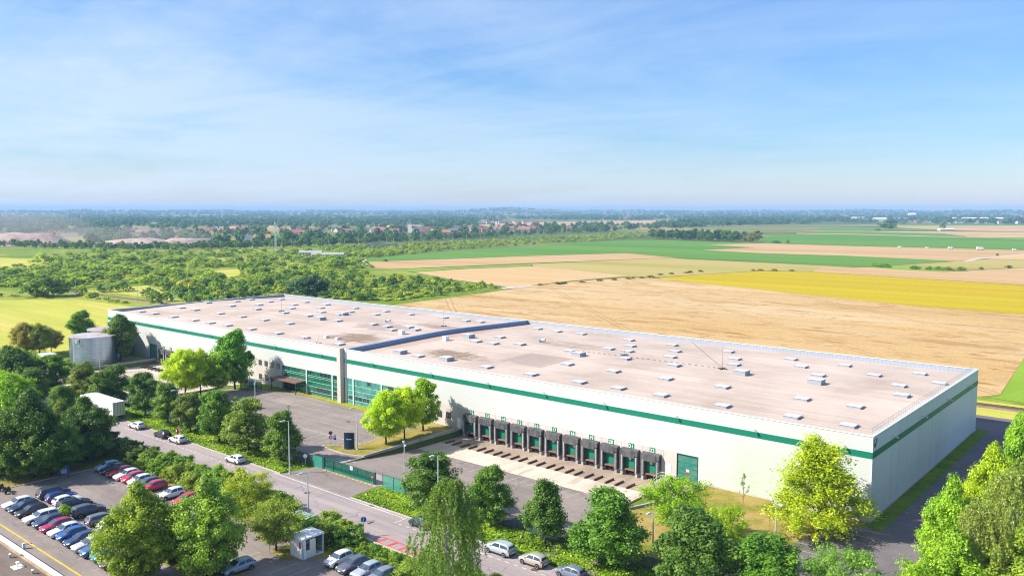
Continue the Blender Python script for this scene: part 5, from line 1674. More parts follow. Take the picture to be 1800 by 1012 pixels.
def car_half(s, W):
    zl, zs, zt, ws, wt = s
    w = W / 2
    return [(0, zl), (0.78 * w * ws, zl), (0.97 * w * ws, zl + 0.1), (w * ws, zs - 0.3), (w * ws * 0.985, zs - 0.08), (w * ws * 0.94, zs), (wt * w, zt - 0.07), (wt * w * 0.9, zt - 0.012), (wt * w * 0.55, zt), (0, zt + 0.008)]


# stations along the length: x/L, sill z, shoulder z, top z, shoulder width, top width
SHAPES = {
    'hatch': (4.15, 1.76, [(0.5, .34, .58, .60, .80, .66), (0.485, .22, .66, .70, .92, .78), (0.42, .19, .76, .82, .985, .82), (0.31, .18, .84, .92, 1, .83), (0.2, .18, .90, 1.0, 1, .82), (0.02, .18, .94, 1.42, 1, .70), (-.1, .18, .95, 1.47, 1, .70), (-.28, .18, .97, 1.45, 1, .69), (-.395, .19, .98, 1.36, .99, .66), (-.475, .22, .95, 1.0, .95, .74), (-.5, .32, .70, .74, .88, .7)]),
    'wagon': (4.65, 1.8, [(0.5, .34, .6, .62, .80, .66), (0.485, .22, .68, .72, .92, .78), (0.42, .19, .78, .84, .985, .82), (0.31, .18, .86, .93, 1, .83), (0.21, .18, .92, 1.0, 1, .82), (0.05, .18, .96, 1.42, 1, .71), (-.08, .18, .97, 1.48, 1, .71), (-.34, .18, .98, 1.46, 1, .7), (-.43, .19, .98, 1.4, .99, .67), (-.482, .22, .95, 1.02, .95, .74), (-.5, .32, .72, .76, .9, .72)]),
    'suv': (4.55, 1.86, [(0.5, .4, .7, .74, .84, .72), (0.485, .28, .82, .88, .94, .8), (0.42, .24, .92, .98, .985, .84), (0.31, .23, .98, 1.06, 1, .84), (0.23, .23, 1.02, 1.12, 1, .83), (0.08, .23, 1.05, 1.58, 1, .73), (-.06, .23, 1.06, 1.66, 1, .73), (-.33, .23, 1.07, 1.64, 1, .72), (-.425, .24, 1.06, 1.56, .99, .69), (-.482, .28, 1.02, 1.1, .95, .76), (-.5, .4, .8, .84, .9, .74)]),
    'small': (3.75, 1.66, [(0.5, .34, .62, .64, .80, .66), (0.485, .22, .72, .76, .92, .78), (0.42, .19, .82, .88, .985, .82), (0.32, .18, .9, .98, 1, .83), (0.25, .18, .95, 1.06, 1, .82), (0.08, .18, .97, 1.46, 1, .71), (-.06, .18, .98, 1.52, 1, .71), (-.28, .18, 1.0, 1.49, 1, .7), (-.42, .19, 1.0, 1.36, .98, .66), (-.482, .22, .96, 1.0, .95, .74), (-.5, .32, .7, .74, .9, .72)]),
    'mpv': (4.25, 1.8, [(0.5, .36, .66, .68, .80, .68), (0.485, .24, .78, .84, .92, .8), (0.42, .2, .9, .98, .985, .83), (0.34, .2, .98, 1.07, 1, .83), (0.28, .2, 1.02, 1.14, 1, .82), (0.1, .2, 1.03, 1.54, 1, .73), (-.05, .2, 1.04, 1.62, 1, .73), (-.32, .2, 1.05, 1.59, 1, .72), (-.44, .21, 1.05, 1.44, .98, .68), (-.485, .24, 1.0, 1.05, .95, .76), (-.5, .34, .74, .78, .9, .74)]),
}
CAR_MESH = {}
for kind, (CL, CW, st) in SHAPES.items():
    mb = MB()
    fine = []
    for a, b in zip(st[:-1], st[1:]):
        k = max(1, int(round((a[0] - b[0]) / 0.06)))
        for i in range(k):
            x = a[0] + (b[0] - a[0]) * i / k
            fine.append((x, *interp(st, x)))
    fine.append(st[-1])
    rings = []
    for s in fine:
        h = car_half(s[1:], CW)
        ring = [(s[0] * CL, y, z) for y, z in h] + [(s[0] * CL, -y, z) for y, z in h[-2:0:-1]]
        rings.append(ring)
    n = len(rings[0])
    vs = [v for r_ in rings for v in r_]
    fs = [(i * n + j, i * n + (j + 1) % n, (i + 1) * n + (j + 1) % n, (i + 1) * n + j) for i in range(len(rings) - 1) for j in range(n)]
    fs += [tuple(range(n)), tuple(range(len(vs) - 1, len(vs) - n - 1, -1))]
    mb.add(vs, fs)
    body = mb.mesh('body', [M['paint']], True)
    half = lambda x, idx: Vector((x * CL, *car_half(interp(st, x), CW)[idx]))
    roof_i = next(i for i, s in enumerate(st) if s[3] - s[2] > 0.3)          # first roof station
    cow, rf = st[roof_i - 1][0], st[roof_i][0]
    rr_i = max(i for i, s in enumerate(st) if s[3] - s[2] > 0.3)
    rear_roof, tail = st[rr_i][0], st[rr_i + 1][0]

    def top_quad(xa, xb, fa, fb, off=0.012):
        pa = [half(xa, 7), half(xb, 7)]
        q = [Vector((pa[0].x, -pa[0].y * fa, pa[0].z)), Vector((pa[0].x, pa[0].y * fa, pa[0].z)), Vector((pa[1].x, pa[1].y * fb, pa[1].z)), Vector((pa[1].x, -pa[1].y * fb, pa[1].z))]
        nn = (q[1] - q[0]).cross(q[2] - q[0]).normalized()
        if nn.z < 0:
            nn = -nn
        q = [p + nn * off + Vector((0, 0, 0.006)) for p in q]
        return MB().quad(*[tuple(p) for p in q])
    span = cow - rf
    ws_me = top_quad(cow - span * 0.06, rf + span * 0.1, 1.04, 1.04).mesh('windscreen', [M['car_glass']])
    sp2 = rear_roof - tail
    rw_me = top_quad(rear_roof - sp2 * 0.08, tail + sp2 * 0.22, 0.98, 1.0).mesh('rear_window', [M['car_glass']])

    def side(xb0, xb1, xt0, xt1):
        mbs = MB()
        m_ = 4
        for i in range(m_):
            t0, t1 = i / m_, (i + 1) / m_
            pts_ = []
            for (tb, s_) in ((t0, 0.1), (t1, 0.1), (t1, 0.94), (t0, 0.94)):
                x = (xb0 + (xb1 - xb0) * tb) if s_ < 0.5 else (xt0 + (xt1 - xt0) * tb)
                p = half(x, 5).lerp(half(x, 6), s_)
                pts_.append((p.x, p.y + 0.014, p.z + 0.004))
            mbs.quad(*pts_[::-1])
        return mbs
    def mirror_y(m_):
        o = MB()
        o.v = [(x, -y, z) for x, y, z in m_.v]
        o.f = [tuple(reversed(f)) for f in m_.f]
        o.m = list(m_.m)
        return o
    mid_x = (rf + rear_roof) / 2 + 0.03
    sA = side(cow - span * 0.5, mid_x + 0.012, rf - 0.01, mid_x + 0.012)
    sB = side(mid_x - 0.012, rear_roof + 0.0, mid_x - 0.012, rear_roof + 0.05)
    side_me = [a.mesh('side_window', [M['car_glass']]) for a in (sA, sB, mirror_y(sA), mirror_y(sB))]
    r_w = 0.31 if kind != 'suv' else 0.35
    ty = MB().lathe([(r_w * 0.66, -0.11), (r_w * 0.95, -0.11), (r_w, -0.07), (r_w, 0.07), (r_w * 0.95, 0.11), (r_w * 0.66, 0.11)], 20)
    wheel = ty.mesh('wheel', [M['rubber']])
    rm = MB().lathe([(0.05, 0.1), (r_w * 0.66, 0.116), (r_w * 0.68, 0.09), (r_w * 0.6, 0.08)], 16)
    rim = rm.mesh('rim', [M['rim']])
    hl = MB()
    p0, p1 = half(0.478, 5), half(0.425, 5)
    hl.hull([(p0.x + .02, p0.y * 0.62, p0.z - .1), (p0.x + .02, p0.y + .006, p0.z - .13), (p0.x + .02, p0.y + .006, p0.z + 0.0), (p0.x + .02, p0.y * 0.66, p0.z + .02)],
            [(p1.x, p1.y * 0.72, p1.z - .1), (p1.x, p1.y + .03, p1.z - .12), (p1.x, p1.y + .012, p1.z + .01), (p1.x, p1.y * 0.75, p1.z + .035)])
    tl = MB()
    t0, t1 = half(tail, 5), half(tail + 0.05, 5)
    tl.hull([(t0.x - 0.03, t0.y * 0.78, t0.z - .22), (t0.x - 0.03, t0.y + .01, t0.z - .24), (t0.x - .03, t0.y + .004, t0.z + .03), (t0.x - .03, t0.y * 0.82, t0.z + .05)],
            [(t1.x, t1.y * 0.85, t1.z - .2), (t1.x, t1.y + .03, t1.z - .2), (t1.x, t1.y + .015, t1.z + .06), (t1.x, t1.y * .86, t1.z + .06)])
    mi = MB().hull([(0, 0, 0), (0, 0.2, 0.03), (0, 0.2, 0.14), (0, 0, 0.12)], [(0.1, 0, 0.02), (0.07, 0.17, 0.05), (0.07, 0.17, 0.12), (0.1, 0, 0.1)])
    gr = MB()
    g0, g1 = half(0.492, 3), half(0.492, 4)
    gr.box(CL * 0.5 - 0.03, CL * 0.5 + 0.008, -0.42, 0.42, 0.3, 0.42)
    pf_ = MB().box(CL * 0.5 - 0.01, CL * 0.5 + 0.022, -0.26, 0.26, 0.45, 0.56)
    pr_ = MB().box(-CL * 0.5 - 0.015, -CL * 0.5 + 0.02, -0.26, 0.26, 0.5, 0.61)
    bmp = MB().box(-CL * 0.5 - 0.008, -CL * 0.5 + 0.05, -CW * 0.4, CW * 0.4, 0.3, 0.44)
    sill = []
    for sy in (1, -1):
        y_ = CW / 2 * 0.985
        sill.append(MB().box(-0.2 * CL, 0.2 * CL, *sorted((sy * (y_ - 0.05), sy * (y_ + 0.012))), st[3][1] + 0.02, st[3][1] + 0.13).mesh('sill_trim', [M['black']]))
    arch = MB().lathe([(0.05, -0.02), (r_w * 1.17, -0.02), (r_w * 1.17, 0.006), (0.05, 0.006)], 20)
    seam = MB()
    for sy in (1, -1):
        for xs_ in (cow - span * 0.2, mid_x, rear_roof + 0.02):
            p_, q_ = half(xs_, 3), half(xs_, 5)
            seam.quad((p_.x - .012, sy * (p_.y + .006), p_.z - .1), (p_.x + .012, sy * (p_.y + .006), p_.z - .1), (q_.x + .012, sy * (q_.y + .012), q_.z), (q_.x - .012, sy * (q_.y + .012), q_.z))
    CAR_MESH[kind] = dict(sill=sill, arch=arch.mesh('wheel_arch', [M['black']]), seam=seam.mesh('door_seams', [M['black']]), body=body, ws=ws_me, rw=rw_me, side=side_me, wheel=wheel, rim=rim, hl=hl.mesh('headlight', [M['head_lamp']]), hr=mirror_y(hl).mesh('headlight', [M['head_lamp']]),
                          tl=tl.mesh('taillight', [M['red_lamp']]), tr=mirror_y(tl).mesh('taillight', [M['red_lamp']]), ml=mi.mesh('door_mirror', [M['paint']]), mr=mirror_y(mi).mesh('door_mirror', [M['paint']]),
                          grille=gr.mesh('grille', [M['black']]), pf=pf_.mesh('number_plate', [M['plate']]), pr=pr_.mesh('number_plate', [M['plate']]), bumper=bmp.mesh('rear_bumper', [M['black']]),
                          mpos=half(cow - span * 0.35, 5), rw_=r_w, L=CL, W=CW)


def car(kind, x, y, rz, col, label, group, z=0.035):
    c = CAR_MESH[kind]
    o = empty('parked_car', (x, y, z), label, 'car', group, rz)
    inst('body', c['body'], o, col=col)
    inst('windscreen', c['ws'], o)
    inst('rear_window', c['rw'], o)
    for m_ in c['side']:
        inst('side_window', m_, o)
    wx = (0.31 * c['L'], -0.315 * c['L'])
    for xx in wx:
        for s in (1, -1):
            w = inst('wheel', c['wheel'], o, (xx, s * (c['W'] / 2 - 0.08), c['rw_']))
            w.rotation_euler = (-s * math.pi / 2, 0, 0)
            inst('rim', c['rim'], w)
    for xx in wx:
        for s in (1, -1):
            a_ = inst('wheel_arch', c['arch'], o, (xx, s * (c['W'] / 2 - 0.002), c['rw_'] + 0.02))
            a_.rotation_euler = (-s * math.pi / 2, 0, 0)
    inst('sill_trim', c['sill'][0], o)
    inst('sill_trim', c['sill'][1], o)
    inst('door_seams', c['seam'], o)
    inst('headlight', c['hl'], o); inst('headlight', c['hr'], o)
    inst('taillight', c['tl'], o); inst('taillight', c['tr'], o)
    mp = c['mpos']
    inst('door_mirror', c['ml'], o, (mp.x, mp.y - 0.01, mp.z), col=col)
    inst('door_mirror', c['mr'], o, (mp.x, -mp.y + 0.01, mp.z), col=col)
    inst('grille', c['grille'], o)
    inst('number_plate', c['pf'], o)
    inst('number_plate', c['pr'], o)
    inst('rear_bumper', c['bumper'], o)
    return o


WHITE, SILVER, GREY, BLACK, NAVY, RED, BLUE = (0.75, 0.75, 0.74), (0.48, 0.5, 0.52), (0.11, 0.115, 0.125), (0.02, 0.021, 0.025), (0.02, 0.035, 0.08), (0.5, 0.02, 0.035), (0.025, 0.1, 0.34)
RD = 'cars parked along the road'
PI = math.pi
for (k, x, y, col, lab) in (('hatch', 103.9, -41.6, WHITE, 'white hatchback parked nearest to the rear of the lorry'), ('hatch', 114.2, -41.6, BLACK, 'black hatchback parked on the road between two white cars'),
                            ('hatch', 119.9, -41.6, WHITE, 'white hatchback parked right behind the black one'), ('hatch', 139.6, -41.6, WHITE, 'white hatchback parked alone by the verge before the gate'),
                            ('small', 186.1, -41.5, (0.03, 0.045, 0.09), 'navy small car parked beside the weeping birch'), ('mpv', 200.4, -41.3, (0.42, 0.47, 0.52), 'silver people carrier, first in the row of three by the verge'),
                            ('small', 205.9, -41.3, (0.42, 0.38, 0.33), 'beige small car parked between the silver and the grey blue cars'), ('small', 211.6, -41.3, (0.17, 0.2, 0.27), 'grey blue small car parked at the bottom edge of view')):
    car(k, x, y, PI, col, lab, RD)
RC = 'cars in the row against the hedge'
for (k, x, col, lab) in (('small', 126.9, (0.32, 0.42, 0.52), 'light blue small car at the shaded end of the hedge row'), ('hatch', 129.1, BLACK, 'black hatchback between the light blue and red cars'),
                         ('hatch', 131.5, RED, 'red hatchback, first of the red cars by the hedge'), ('hatch', 133.8, WHITE, 'white hatchback standing between two red cars'),
                         ('small', 136.1, (0.55, 0.03, 0.07), 'crimson small car between two white cars by the hedge'), ('small', 138.4, WHITE, 'white small car beside the dark grey one by the hedge'),
                         ('hatch', 140.7, (0.06, 0.08, 0.11), 'dark grey hatchback before the half hidden red car'), ('small', 143.0, RED, 'red small car half hidden by the yellowish maple'),
                         ('hatch', 148.2, WHITE, 'white hatchback seen through a gap above the big maples'), ('small', 152.6, RED, 'red small car almost fully hidden behind the big maples')):
    car(k, x, -57.9, -PI / 2 + rh.uniform(-.03, .03), col, lab, RC)
RB = 'cars in the middle row of the lot'
for (k, x, col, lab) in (('suv', 134.0, (0.05, 0.06, 0.07), 'dark grey off roader at the far end of the middle row'), ('hatch', 136.6, (0.02, 0.04, 0.2), 'royal blue hatchback beside the dark off roader'),
                         ('hatch', 139.2, WHITE, 'white hatchback in the middle row beside the blue one'), ('wagon', 141.6, BLACK, 'black estate car in the middle row next to the white hatchback'),
                         ('suv', 146.0, (0.09, 0.085, 0.12), 'purplish grey off roader parked next to the tiny lime sapling'), ('wagon', 150.9, (0.13, 0.14, 0.16), 'grey estate car with roof rails in the middle row'),
                         ('hatch', 154.2, WHITE, 'white car mostly hidden behind the yellowish maple')):
    car(k, x, -69.3, PI / 2 + rh.uniform(-.03, .03), col, lab, RB)
RA = 'cars in the front row beside the yellow line'
for (k, x, col, lab) in (('hatch', 134.9, WHITE, 'white hatchback at the left end of the front row'), ('hatch', 137.3, NAVY, 'navy hatchback second from the left end of the front row'),
                         ('hatch', 139.8, (0.03, 0.03, 0.035), 'black hatchback third from the left end of the front row'), ('wagon', 143.4, WHITE, 'white saloon style car with long bonnet in the front row'),
                         ('hatch', 146.1, (0.04, 0.06, 0.13), 'dark blue hatchback between the white and the magenta cars'), ('hatch', 148.6, (0.36, 0.02, 0.09), 'magenta hatchback in the front row'),
                         ('hatch', 151.2, (0.62, 0.64, 0.66), 'silver white hatchback between the magenta and bright blue cars'), ('small', 153.5, BLUE, 'bright blue small car in the front row'),
                         ('hatch', 156.2, (0.03, 0.05, 0.13), 'dark blue hatchback next to the bright blue small car'), ('hatch', 158.7, (0.5, 0.48, 0.45), 'pale grey hatchback between two blue cars'),
                         ('mpv', 161.2, (0.06, 0.13, 0.27), 'steel blue people carrier in the front row'), ('small', 163.8, (0.0, 0.2, 0.36), 'turquoise blue small car at the edge of the maple'),
                         ('hatch', 166.5, (0.1, 0.04, 0.1), 'dark purple car peeping out under the maple'), ('hatch', 171.0, (0.1, 0.13, 0.18), 'dark car in deep shade at the bottom of the maple')):
    car(k, x, -74.6, -PI / 2 + rh.uniform(-.04, .04), col, lab, RA)
RE = 'cars parked near the white cabin'
for (k, x, y, col, lab) in (('small', 187.3, -56.7, WHITE, 'white small car parked beside the white cabin'), ('hatch', 189.9, -56.7, (0.1, 0.105, 0.14), 'dark grey hatchback beside the white small car by the cabin'),
                            ('hatch', 192.5, -56.6, (0.36, 0.39, 0.43), 'silver hatchback third from the cabin at the bottom edge'), ('hatch', 195.0, -56.6, (0.2, 0.22, 0.29), 'grey blue hatchback fourth from the cabin at the bottom edge'),
                            ('hatch', 177.9, -68.6, (0.02, 0.025, 0.035), 'dark car with grey roof panel at the bottom edge under the maple'), ('hatch', 179.6, -66.0, (0.32, 0.4, 0.45), 'pale blue car in tree shade at the bottom edge')):
    car(k, x, y, -PI / 2 + rh.uniform(-.04, .04), col, lab, RE)

# lorry
lo = empty('lorry', (101.6 - 6.0, -41.1, 0.035), 'long white box lorry parked on the road, rear doors facing the white hatchback', 'lorry', None, PI)
lo.location = (88.5, -41.1, 0.035)
MB().box(-6.6, 6.6, -1.27, 1.27, 1.15, 4.0).build('trailer_box', M['white_paint'], lo)
d = MB()
for s in (-1, 1):
    d.box(-6.66, -6.602, *sorted((s * 0.03, s * 1.2)), 1.25, 3.92)
dr = d.build('rear_doors', M['steel'], lo)
b = MB()
for y in (-0.85, -0.25, 0.25, 0.85):
    b.tube((-6.7, y, 1.3), (-6.7, y, 3.85), 0.03, n=6)
b.build('locking_bars', M['steel_dark'], dr)
MB().box(-6.65, 6.2, -1.1, 1.1, 0.95, 1.148).box(-6.7, -6.5, -1.2, 1.2, 0.45, 0.7).build('chassis', M['steel_dark'], lo)
for s in (-1, 1):
    MB().box(-6.71, -6.62, *sorted((s * 0.9, s * 1.25)), 0.72, 0.95).build('taillight', M['red_lamp'], lo)
cbm = MB().hull([(6.9, -1.22, 0.5), (9.0, -1.22, 0.5), (9.1, -1.22, 2.0), (8.8, -1.22, 3.5), (6.9, -1.22, 3.7)], [(6.9, 1.22, 0.5), (9.0, 1.22, 0.5), (9.1, 1.22, 2.0), (8.8, 1.22, 3.5), (6.9, 1.22, 3.7)])
cab = cbm.build('cab', M['white_paint'], lo)
MB().quad((9.105, -1.1, 2.0), (9.105, 1.1, 2.0), (8.84, 1.1, 3.3), (8.84, -1.1, 3.3)).build('windscreen', M['car_glass'], cab)
wl = MB().lathe([(0.3, -0.16), (0.5, -0.15), (0.52, 0.0), (0.5, 0.15), (0.3, 0.16)], 20).mesh('wheel', [M['rubber']])
for x in (-5.4, -4.1, -2.8, 5.3, 8.1):
    for s in (-1, 1):
        w = inst('wheel', wl, lo, (x, s * 1.08, 0.52))
        w.rotation_euler = (PI / 2, 0, 0)


def motorbike(x, y, rz, label):
    o = empty('motorcycle', (x, y, 0.035), label, 'motorcycle', 'motorcycles at the lot entrance', rz)
    wm = MB().lathe([(0.2, -0.05), (0.28, -0.06), (0.31, 0), (0.28, 0.06), (0.2, 0.05)], 18).mesh('wheel', [M['rubber']])
    for xx in (0.7, -0.7):
        w = inst('wheel', wm, o, (xx, 0, 0.31))
        w.rotation_euler = (PI / 2, 0, 0)
    MB().tube((0.7, 0.1, 0.31), (0.38, 0.1, 0.95), 0.035).tube((0.7, -0.1, 0.31), (0.38, -0.1, 0.95), 0.035).tube((0.36, -0.36, 1.02), (0.36, 0.36, 1.02), 0.025).build('fork', M['steel'], o)
    MB().hull([(0.35, -0.14, 0.62), (0.35, 0.14, 0.62), (0.35, 0.12, 0.95), (0.35, -0.12, 0.95)], [(-0.25, -0.1, 0.6), (-0.25, 0.1, 0.6), (-0.25, 0.1, 0.82), (-0.25, -0.1, 0.82)]).build('fuel_tank', M['black'], o)
    MB().hull([(-0.2, -0.13, 0.72), (-0.2, 0.13, 0.72), (-0.2, 0.13, 0.8), (-0.2, -0.13, 0.8)], [(-0.95, -0.1, 0.82), (-0.95, 0.1, 0.82), (-0.95, 0.1, 0.95), (-0.95, -0.1, 0.95)]).build('seat', M['black'], o)
    MB().box(-0.3, 0.3, -0.16, 0.16, 0.25, 0.6).tube((0.3, 0.18, 0.3), (-0.9, 0.2, 0.4), 0.05).build('engine', M['steel_dark'], o)
    MB().hull([(-0.75, -0.16, 0.96), (-0.75, 0.16, 0.96), (-0.75, 0.16, 1.2), (-0.75, -0.16, 1.2)], [(-1.05, -0.16, 0.96), (-1.05, 0.16, 0.96), (-1.05, 0.16, 1.2), (-1.05, -0.16, 1.2)]).build('top_case', M['black'], o)


g = G(14, 866)
motorbike(g[0], g[1], 2.4, 'dark motorcycle with top case parked at the lot edge, nearer the dry grass')
g = G(4, 862)
motorbike(g[0] - 0.3, g[1], 2.5, 'dark motorcycle cut by the left edge of view')

# ------------------------------------------------------------------ street furniture
LP = 'lamp posts around the site'


def lamp(x, y, h, label, arms=1, rz=0.0, z=0.0):
    o = empty('lamp_post', (x, y, z), label, 'lamp post', LP, rz)
    MB().tube((0, 0, 0), (0, 0, h), 0.13, 0.07, 8).box(-0.2, 0.2, -0.2, 0.2, 0, 0.12).build('post', M['pole'], o)
    dirs = [(0, -1)] if arms == 1 else [(0.8, -0.6), (-0.8, 0.6)]
    for dx, dy in dirs:
        a = MB().tube((0, 0, h - 0.05), (dx * 0.9, dy * 0.9, h + 0.18), 0.045, 0.04, 6)
        ao = a.build('arm', M['pole'], o)
        p = Vector((dx, dy, 0))
        q = Vector((-dy, dx, 0)) * 0.17
        c0, c1 = p * 0.8, p * 1.6
        MB().hull([tuple(c0 - q + Vector((0, 0, h + 0.1))), tuple(c0 + q + Vector((0, 0, h + 0.1))), tuple(c0 + q * .8 + Vector((0, 0, h + 0.28))), tuple(c0 - q * .8 + Vector((0, 0, h + 0.28)))],
                  [tuple(c1 - q + Vector((0, 0, h + 0.14))), tuple(c1 + q + Vector((0, 0, h + 0.14))), tuple(c1 + q * .8 + Vector((0, 0, h + 0.26))), tuple(c1 - q * .8 + Vector((0, 0, h + 0.26)))]).build('lamp_head', M['pole'], ao)


lamp(114.7, -38.2, 8.7, 'tall lamp post on the verge next to the second white hatchback')
lamp(152.3, -39.3, 9.0, 'tall lamp post on the verge end beside the driveway to the gate')
lamp(169.7, -29.5, 6.0, 'lamp post with two arms inside the yard behind the sliding gate', 2)
lamp(173.6, -51.2, 7.4, 'lamp post at the lot entry next to the white cabin')
lamp(107.3, -16.6, 5.6, 'lamp post with two arms in the visitor car park facing the office', 2)
g = G(1171, 1000)
lamp(217.9, -33.0, 7.2, 'white headed lamp post in front of the large dark tree at the bottom')
lamp(225.4, -13.9, 4.8, 'lamp post with two short arms on the dry lawn', 2)
g = G(771, 935)
lamp(g[0], g[1], HT(g, 800), 'lamp post rising behind the weeping birch')
g = G(628, 791)
lamp(g[0], g[1], HT(g, 718), 'lamp post on the grass island behind the dark totem sign', 1, 0, 0.12)
g = G(178, 696)
lamp(g[0], g[1], HT(g, 629), 'lamp post standing between the storage tank and the lorry')
g = G(62, 626)
lamp(g[0], g[1], HT(g, 590), 'lamp post in front of the yellowing bushy trees by the meadow')
# red box on lamp post stem
o = empty('hydrant_box', (114.0, -38.5, 0), 'small red box on the verge at the foot of the tall lamp post', 'box')
MB().box(-0.2, 0.2, -0.15, 0.15, 0, 0.9).box(-0.24, 0.24, -0.19, 0.19, 0.903, 1.0).build('casing', M['sign_red'], o)
MB().box(-0.12, 0.12, -0.165, -0.152, 0.5, 0.8).build('door', M['white_paint'], o)


def road_sign(px, py, discs, label, z=0.0, rz=0.92, h=None):
    g = G(px, py, z)
    top = max(d_[0] for d_ in discs) + 0.3
    o = empty('road_sign', (g[0], g[1], z), label, 'road sign', 'road signs', rz)
    MB().tube((0, 0, 0), (0, 0, top), 0.045, n=8).build('post', M['steel'], o)
    for (zz, shape, r, mat, face) in discs:
        if shape == 'disc':
            a = np.linspace(0, 2 * PI, 25)[:-1]
            ring = lambda y, r_: [(r_ * math.cos(t), y, zz + r_ * math.sin(t)) for t in a]
            p = MB().hull(ring(-0.08, r), ring(-0.05, r)).build('plate', M[mat], o)
            if face:
                MB().hull(ring(-0.09, r * 0.66), ring(-0.0805, r * 0.66)).build('face', M[face], p)
        else:
            p = MB().box(-r * 0.75, r * 0.75, -0.08, -0.05, zz - r * 1.3, zz + r * 1.3).build('plate', M[mat], o)
            if face:
                MB().box(-r * 0.45, r * 0.45, -0.09, -0.0805, zz - r * 0.2, zz + r * 0.9).build('face', M[face], p)


road_sign(581.5, 784, [(2.55, 'disc', 0.36, 'sign_red', 'sign_blue'), (1.75, 'disc', 0.36, 'sign_red', 'white_paint')], 'post with two round traffic signs at the island tip', 0.14)
road_sign(589, 786.5, [(1.95, 'rect', 0.33, 'sign_blue', 'white_paint')], 'blue rectangular sign on a post next to the round traffic signs', 0.14)
road_sign(654.5, 851, [(1.25, 'disc', 0.34, 'sign_red', 'white_paint')], 'round red bordered sign at the end of the sliding gate', 0.0)
road_sign(537, 820, [(1.9, 'disc', 0.34, 'white_paint', None)], 'round white sign in the verge shrubs beside the gate')
road_sign(639.5, 943, [(2.4, 'disc', 0.38, 'sign_blue', None)], 'round blue sign on the hedge beside the red road markings', rz=3.9)
road_sign(590.5, 930, [(2.2, 'rect', 0.2, 'steel', None), (1.3, 'rect', 0.16, 'steel_dark', None)], 'narrow grey sign post in the hedge at the roadside', rz=3.9)
road_sign(473.5, 972, [(1.7, 'rect', 0.3, 'sign_navy', None)], 'small dark sign on a post by the spreading tree near the cabin')

# totem sign on the island
o = empty('totem_sign', (148.8, -23.9, 0.14), 'dark navy totem sign with small white lettering on the grass island', 'sign', None, 0.65)
a = np.linspace(-0.5, 0.5, 9)
MB().hull([(1.9 * t, -0.12 - 0.25 * math.cos(t * PI), 0.0) for t in a] + [(0.95, 0.05, 0), (-0.95, 0.05, 0)], [(1.9 * t, -0.12 - 0.25 * math.cos(t * PI), 3.1 + 0.12 * math.cos(t * PI)) for t in a] + [(0.95, 0.05, 3.1), (-0.95, 0.05, 3.1)]).build('panel', M['sign_navy'], o)
MB().box(-0.98, 0.98, -0.42, 0.08, -0.1, 0.06).build('plinth', M['concrete_grey'], o)
mb_ = MB()
for k, w_ in enumerate((0.1, 0.13, 0.08, 0.12, 0.1, 0.11)):
    mb_.box(-0.5 + k * 0.17, -0.5 + k * 0.17 + w_, -0.395, -0.372, 1.9, 2.02)
mb_.build('lettering', M['white_paint'], o)

# blue board by the thicket
g = G(113, 838)
o = empty('sign_board', (g[0], g[1], 0), 'blue board with a pale map panel on posts in front of the thicket', 'sign', None, 0.95)
MB().box(-0.75, 0.75, -0.05, 0.0, 0.55, 2.1).build('board', M['sign_blue'], o)
MB().box(-0.42, 0.42, -0.062, -0.051, 0.65, 1.45).build('map_panel', M['shelter_glass'], o)
mb_ = MB()
for k, w_ in enumerate((0.1, 0.08, 0.11, 0.09, 0.1)):
    mb_.box(-0.4 + k * 0.16, -0.4 + k * 0.16 + w_, -0.06, -0.051, 1.72, 1.84)
mb_.build('lettering', M['white_paint'], o)
for s in (-1, 1):
    MB().box(s * 0.68 - 0.05, s * 0.68 + 0.05, 0.001, 0.1, 0, 2.0).build('leg', M['steel_dark'], o)

# cabin
o = empty('cabin', (180.6, -59.1, 0.035), 'small white cabin with flat roof, sliding door and blue interior at the lot entry', 'cabin')
cw, cd, ch = 2.6, 3.2, 2.6
MB().box(0, cw, 0, 0.08, 0.15, ch).box(0, 0.08, 0.081, cd - 0.081, 0.15, ch).box(0, cw, cd - 0.08, cd, 0.15, ch).box(0.081, cw - 0.05, 0.081, cd - 0.081, 0.15, 0.2).box(cw - 0.08, cw, 0.081, 0.5, 0.15, ch).build('walls', M['white_paint'], o)
MB().hull([(-0.06, -0.06, ch + .003), (cw + 0.06, -0.06, ch + .003), (cw + 0.06, cd + 0.06, ch + .003), (-0.06, cd + 0.06, ch + .003)], [(-0.06, -0.06, ch + 0.18), (cw + 0.06, -0.06, ch + 0.18), (cw + 0.06, cd + 0.06, ch + 0.26), (-0.06, cd + 0.06, ch + 0.26)]).build('roof', M['white_paint'], o)
fr = MB()
for (x, y) in ((-0.04, -0.04), (cw - 0.06, -0.04), (cw - 0.06, cd - 0.06), (-0.04, cd - 0.06)):
    fr.box(x, x + 0.1, y, y + 0.1, 0, ch)
fr.box(cw - 0.05, cw + 0.03, 0.07, cd - 0.07, 0.0, 0.15).box(0.07, cw - 0.07, -0.03, 0.05, 0, 0.15)
fr.build('frame', M['steel'], o)
MB().box(cw - 0.02, cw + 0.03, 1.05, 1.95, 0.2, 2.45).build('sliding_door', M['coping'], o)
MB().box(cw - 0.04, cw - 0.01, 0.5, 1.05, 1.15, 2.3).build('window', M['glass_dark'], o)
MB().box(cw - 0.06, cw - 0.01, 0.5, 1.05, 0.2, 1.149).build('panel', M['coping'], o)
MB().box(0.085, cw - 0.2, cd - 0.1, cd - 0.082, 0.25, 2.5).build('interior_wall', M['blue_grey'], o)
MB().box(1.9, 2.2, -0.03, -0.001, 1.4, 2.3).build('extinguisher', M['sign_red'], o)
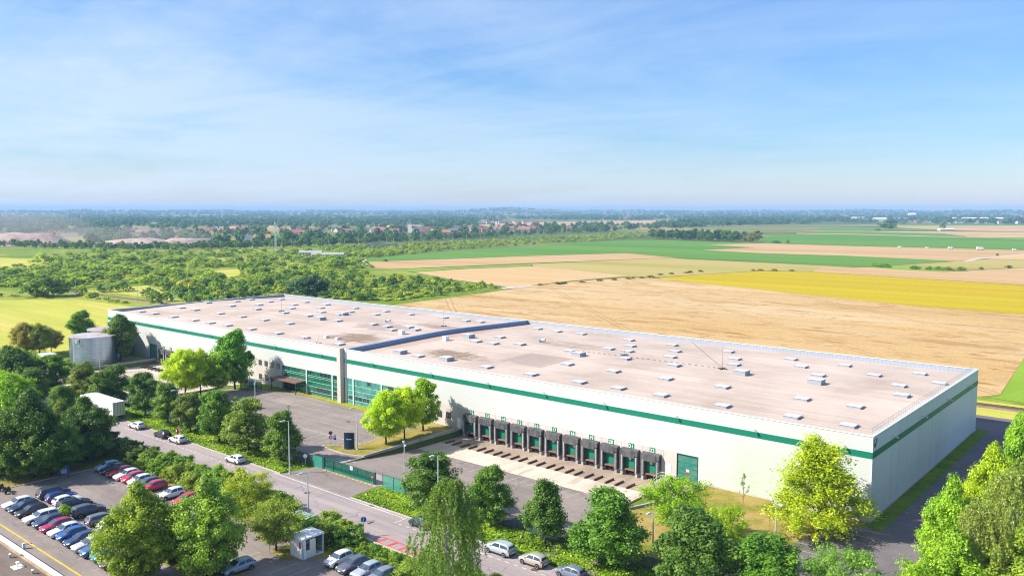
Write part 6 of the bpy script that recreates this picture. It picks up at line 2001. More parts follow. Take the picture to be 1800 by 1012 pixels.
# glass shelter behind the cabin
def glass_shelter(x, y, rz, w, label, n=1):
    o = empty('glass_shelter', (x, y, 0.035), label, 'shelter', 'glass shelters', rz)
    p = MB()
    for xx in (0, w):
        for yy in (0, 1.6):
            p.box(xx - 0.04, xx + 0.04, yy - 0.04, yy + 0.04, 0, 2.3)
    p.box(0, w, -0.03, 0.03, 2.3, 2.36).box(0, w, 1.57, 1.63, 2.3, 2.36)
    p.build('frame', M['steel_dark'], o)
    MB().box(0.05, w - 0.05, 1.59, 1.61, 0.3, 2.2).box(-0.01, 0.01, 0.05, 1.55, 0.3, 2.2).build('panes', M['wire_light'], o)
    r_ = MB()
    an = np.linspace(0, PI, 9)
    for a0, a1 in zip(an[:-1], an[1:]):
        f = lambda t: (0.8 - 0.95 * math.cos(t), 2.37 + 0.35 * math.sin(t))
        (y0, z0), (y1, z1) = f(a0), f(a1)
        r_.hull([(-0.1, y0, z0), (w + 0.1, y0, z0), (w + 0.1, y0, z0 + 0.03), (-0.1, y0, z0 + 0.03)], [(-0.1, y1, z1), (w + 0.1, y1, z1), (w + 0.1, y1, z1 + 0.03), (-0.1, y1, z1 + 0.03)])
    r_.build('canopy', M['shelter_glass'], o)


glass_shelter(174.2, -54.2, 0.0, 3.2, 'green glass shelter standing behind the white cabin')
glass_shelter(86.5, -7.3, 0.15, 2.6, 'arched glass shelter beside the big green tree by the office')
glass_shelter(89.6, -6.9, 0.15, 2.6, 'arched glass shelter nearest the brown entrance canopy')

# fences and the sliding gate
def fence(name, x0, x1, y0, y1, h, mat, label, step=2.5):
    d = Vector((x1 - x0, y1 - y0, 0))
    o = empty(name, (x0, y0, 0), label, 'fence', 'site fence', math.atan2(d.y, d.x))
    MB().box(0, d.length, -0.015, 0.015, 0.03, h).build('mesh_panel', M[mat], o)
    pm = MB().box(-0.035, 0.035, -0.06, -0.016, 0, h + 0.06).mesh('post', [M['mesh_green']])
    t = 0.0
    while t <= d.length + 0.01:
        inst('post', pm, o, (t, 0, 0))
        t += step
    MB().box(0, d.length, -0.02, 0.02, h + 0.001, h + 0.05).build('top_rail', M['mesh_green'], o)


fence('fence', 60, 151.6, -34.3, -34.2, 1.9, 'wire_grey', 'green wire fence behind the verge trees, ending at the sliding gate')
fence('fence', 169.2, 174.2, -33.7, -33.6, 2.0, 'wire_light', 'short pale green fence panel past the open end of the sliding gate')
fence('fence', 174.6, 226, -33.9, -33.9, 1.9, 'wire_grey', 'shaded wire fence between the dock yard and the verge trees')
fence('fence', 151.6, 154.3, -34.2, -33.95, 2.0, 'wire_light', 'pale green fence panel touching the dark gate pillar')
o = empty('sliding_gate', (154.6, -33.75, 0.035), 'long dark green sliding gate with a small white sign at the yard entrance', 'gate')
f = MB().box(0, 12.6, -0.06, 0.06, 0.1, 0.3).box(0, 12.6, -0.04, 0.04, 1.75, 1.85).box(0, 12.6, -0.03, 0.03, 0.301, 0.36)
for x in np.arange(0.0, 12.7, 2.1):
    f.box(x - 0.05, x + 0.05, -0.045, 0.045, 0.361, 1.749)
f.build('gate_frame', M['mesh_green'], o)
MB().box(0.05, 12.55, -0.012, 0.012, 0.36, 1.75).build('mesh_panel', M['wire'], o)
bs = MB()
MB().box(0, 12.6, -0.11, -0.061, 0.08, 0.34).build('bottom_beam', M['stripe'], o)
sg = MB().box(6.6, 7.25, -0.075, -0.047, 1.2, 1.8).build('notice', M['white_paint'], o)
MB().box(6.8, 7.05, -0.085, -0.076, 1.4, 1.58).build('pictogram', M['black'], sg)
MB().box(-0.45, -0.12, -0.15, 0.15, 0, 2.1).build('pillar', M['steel_dark'], o)
MB().box(12.75, 12.95, -0.1, 0.1, 0, 2.0).build('catch_post', M['mesh_green'], o)

# wheel guides in front of the docks
wg = MB().tube((0, -2.5, 0.19), (0, 0, 0.19), 0.15, n=10).box(-0.14, 0.14, -2.5, 0, 0.0, 0.1).mesh('wheel_guide', [M['rust']])
nm = 0
for (x, num) in DOCKS:
    right = x > 120
    for s in (-1, 1):
        if num == '22' and s > 0:
            continue
        o = inst('wheel_guide', wg, None, (x + s * 0.95 + 0.1, -4.1, -1.17))
        side_ = 'the side nearer the office' if (s < 0) == right else 'the side away from the office'
        tag(o, 'rusty steel wheel guide lying before dock %s, on %s' % (num, side_), 'wheel guide', 'wheel guides on the dock apron')

# ramp railing near the tanks
o = empty('ramp_railing', (24.0, -12.6, 0), 'grey tubular railing along the ramp between tanks and far docks', 'railing')
r_ = MB()
for k in range(8):
    r_.tube((k * 0.95, k * -1.3 + 5, 0), (k * 0.95, k * -1.3 + 5, 1.1), 0.04, n=6)
for z in (0.55, 1.1):
    r_.tube((0, 5, z), (7 * 0.95, -7 * 1.3 + 5, z), 0.035, n=6)
r_.build('rails', M['steel'], o)

# storage tanks
def tank(x, y, R, H, label, ladder):
    o = empty('storage_tank', (x, y, 0), label, 'storage tank', 'galvanised storage tanks')
    s = MB()
    n = 72
    prof = []
    k = int(H / 0.55)
    for i in range(k + 1):
        z = H * i / k
        prof.append((R, z))
        if i < k:
            prof.append((R + 0.03, z + H / k * 0.5))
    s.lathe(prof, n)
    s.build('shell', M['tank'], o)
    MB().lathe([(R + 0.09, H - 0.12), (R + 0.09, H + 0.04), (0.2, H + 0.22)], n).build('roof', M['tank_roof'], o)
    if ladder:
        a = math.radians(-75)
        la = MB()
        t = Vector((-math.sin(a), math.cos(a), 0))
        b_ = Vector((R + 0.22) * Vector((math.cos(a), math.sin(a), 0)))
        for sgn in (-1, 1):
            p = b_ + t * 0.28 * sgn
            la.tube((p.x, p.y, 0.4), (p.x, p.y, H + 0.9), 0.04, n=6)
        for z in np.arange(0.6, H + 0.6, 0.45):
            p, q = b_ - t * 0.28, b_ + t * 0.28
            la.tube((p.x, p.y, z), (q.x, q.y, z), 0.025, n=5)
        la.build('ladder', M['steel'], o)
        a2 = a + 0.22
        MB().box(R * math.cos(a2) - 0.4, R * math.cos(a2) + 0.6, R * math.sin(a2) - 0.55, R * math.sin(a2) + 0.1, H - 1.4, H - 0.4).build('hatch_platform', M['steel'], o)
        pi_ = MB()
        an = np.linspace(-0.75, -0.25, 8)
        prev = None
        for i, t_ in enumerate(an):
            p = ((R + 0.1) * math.cos(t_ - 0.35), (R + 0.1) * math.sin(t_ - 0.35), H * 0.72 - 0.06 * (i - 2) ** 2)
            if prev:
                pi_.tube(prev, p, 0.07, n=6)
            prev = p
        pi_.build('pipe', M['steel'], o)


def tank_mat(nm, a, b):
    m, nt, out = new_mat(nm)
    st = noise(nt, world_pos(nt, (1, 1, 0.08)), 0.9, 4)
    sep = nt.nodes.new('ShaderNodeSeparateXYZ')
    nt.links.new(world_pos(nt), sep.inputs[0])
    c = ramp(nt, st, [(0.3, a), (0.7, b)])
    seam = math_n(nt, 'LESS_THAN', math_n(nt, 'PINGPONG', sep.outputs['Z'], 0.6), 0.03)
    c = mix(nt, math_n(nt, 'MULTIPLY', seam, 0.4), c, (0.2, 0.22, 0.25))
    principled(nt, out, c, 0.3, 1.0, 0.5)
    return m


M['tank'] = tank_mat('galvanised_shell', (0.33, 0.41, 0.52), (0.5, 0.57, 0.66))
M['tank_roof'] = ground_mat('tank_roof', [(0.35, (0.42, 0.42, 0.45)), (0.6, (0.38, 0.28, 0.25)), (0.75, (0.33, 0.2, 0.16))], 0.16, 1.5, (0.9, 1.1), 0.6)
tank(22.2, -14.4, 6.2, 8.0, 'large galvanised storage tank with ladder, the nearer of the two', True)
tank(14.0, -6.0, 6.0, 8.3, 'galvanised storage tank half hidden behind the nearer tank', False)
o = empty('pump_house', (9.5, -24.5, 0), 'small white flat roofed pump house beside the nearer tank', 'shed')
MB().box(0, 4.2, 0, 3.2, 0, 2.4).build('walls', M['white_paint'], o)
MB().box(-0.15, 4.35, -0.15, 3.35, 2.403, 2.6).build('roof', M['coping'], o)
MB().box(1.4, 2.3, -0.04, 0.001, 0.05, 2.05).build('door', M['steel'], o)
wall_thing('low_wall', [(-10, -27.5, 0, 0.9), (3, -27.5, 0, 0.9), (6, -27.4, 0, 0.9)], 'concrete', 'low pale wall along the lane in front of the yellowing trees')

# building at the bottom left: only its roof edge is in view
o = empty('low_building', (130, -112, 0), 'brown flat roof with pale parapet in the bottom left corner', 'building')
rz_ = 3.6
gA, gB = G(0, 940, rz_), G(110, 1012, rz_)
yA = gA[1] + 112
MB().box(0, 75, 0, yA - 0.35, 0, rz_ - 0.45).build('walls', M['concrete_grey'], o)
MB().box(0, 75, 0, yA - 0.36, rz_ - 0.448, rz_ - 0.4).build('roof', M['brown_roof'], o)
MB().box(0, 75, yA - 0.35, yA, 0, rz_).box(-0.02, 75, yA - 0.5, yA + 0.05, rz_ + 0.002, rz_ + 0.1).build('parapet', M['coping'], o)
MB().box(0, 75, yA - 0.62, yA - 0.4, rz_ - 0.398, rz_ - 0.22).build('roof_edge', M['dirt'], o)
for (px, py) in ((17, 979), (37, 978), (57, 1007)):
    g = G(px, py, rz_ - 0.4)
    MB().tube((0, 0, 0), (0, 0, 0.4), 0.12, n=10).tube((0, 0, 0.36), (0.28, 0.1, 0.42), 0.13, n=10).build('roof_vent', M['steel'], o, loc=(g[0] - 130, g[1] + 112, rz_ - 0.4))
g = G(31, 996, rz_ - 0.4)
MB().box(-0.7, 0.7, -0.55, 0.55, 0, 0.05).tube((0, 0, 0), (0, 0, 0.5), 0.1, n=10).box(-0.2, 0.3, -0.15, 0.15, 0.5, 0.62).build('roof_outlet', M['white_paint'], o, loc=(g[0] - 130, g[1] + 112, rz_ - 0.4))
# red and white barrier by the yellow line
g1, g2 = G(42, 964), G(60, 961)
o = empty('barrier', (g1[0], g1[1], 0.035), 'low red and white barrier arm beside the yellow line', 'barrier')
dv = Vector((g2[0] - g1[0], g2[1] - g1[1], 0))
for k in range(6):
    a_, b_ = dv * (k / 6), dv * ((k + 1) / 6)
    MB().tube((a_.x, a_.y, 0.55), (b_.x, b_.y, 0.55), 0.06, n=8).build('arm_band', M['sign_red'] if k % 2 == 0 else M['white_paint'], o)
MB().box(-0.15, 0.15, -0.15, 0.15, 0, 0.75).build('pillar', M['white_paint'], o)

# ------------------------------------------------------------------ railway and open country objects
rail_y = lambda x: 80.3 + 0.0435 * x
st_ = MB()
for x0, x1 in ((-420, 60), (60, 320)):
    st_.hull([(x0, rail_y(x0) - 2.4, 0.0), (x0, rail_y(x0) + 2.4, 0.0), (x0, rail_y(x0) + 1.5, 0.3), (x0, rail_y(x0) - 1.5, 0.3)], [(x1, rail_y(x1) - 2.4, 0.0), (x1, rail_y(x1) + 2.4, 0.0), (x1, rail_y(x1) + 1.5, 0.3), (x1, rail_y(x1) - 1.5, 0.3)])
tag(st_.build('railway_ballast', M['ballast']), kind='structure')
rl = MB()
for off in (-0.75, 0.75):
    rl.hull([(-420, rail_y(-420) + off - 0.05, 0.3), (-420, rail_y(-420) + off + 0.05, 0.3), (-420, rail_y(-420) + off + 0.05, 0.48), (-420, rail_y(-420) + off - 0.05, 0.48)], [(320, rail_y(320) + off - 0.05, 0.3), (320, rail_y(320) + off + 0.05, 0.3), (320, rail_y(320) + off + 0.05, 0.48), (320, rail_y(320) + off - 0.05, 0.48)])
for x in np.arange(215, 262, 0.65):
    rl.box(x, x + 0.25, rail_y(x) - 1.25, rail_y(x) + 1.25, 0.27, 0.36)
tag(rl.build('railway_track', M['rust']), kind='structure')

cm_ = MB().tube((0, 0, 0), (0, 0, 7.2), 0.14, 0.1, 6).tube((0, 0, 6.2), (0.3, 2.6, 6.6), 0.05, n=5).tube((0, 0, 5.4), (0.3, 2.6, 6.0), 0.04, n=5)
cm_me = cm_.mesh('catenary_mast', [M['pole']])
for k, x in enumerate((-330, -282, -236, -190, -158, -128, -96, -60, -22)):
    tag(inst('catenary_mast', cm_me, None, (x, rail_y(x) - 3.2, 0)), 'grey catenary mast beside the single track behind the meadow', 'railway mast', 'masts along the near railway line')
for (px, py) in ((513, 434), (566, 433), (578, 432.5), (606, 431), (630, 430.5), (680, 427), (692, 426.5), (725, 427), (745, 425.5), (762, 424.5), (795, 423), (820, 421), (845, 419.5), (905, 416)):
    g = G(px, py + 2)
    tag(inst('catenary_mast', cm_me, None, (g[0], g[1], 0), sc=(1.6, 1.6, 1.25)), 'pale catenary mast along the railway embankment', 'railway mast', 'masts along the railway embankment')
o = empty('lattice_mast', (*G(485, 441.5)[:2], 0), 'tall slender lattice mast standing alone among the scrub', 'mast')
hm = 31.0
lt = MB()
for (sx, sy) in ((1, 1), (1, -1), (-1, 1), (-1, -1)):
    lt.tube((sx * 0.9, sy * 0.9, 0), (sx * 0.3, sy * 0.3, hm), 0.16, 0.12, 5)
for k in range(12):
    z0, z1 = hm * k / 12, hm * (k + 1) / 12
    r0, r1 = 0.9 - 0.6 * k / 12, 0.9 - 0.6 * (k + 1) / 12
    for (a, b) in (((1, 1), (-1, 1)), ((-1, 1), (-1, -1)), ((-1, -1), (1, -1)), ((1, -1), (1, 1))):
        lt.tube((a[0] * r0, a[1] * r0, z0), (b[0] * r1, b[1] * r1, z1), 0.07, n=4)
lt.build('lattice', M['pole'], o)
MB().box(-0.9, 0.9, -0.9, 0.9, hm * 0.62, hm * 0.62 + 1.8).box(-0.7, 0.7, -0.7, 0.7, hm - 2, hm).build('antenna', M['steel'], o)

# railway bridge and long shed
o = empty('rail_bridge', (*G(672, 437)[:2], 0), 'grey concrete rail bridge half hidden in the embankment trees', 'bridge', None, YAW * -1 * 0 + math.radians(40))
MB().box(-17, 17, -3, 3, 4.0, 5.2).build('deck', M['concrete_grey'], o)
MB().box(-17, 17, -3.2, -2.9, 5.203, 6.2).build('railing', M['blue_grey'], o)
for x in (-16, 14):
    MB().box(x, x + 2, -2.8, 2.8, 0, 3.997).build('abutment', M['concrete_grey'], o)
for (px, py, w, lab) in ((545, 449, 22, 'long low pale shed in the scrub, first of the pair'), (575, 452.5, 30, 'long low pale shed in the scrub, the nearer and longer one')):
    g = G(px, py)
    o = empty('long_shed', (g[0], g[1], 0), lab, 'shed', 'pair of long sheds in the scrub', math.radians(40))
    MB().box(-w / 2, w / 2, 0, 8, 0, 3.0).build('wall', M['house_white'], o)
    MB().hull([(-w / 2 - .3, -0.4, 3.003), (-w / 2 - .3, 8.4, 3.003), (-w / 2 - .3, 4, 4.6)], [(w / 2 + .3, -0.4, 3.003), (w / 2 + .3, 8.4, 3.003), (w / 2 + .3, 4, 4.6)]).build('roof', M['concrete_grey'], o)
    for k in range(int(w / 3)):
        MB().box(-w / 2 + 1 + k * 3, -w / 2 + 2.4 + k * 3, -0.05, -0.002, 0.3, 2.2).build('opening', M['glass_dark'], o)

# spoil heaps
def heap(name, px, py, w, h, flat, seed):
    g = G(px, py)
    rng = np.random.default_rng(seed)
    n, k = 40, 9
    v, f = [], []
    for j in range(k):
        t = j / (k - 1)
        for i in range(n):
            a = 2 * PI * i / n
            r = (1 - t * (1 - flat)) * (1 + 0.12 * math.sin(3 * a + seed) + 0.05 * math.sin(7 * a + 2 * seed) + 0.02 * rng.normal())
            v.append((w * r * math.cos(a), w * 0.55 * r * math.sin(a), h * (1 - (1 - t) ** 1.3) * (1 + 0.07 * math.sin(2 * a + seed) + 0.012 * rng.normal())))
    for j in range(k - 1):
        f += [(j * n + i, j * n + (i + 1) % n, (j + 1) * n + (i + 1) % n, (j + 1) * n + i) for i in range(n)]
    f.append(tuple(range((k - 1) * n, k * n)))
    m_ = MB().add(v, f)
    tag(m_.build(name, M['rubble'], None, True, (g[0], g[1], -0.1), math.radians(40)), kind='structure')


heap('spoil_heap', 40, 431, 66, 14.5, 0.55, 3)
heap('spoil_heap', 245, 432, 62, 9, 0.3, 5)
heap('spoil_heap', 335, 435, 34, 10.5, 0.72, 9)
g = G(95, 428)
o = empty('excavator', (g[0], g[1], 11.0), 'red excavator working on top of the spoil heap', 'excavator', None, 0.4)
MB().box(-3, 3, -2, -1, 0, 1.2).box(-3, 3, 1, 2, 0, 1.2).build('tracks', M['black'], o)
MB().box(-2.5, 1.5, -1.6, 1.6, 1.25, 3.0).box(0.2, 1.6, -1.5, 0, 3.001, 4.4).build('cab', M['sign_red'], o)
MB().tube((1.5, 0.6, 2.4), (6.0, 0.6, 5.6), 0.45, n=6).tube((6.0, 0.6, 5.6), (8.8, 0.6, 2.0), 0.35, n=6).build('boom', M['sign_red'], o)
MB().box(8.2, 9.6, 0, 1.2, 0.6, 2.0).build('bucket', M['steel_dark'], o)

# dust drifting off the heaps
dm_, dnt, dout = new_mat('dust')
dv_ = dnt.nodes.new('ShaderNodeVolumePrincipled')
dv_.inputs['Color'].default_value = (0.95, 0.82, 0.76, 1)
dv_.inputs['Density'].default_value = 0.0028
dnt.links.new(dv_.outputs[0], dout.inputs['Volume'])
for (px, py, a_, b_, h_, lab) in ((10, 425, 130, 60, 24, 'thin pinkish dust drifting over the spoil heap at the left edge'), (215, 430, 120, 50, 13, 'thin dust haze drifting over the lower spoil heap')):
    g = G(px, py)
    prof = [(max(0.02, math.sin(t)), -math.cos(t)) for t in np.linspace(0.02, PI - 0.02, 14)]
    m_ = MB().lathe(prof, 28)
    m_.v = [(x * a_, y * b_, z * h_) for x, y, z in m_.v]
    tag(m_.build('dust', dm_, None, True, (g[0], g[1], h_ * 0.75 + 1.0), math.radians(40)), lab, 'dust', None, 'stuff')

# villages
HM = {}
for nm_, (w, d_, h, rh_) in {'a': (11, 8, 4.6, 3.6), 'b': (15, 8, 4.4, 3.8), 'c': (22, 9, 5.0, 4.2)}.items():
    wm_ = MB().box(-w / 2, w / 2, -d_ / 2, d_ / 2, 0, h)
    wm_.hull([(-w / 2, -d_ / 2, h + .001), (-w / 2, d_ / 2, h + .001), (-w / 2, 0, h + rh_ - 0.25)], [(w / 2, -d_ / 2, h + .001), (w / 2, d_ / 2, h + .001), (w / 2, 0, h + rh_ - 0.25)])
    rm_ = MB()
    for s in (-1, 1):
        rm_.hull([(-w / 2 - .4, s * (d_ / 2 + .5), h - .3), (-w / 2 - .4, s * (d_ / 2 + .5), h - .05), (-w / 2 - .4, 0.0, h + rh_ + .15), (-w / 2 - .4, 0.0, h + rh_ - .1)],
                 [(w / 2 + .4, s * (d_ / 2 + .5), h - .3), (w / 2 + .4, s * (d_ / 2 + .5), h - .05), (w / 2 + .4, 0.0, h + rh_ + .15), (w / 2 + .4, 0.0, h + rh_ - .1)])
    ch_ = MB().box(w / 2 - 2, w / 2 - 1.2, -0.5, 0.5, h + rh_ - 0.8, h + rh_ + 1.1)
    wi_ = MB()
    for k in range(int(w / 3.4)):
        x = -w / 2 + 1.6 + k * 3.4
        wi_.box(x - 0.55, x + 0.55, -d_ / 2 - 0.05, -d_ / 2 - 0.002, 1.0, 2.4)
    HM[nm_] = (wm_.mesh('wall', [M['tint']]), rm_.mesh('roof', [M['tint']]), ch_.mesh('chimney', [M['house_brick']]), wi_.mesh('windows', [M['glass_dark']]))
REDR, ORG, BRN, SLT = (0.3, 0.1, 0.075), (0.36, 0.16, 0.1), (0.2, 0.1, 0.085), (0.12, 0.14, 0.18)
CRM, WHT, BRK = (0.62, 0.55, 0.45), (0.72, 0.7, 0.66), (0.36, 0.18, 0.13)
hr = random.Random(77)


def house(px, py, kind, roof, wall, label, group='houses of the distant village', rz=None, sc=1.1):
    g = G(px, py)
    o = empty('house', (g[0], g[1], hill(g[0], g[1])), label, 'house', group, math.radians(40) + (hr.choice((0, 0, 1.2, -0.6, 0.3)) if rz is None else rz), (sc, sc, sc))
    w_, r_, c_, i_ = HM[kind]
    inst('wall', w_, o, col=wall)
    ro = inst('roof', r_, o, col=roof)
    inst('chimney', c_, ro)
    inst('windows', i_, o)


for (px, py, k, rf_, wl_, lab, rz) in ((515, 414, 'c', REDR, CRM, 'long red roofed house right of the lattice mast', 0.1), (539, 415, 'c', REDR, CRM, 'long red roofed house with white windows by the tall poplars', -0.3),
                                       (500, 422, 'a', SLT, WHT, 'white house with slate roof right beside the lattice mast', 0.5), (434, 424, 'b', SLT, WHT, 'white bungalow with pointed grey roof left of the lattice mast', 0.2),
                                       (462, 424, 'c', ORG, WHT, 'long white building with orange roof edge left of the mast', 0.0), (553, 419, 'b', BRN, BRK, 'brown house below the red roofs near the poplars', 0.2),
                                       (740, 411, 'b', REDR, CRM, 'red roofed house just right of the church tower', 0.2), (780, 414, 'c', ORG, CRM, 'long pale flat building in front of the wood right of the church', 0.0),
                                       (610, 410, 'b', ORG, WHT, 'orange roofed gabled house between two dark trees', 0.4), (621, 414, 'a', BRN, CRM, 'small brown roofed house below the orange gable', -0.2),
                                       (690, 410, 'b', REDR, WHT, 'white gabled house with red roof left of the church', 0.7), (1000, 404.5, 'a', ORG, WHT, 'small orange roofed cottage left at the belt of trees', 0.3),
                                       (1020, 405, 'c', SLT, CRM, 'low grey roofed farmhouse near the orange cottage', 0.1), (1069, 401.5, 'b', REDR, WHT, 'red roofed cottage in the trees beyond the railway belt', 0.2)):
    house(px, py, k, rf_, wl_, lab, 'houses told apart in the distant village', rz)
VH = []
for (x0, x1, y0, y1, n_) in ((222, 335, 409, 414, 20), (378, 432, 405, 411, 11), (340, 372, 406, 411, 5), (495, 600, 406, 411, 9), (650, 712, 407, 412, 9), (745, 800, 407, 410, 7), (832, 945, 403, 408.5, 30), (800, 832, 404, 408, 5), (846, 905, 391, 393.5, 8), (905, 945, 391, 393.5, 4), (600, 640, 389, 391, 4), (1610, 1725, 389, 393, 16), (1725, 1800, 391, 394, 8)):
    for k in range(n_):
        VH.append((x0 + (x1 - x0) * (k + hr.random()) / n_, hr.uniform(y0, y1)))
for (px, py) in VH:
    house(px, py, hr.choice('aaabbc'), hr.choice((REDR, REDR, ORG, BRN, BRN, SLT)), hr.choice((CRM, WHT, BRK)), 'village house with tiled roof among garden trees far away')
# church
g = G(721, 409)
o = empty('church', (g[0], g[1], 0), 'village church with square tower and slate spire', 'church', None, 0.6)
MB().box(-4, 4, -4, 4, 0, 18).build('tower', M['house_white'], o)
MB().add([(-4.6, -4.6, 18.003), (4.6, -4.6, 18.003), (4.6, 4.6, 18.003), (-4.6, 4.6, 18.003), (0, 0, 29)], [(0, 1, 4), (1, 2, 4), (2, 3, 4), (3, 0, 4), (3, 2, 1, 0)]).build('spire', M['slate'], o)
MB().box(4.003, 26, -5, 5, 0, 8).build('nave', M['house_white'], o)
MB().hull([(4.01, -5.4, 8.003), (4.01, 5.4, 8.003), (4.01, 0, 13)], [(26.4, -5.4, 8.003), (26.4, 5.4, 8.003), (26.4, 0, 13)]).build('roof', M['slate'], o)
# pale industrial halls on the plain
for (px, py, w, h, lab) in ((1735, 389.5, 150, 16, 'biggest white hall with pointed roof on the far plain'), (1688, 388, 60, 14, 'white hall left of the pointed roof hall on the far plain'), (1590, 387, 70, 12, 'white hall between the poplars on the far plain'),
                            (1548, 389, 50, 14, 'small white block beside the far field edge'), (1510, 386, 60, 12, 'low white hall at the left of the far town'), (1400, 389, 70, 9, 'pale hall beyond the wood edge'), (1604, 383, 40, 26, 'tall white silo block above the far town'), (1480, 377, 60, 10, 'distant pale shed near the horizon fields'), (1665, 405.5, 30, 5, 'low white farm shed beside the narrow field tree')):
    g = G(px, py)
    o = empty('white_hall', (g[0], g[1], hill(g[0], g[1])), lab, 'hall', 'white halls on the plain', math.radians(40))
    MB().box(-w / 2, w / 2, 0, w * 0.4, 0, h * 0.7).build('wall', M['house_white'], o)
    MB().hull([(-w / 2 - .5, -0.5, h * .7 + .003), (-w / 2 - .5, w * .4 + .5, h * .7 + .003), (-w / 2 - .5, w * .2, h)], [(w / 2 + .5, -0.5, h * .7 + .003), (w / 2 + .5, w * .4 + .5, h * .7 + .003), (w / 2 + .5, w * .2, h)]).build('roof', M['white_paint'], o)
# vans on the field road
for (px, py, s, lab) in ((1582, 436, 1.0, 'white van furthest left on the field road'), (1630, 436.8, 0.8, 'white van second from the left on the field road'), (1671, 438, 1.2, 'white lorry third from the left on the field road'),
                         (1723, 439.5, 1.6, 'biggest white lorry on the field road'), (1783, 441, 1.0, 'white van furthest right on the field road')):
    g = G(px, py)
    s *= 0.7
    o = empty('white_van', (g[0], g[1], 0.1), lab, 'van', 'white vehicles on the field road', math.radians(40), (s, s, s))
    MB().box(-3.2, 1.8, -1.1, 1.1, 0.5, 3.0).hull([(1.81, -1.05, 0.5), (3.2, -1.05, 0.5), (3.2, -1.05, 1.5), (2.6, -1.05, 2.4), (1.81, -1.05, 2.6)], [(1.81, 1.05, 0.5), (3.2, 1.05, 0.5), (3.2, 1.05, 1.5), (2.6, 1.05, 2.4), (1.81, 1.05, 2.6)]).build('body', M['white_paint'], o)
    w = MB()
    for x in (-2.2, 2.2):
        w.tube((x, -1.12, 0.45), (x, 1.12, 0.45), 0.45, n=12)
    w.build('wheels', M['rubber'], o)
# power pylons on the horizon
py_ = MB()
for (sx, sy) in ((1, 1), (1, -1), (-1, 1), (-1, -1)):
    py_.tube((sx * 4, sy * 4, 0), (sx * 0.8, sy * 0.8, 38), 0.5, 0.4, 4).tube((sx * 0.8, sy * 0.8, 38), (0, 0, 48), 0.4, 0.3, 4)
for z, w in ((30, 11), (37, 13), (43, 9)):
    py_.tube((-w, 0, z), (w, 0, z), 0.45, n=4).tube((-w, 0, z), (0, 0, z + 2.5), 0.3, n=4).tube((w, 0, z), (0, 0, z + 2.5), 0.3, n=4)
for k in range(7):
    z0, z1 = 5.4 * k, 5.4 * (k + 1)
    r0, r1 = 4 - 3.2 * z0 / 38, 4 - 3.2 * min(38, z1) / 38
    py_.tube((r0, -r0, z0), (-r1, -r1, z1), 0.3, n=4).tube((-r0, -r0, z0), (r1, -r1, z1), 0.3, n=4).tube((r0, r0, z0), (r1, -r1, z1), 0.3, n=4)
py_me = py_.mesh('power_pylon', [M['pole']])
for (px, d) in ((14, 4200), (145, 4000), (310, 4600), (392, 3600), (555, 4300), (815, 6500), (1062, 5200), (1090, 4600), (1305, 5000), (1318, 5200), (1334, 4900), (1420, 5600)):
    az = math.atan((px - 900) / F_PX) + YAW
    x, y = CAM[0] + d * math.sin(az), CAM[1] + d * math.cos(az)
    tag(inst('power_pylon', py_me, None, (x, y, hill(x, y)), rz=rh.uniform(0, 3)), 'hazy lattice power pylon standing on the horizon', 'pylon', 'power pylons on the horizon')

# ------------------------------------------------------------------ light, sky, air, camera
SUN = Vector((0.8, 0.95, -1.0)).normalized()      # direction of travel of the light
elev = math.asin(-SUN.z)
su = bpy.data.lights.new('sun', 'SUN')
su.energy = 4.35
su.angle = math.radians(0.55)
su.color = (1.0, 0.95, 0.86)
so = bpy.data.objects.new('sun', su)
COL.objects.link(so)
so.rotation_euler = SUN.to_track_quat('-Z', 'Y').to_euler()

world = bpy.data.worlds.new('World')
scene.world = world
world.use_nodes = True
nt = world.node_tree
nt.nodes.clear()
wo = nt.nodes.new('ShaderNodeOutputWorld')
bg = nt.nodes.new('ShaderNodeBackground')
sk = nt.nodes.new('ShaderNodeTexSky')
sk.sky_type = 'NISHITA'
sk.sun_disc = False
sk.sun_elevation = elev
sk.sun_rotation = math.atan2(-SUN.x, -SUN.y)
sk.air_density = 1.2
sk.dust_density = 0.35
sk.ozone_density = 3.0
tc = nt.nodes.new('ShaderNodeTexCoord')
sx = nt.nodes.new('ShaderNodeSeparateXYZ')
nt.links.new(tc.outputs['Generated'], sx.inputs[0])
zc = math_n(nt, 'MAXIMUM', sx.outputs['Z'], 0.0)
den = math_n(nt, 'ADD', zc, 0.06)
cxy = nt.nodes.new('ShaderNodeCombineXYZ')
nt.links.new(math_n(nt, 'DIVIDE', sx.outputs['X'], den), cxy.inputs[0])
nt.links.new(math_n(nt, 'DIVIDE', sx.outputs['Y'], den), cxy.inputs[1])
def cloud_noise(scale, stretch, rot, detail, rough, dist, loc):
    mp = nt.nodes.new('ShaderNodeMapping')
    mp.vector_type = 'TEXTURE' if False else 'POINT'
    mp.inputs['Rotation'].default_value = (0, 0, rot)
    mp.inputs['Scale'].default_value = stretch
    mp.inputs['Location'].default_value = loc
    nt.links.new(cxy.outputs[0], mp.inputs['Vector'])
    return noise(nt, mp.outputs['Vector'], scale, detail, rough, dist)
yw = -YAW
c1 = cloud_noise(0.30, (1, 1, 1), yw, 9, 0.62, 0.6, (3.1, 1.7, 0))
c2 = cloud_noise(0.7, (0.6, 1.4, 1), yw + 0.15, 6, 0.58, 0.8, (0, 4, 0))
cc_ = math_n(nt, 'ADD', math_n(nt, 'MULTIPLY', c1, 0.66), math_n(nt, 'MULTIPLY', c2, 0.34))
cl = ramp(nt, cc_, [(0.33, (0, 0, 0)), (0.43, (0.5, 0.5, 0.5)), (0.56, (1, 1, 1))])
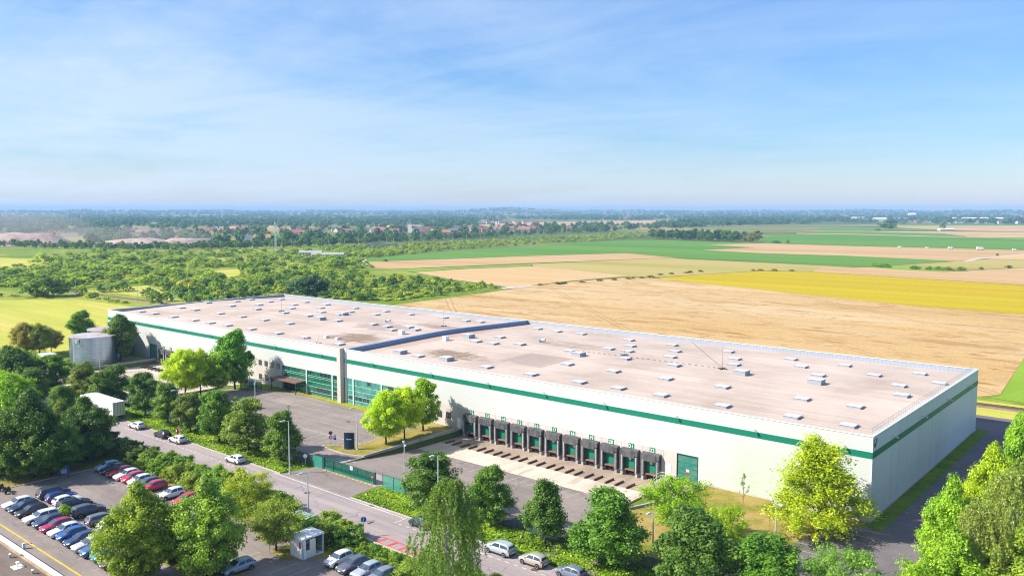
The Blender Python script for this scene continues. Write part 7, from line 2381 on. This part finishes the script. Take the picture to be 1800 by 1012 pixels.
# the veil thickens toward the sun's side of the sky
sd = nt.nodes.new('ShaderNodeVectorMath')
sd.operation = 'DOT_PRODUCT'
sd.inputs[1].default_value = tuple((-SUN.x / math.hypot(SUN.x, SUN.y), -SUN.y / math.hypot(SUN.x, SUN.y), 0))
nt.links.new(tc.outputs['Generated'], sd.inputs[0])
side_f = math_n(nt, 'MULTIPLY_ADD', sd.outputs['Value'], 0.6, 0.72)
clf = math_n(nt, 'MULTIPLY', cl, side_f)
clf = math_n(nt, 'MINIMUM', math_n(nt, 'MULTIPLY', clf, 0.8), 0.85)
# short condensation trails: strips between two directions
for (pa, pb, wid, amt) in (((1088, -6), (1113, 40), 0.0011, 0.55), ((716, 90), (812, 134), 0.0016, 0.4), ((310, 80), (720, 195), 0.0014, 0.22), ((1128, 62), (1130, 100), 0.001, 0.3)):
    da, db = [Vector(FW + RT * (px - 900) / F_PX - UP * (py - 506) / F_PX).normalized() for px, py in (pa, pb)]
    nn = da.cross(db).normalized()
    tt = (db - da)
    t0, t1 = da.dot(tt), db.dot(tt)
    def dotn(v):
        n_ = nt.nodes.new('ShaderNodeVectorMath')
        n_.operation = 'DOT_PRODUCT'
        n_.inputs[1].default_value = tuple(v)
        nt.links.new(tc.outputs['Generated'], n_.inputs[0])
        return n_.outputs['Value']
    across = math_n(nt, 'ABSOLUTE', dotn(nn))
    along = math_n(nt, 'DIVIDE', math_n(nt, 'SUBTRACT', dotn(tt), t0), t1 - t0)
    prof = math_n(nt, 'SUBTRACT', 1.0, math_n(nt, 'MINIMUM', math_n(nt, 'DIVIDE', across, wid), 1.0))
    ins = math_n(nt, 'MULTIPLY', math_n(nt, 'GREATER_THAN', along, 0.0), math_n(nt, 'LESS_THAN', along, 1.0))
    fade = math_n(nt, 'MULTIPLY_ADD', along, -0.6, 1.0)
    fr_ = math_n(nt, 'GREATER_THAN', dotn(FW), 0.2)
    tr_ = math_n(nt, 'MULTIPLY', math_n(nt, 'MULTIPLY', prof, math_n(nt, 'MULTIPLY', ins, fr_)), math_n(nt, 'MULTIPLY', fade, amt))
    clf = math_n(nt, 'MAXIMUM', clf, tr_)
hs = nt.nodes.new('ShaderNodeHueSaturation')
hs.inputs['Saturation'].default_value = SKY_SAT
hs.inputs['Value'].default_value = SKY_VAL
nt.links.new(sk.outputs[0], hs.inputs['Color'])
tint = ramp(nt, zc, [(0.0, (0.98, 0.82, 0.76)), (0.012, (0.66, 0.69, 0.87)), (0.07, (0.44, 0.61, 0.85)), (0.24, (0.17, 0.51, 0.89)), (1.0, (0.25, 0.55, 0.95))])
skyc = mix(nt, 1.0, hs.outputs['Color'], tint, 'MULTIPLY')
colr = mix(nt, clf, skyc, CLOUD_COL)
nt.links.new(colr, bg.inputs['Color'])
bg.inputs['Strength'].default_value = SKY_STR
nt.links.new(bg.outputs[0], wo.inputs['Surface'])

# air
hz = MB().box(-17500, 17500, -17500, 17500, -3.0, 104.0)
hm_, hnt, hout = new_mat('haze')
pv = hnt.nodes.new('ShaderNodeVolumePrincipled')
pv.inputs['Color'].default_value = (*HAZE_COL, 1)
pv.inputs['Density'].default_value = HAZE_D
pv.inputs['Anisotropy'].default_value = 0.0
hnt.links.new(pv.outputs[0], hout.inputs['Volume'])
if HAZE_D > 0:
    tag(hz.build('haze', hm_), kind='stuff', label='thin blue summer haze lying over the plain', cat='haze')

cam = bpy.data.cameras.new('camera')
co = bpy.data.objects.new('camera', cam)
COL.objects.link(co)
cam.sensor_width = 36.0
cam.sensor_fit = 'HORIZONTAL'
cam.lens = 36.0 * F_PX / 1800.0
cam.clip_start = 0.5
cam.clip_end = 60000
mat = Matrix(((RT[0], UP[0], -FW[0], CAM[0]), (RT[1], UP[1], -FW[1], CAM[1]), (RT[2], UP[2], -FW[2], CAM[2]), (0, 0, 0, 1)))
co.matrix_world = mat
scene.camera = co
scene.render.resolution_x, scene.render.resolution_y = 1024, 575
vs = scene.view_settings
scene.display_settings.display_device = 'sRGB'
vs.view_transform = 'Standard'
vs.look = 'None'
vs.exposure = EXPOSURE
vs.gamma = 1.0
scene.cycles.max_bounces = 5
scene.cycles.diffuse_bounces = 2
scene.cycles.glossy_bounces = 2
scene.cycles.transmission_bounces = 2
scene.cycles.transparent_max_bounces = 8
scene.cycles.volume_bounces = 0
scene.cycles.use_denoising = True
scene.cycles.filter_width = 1.1
scene.cycles.sample_clamp_indirect = 4
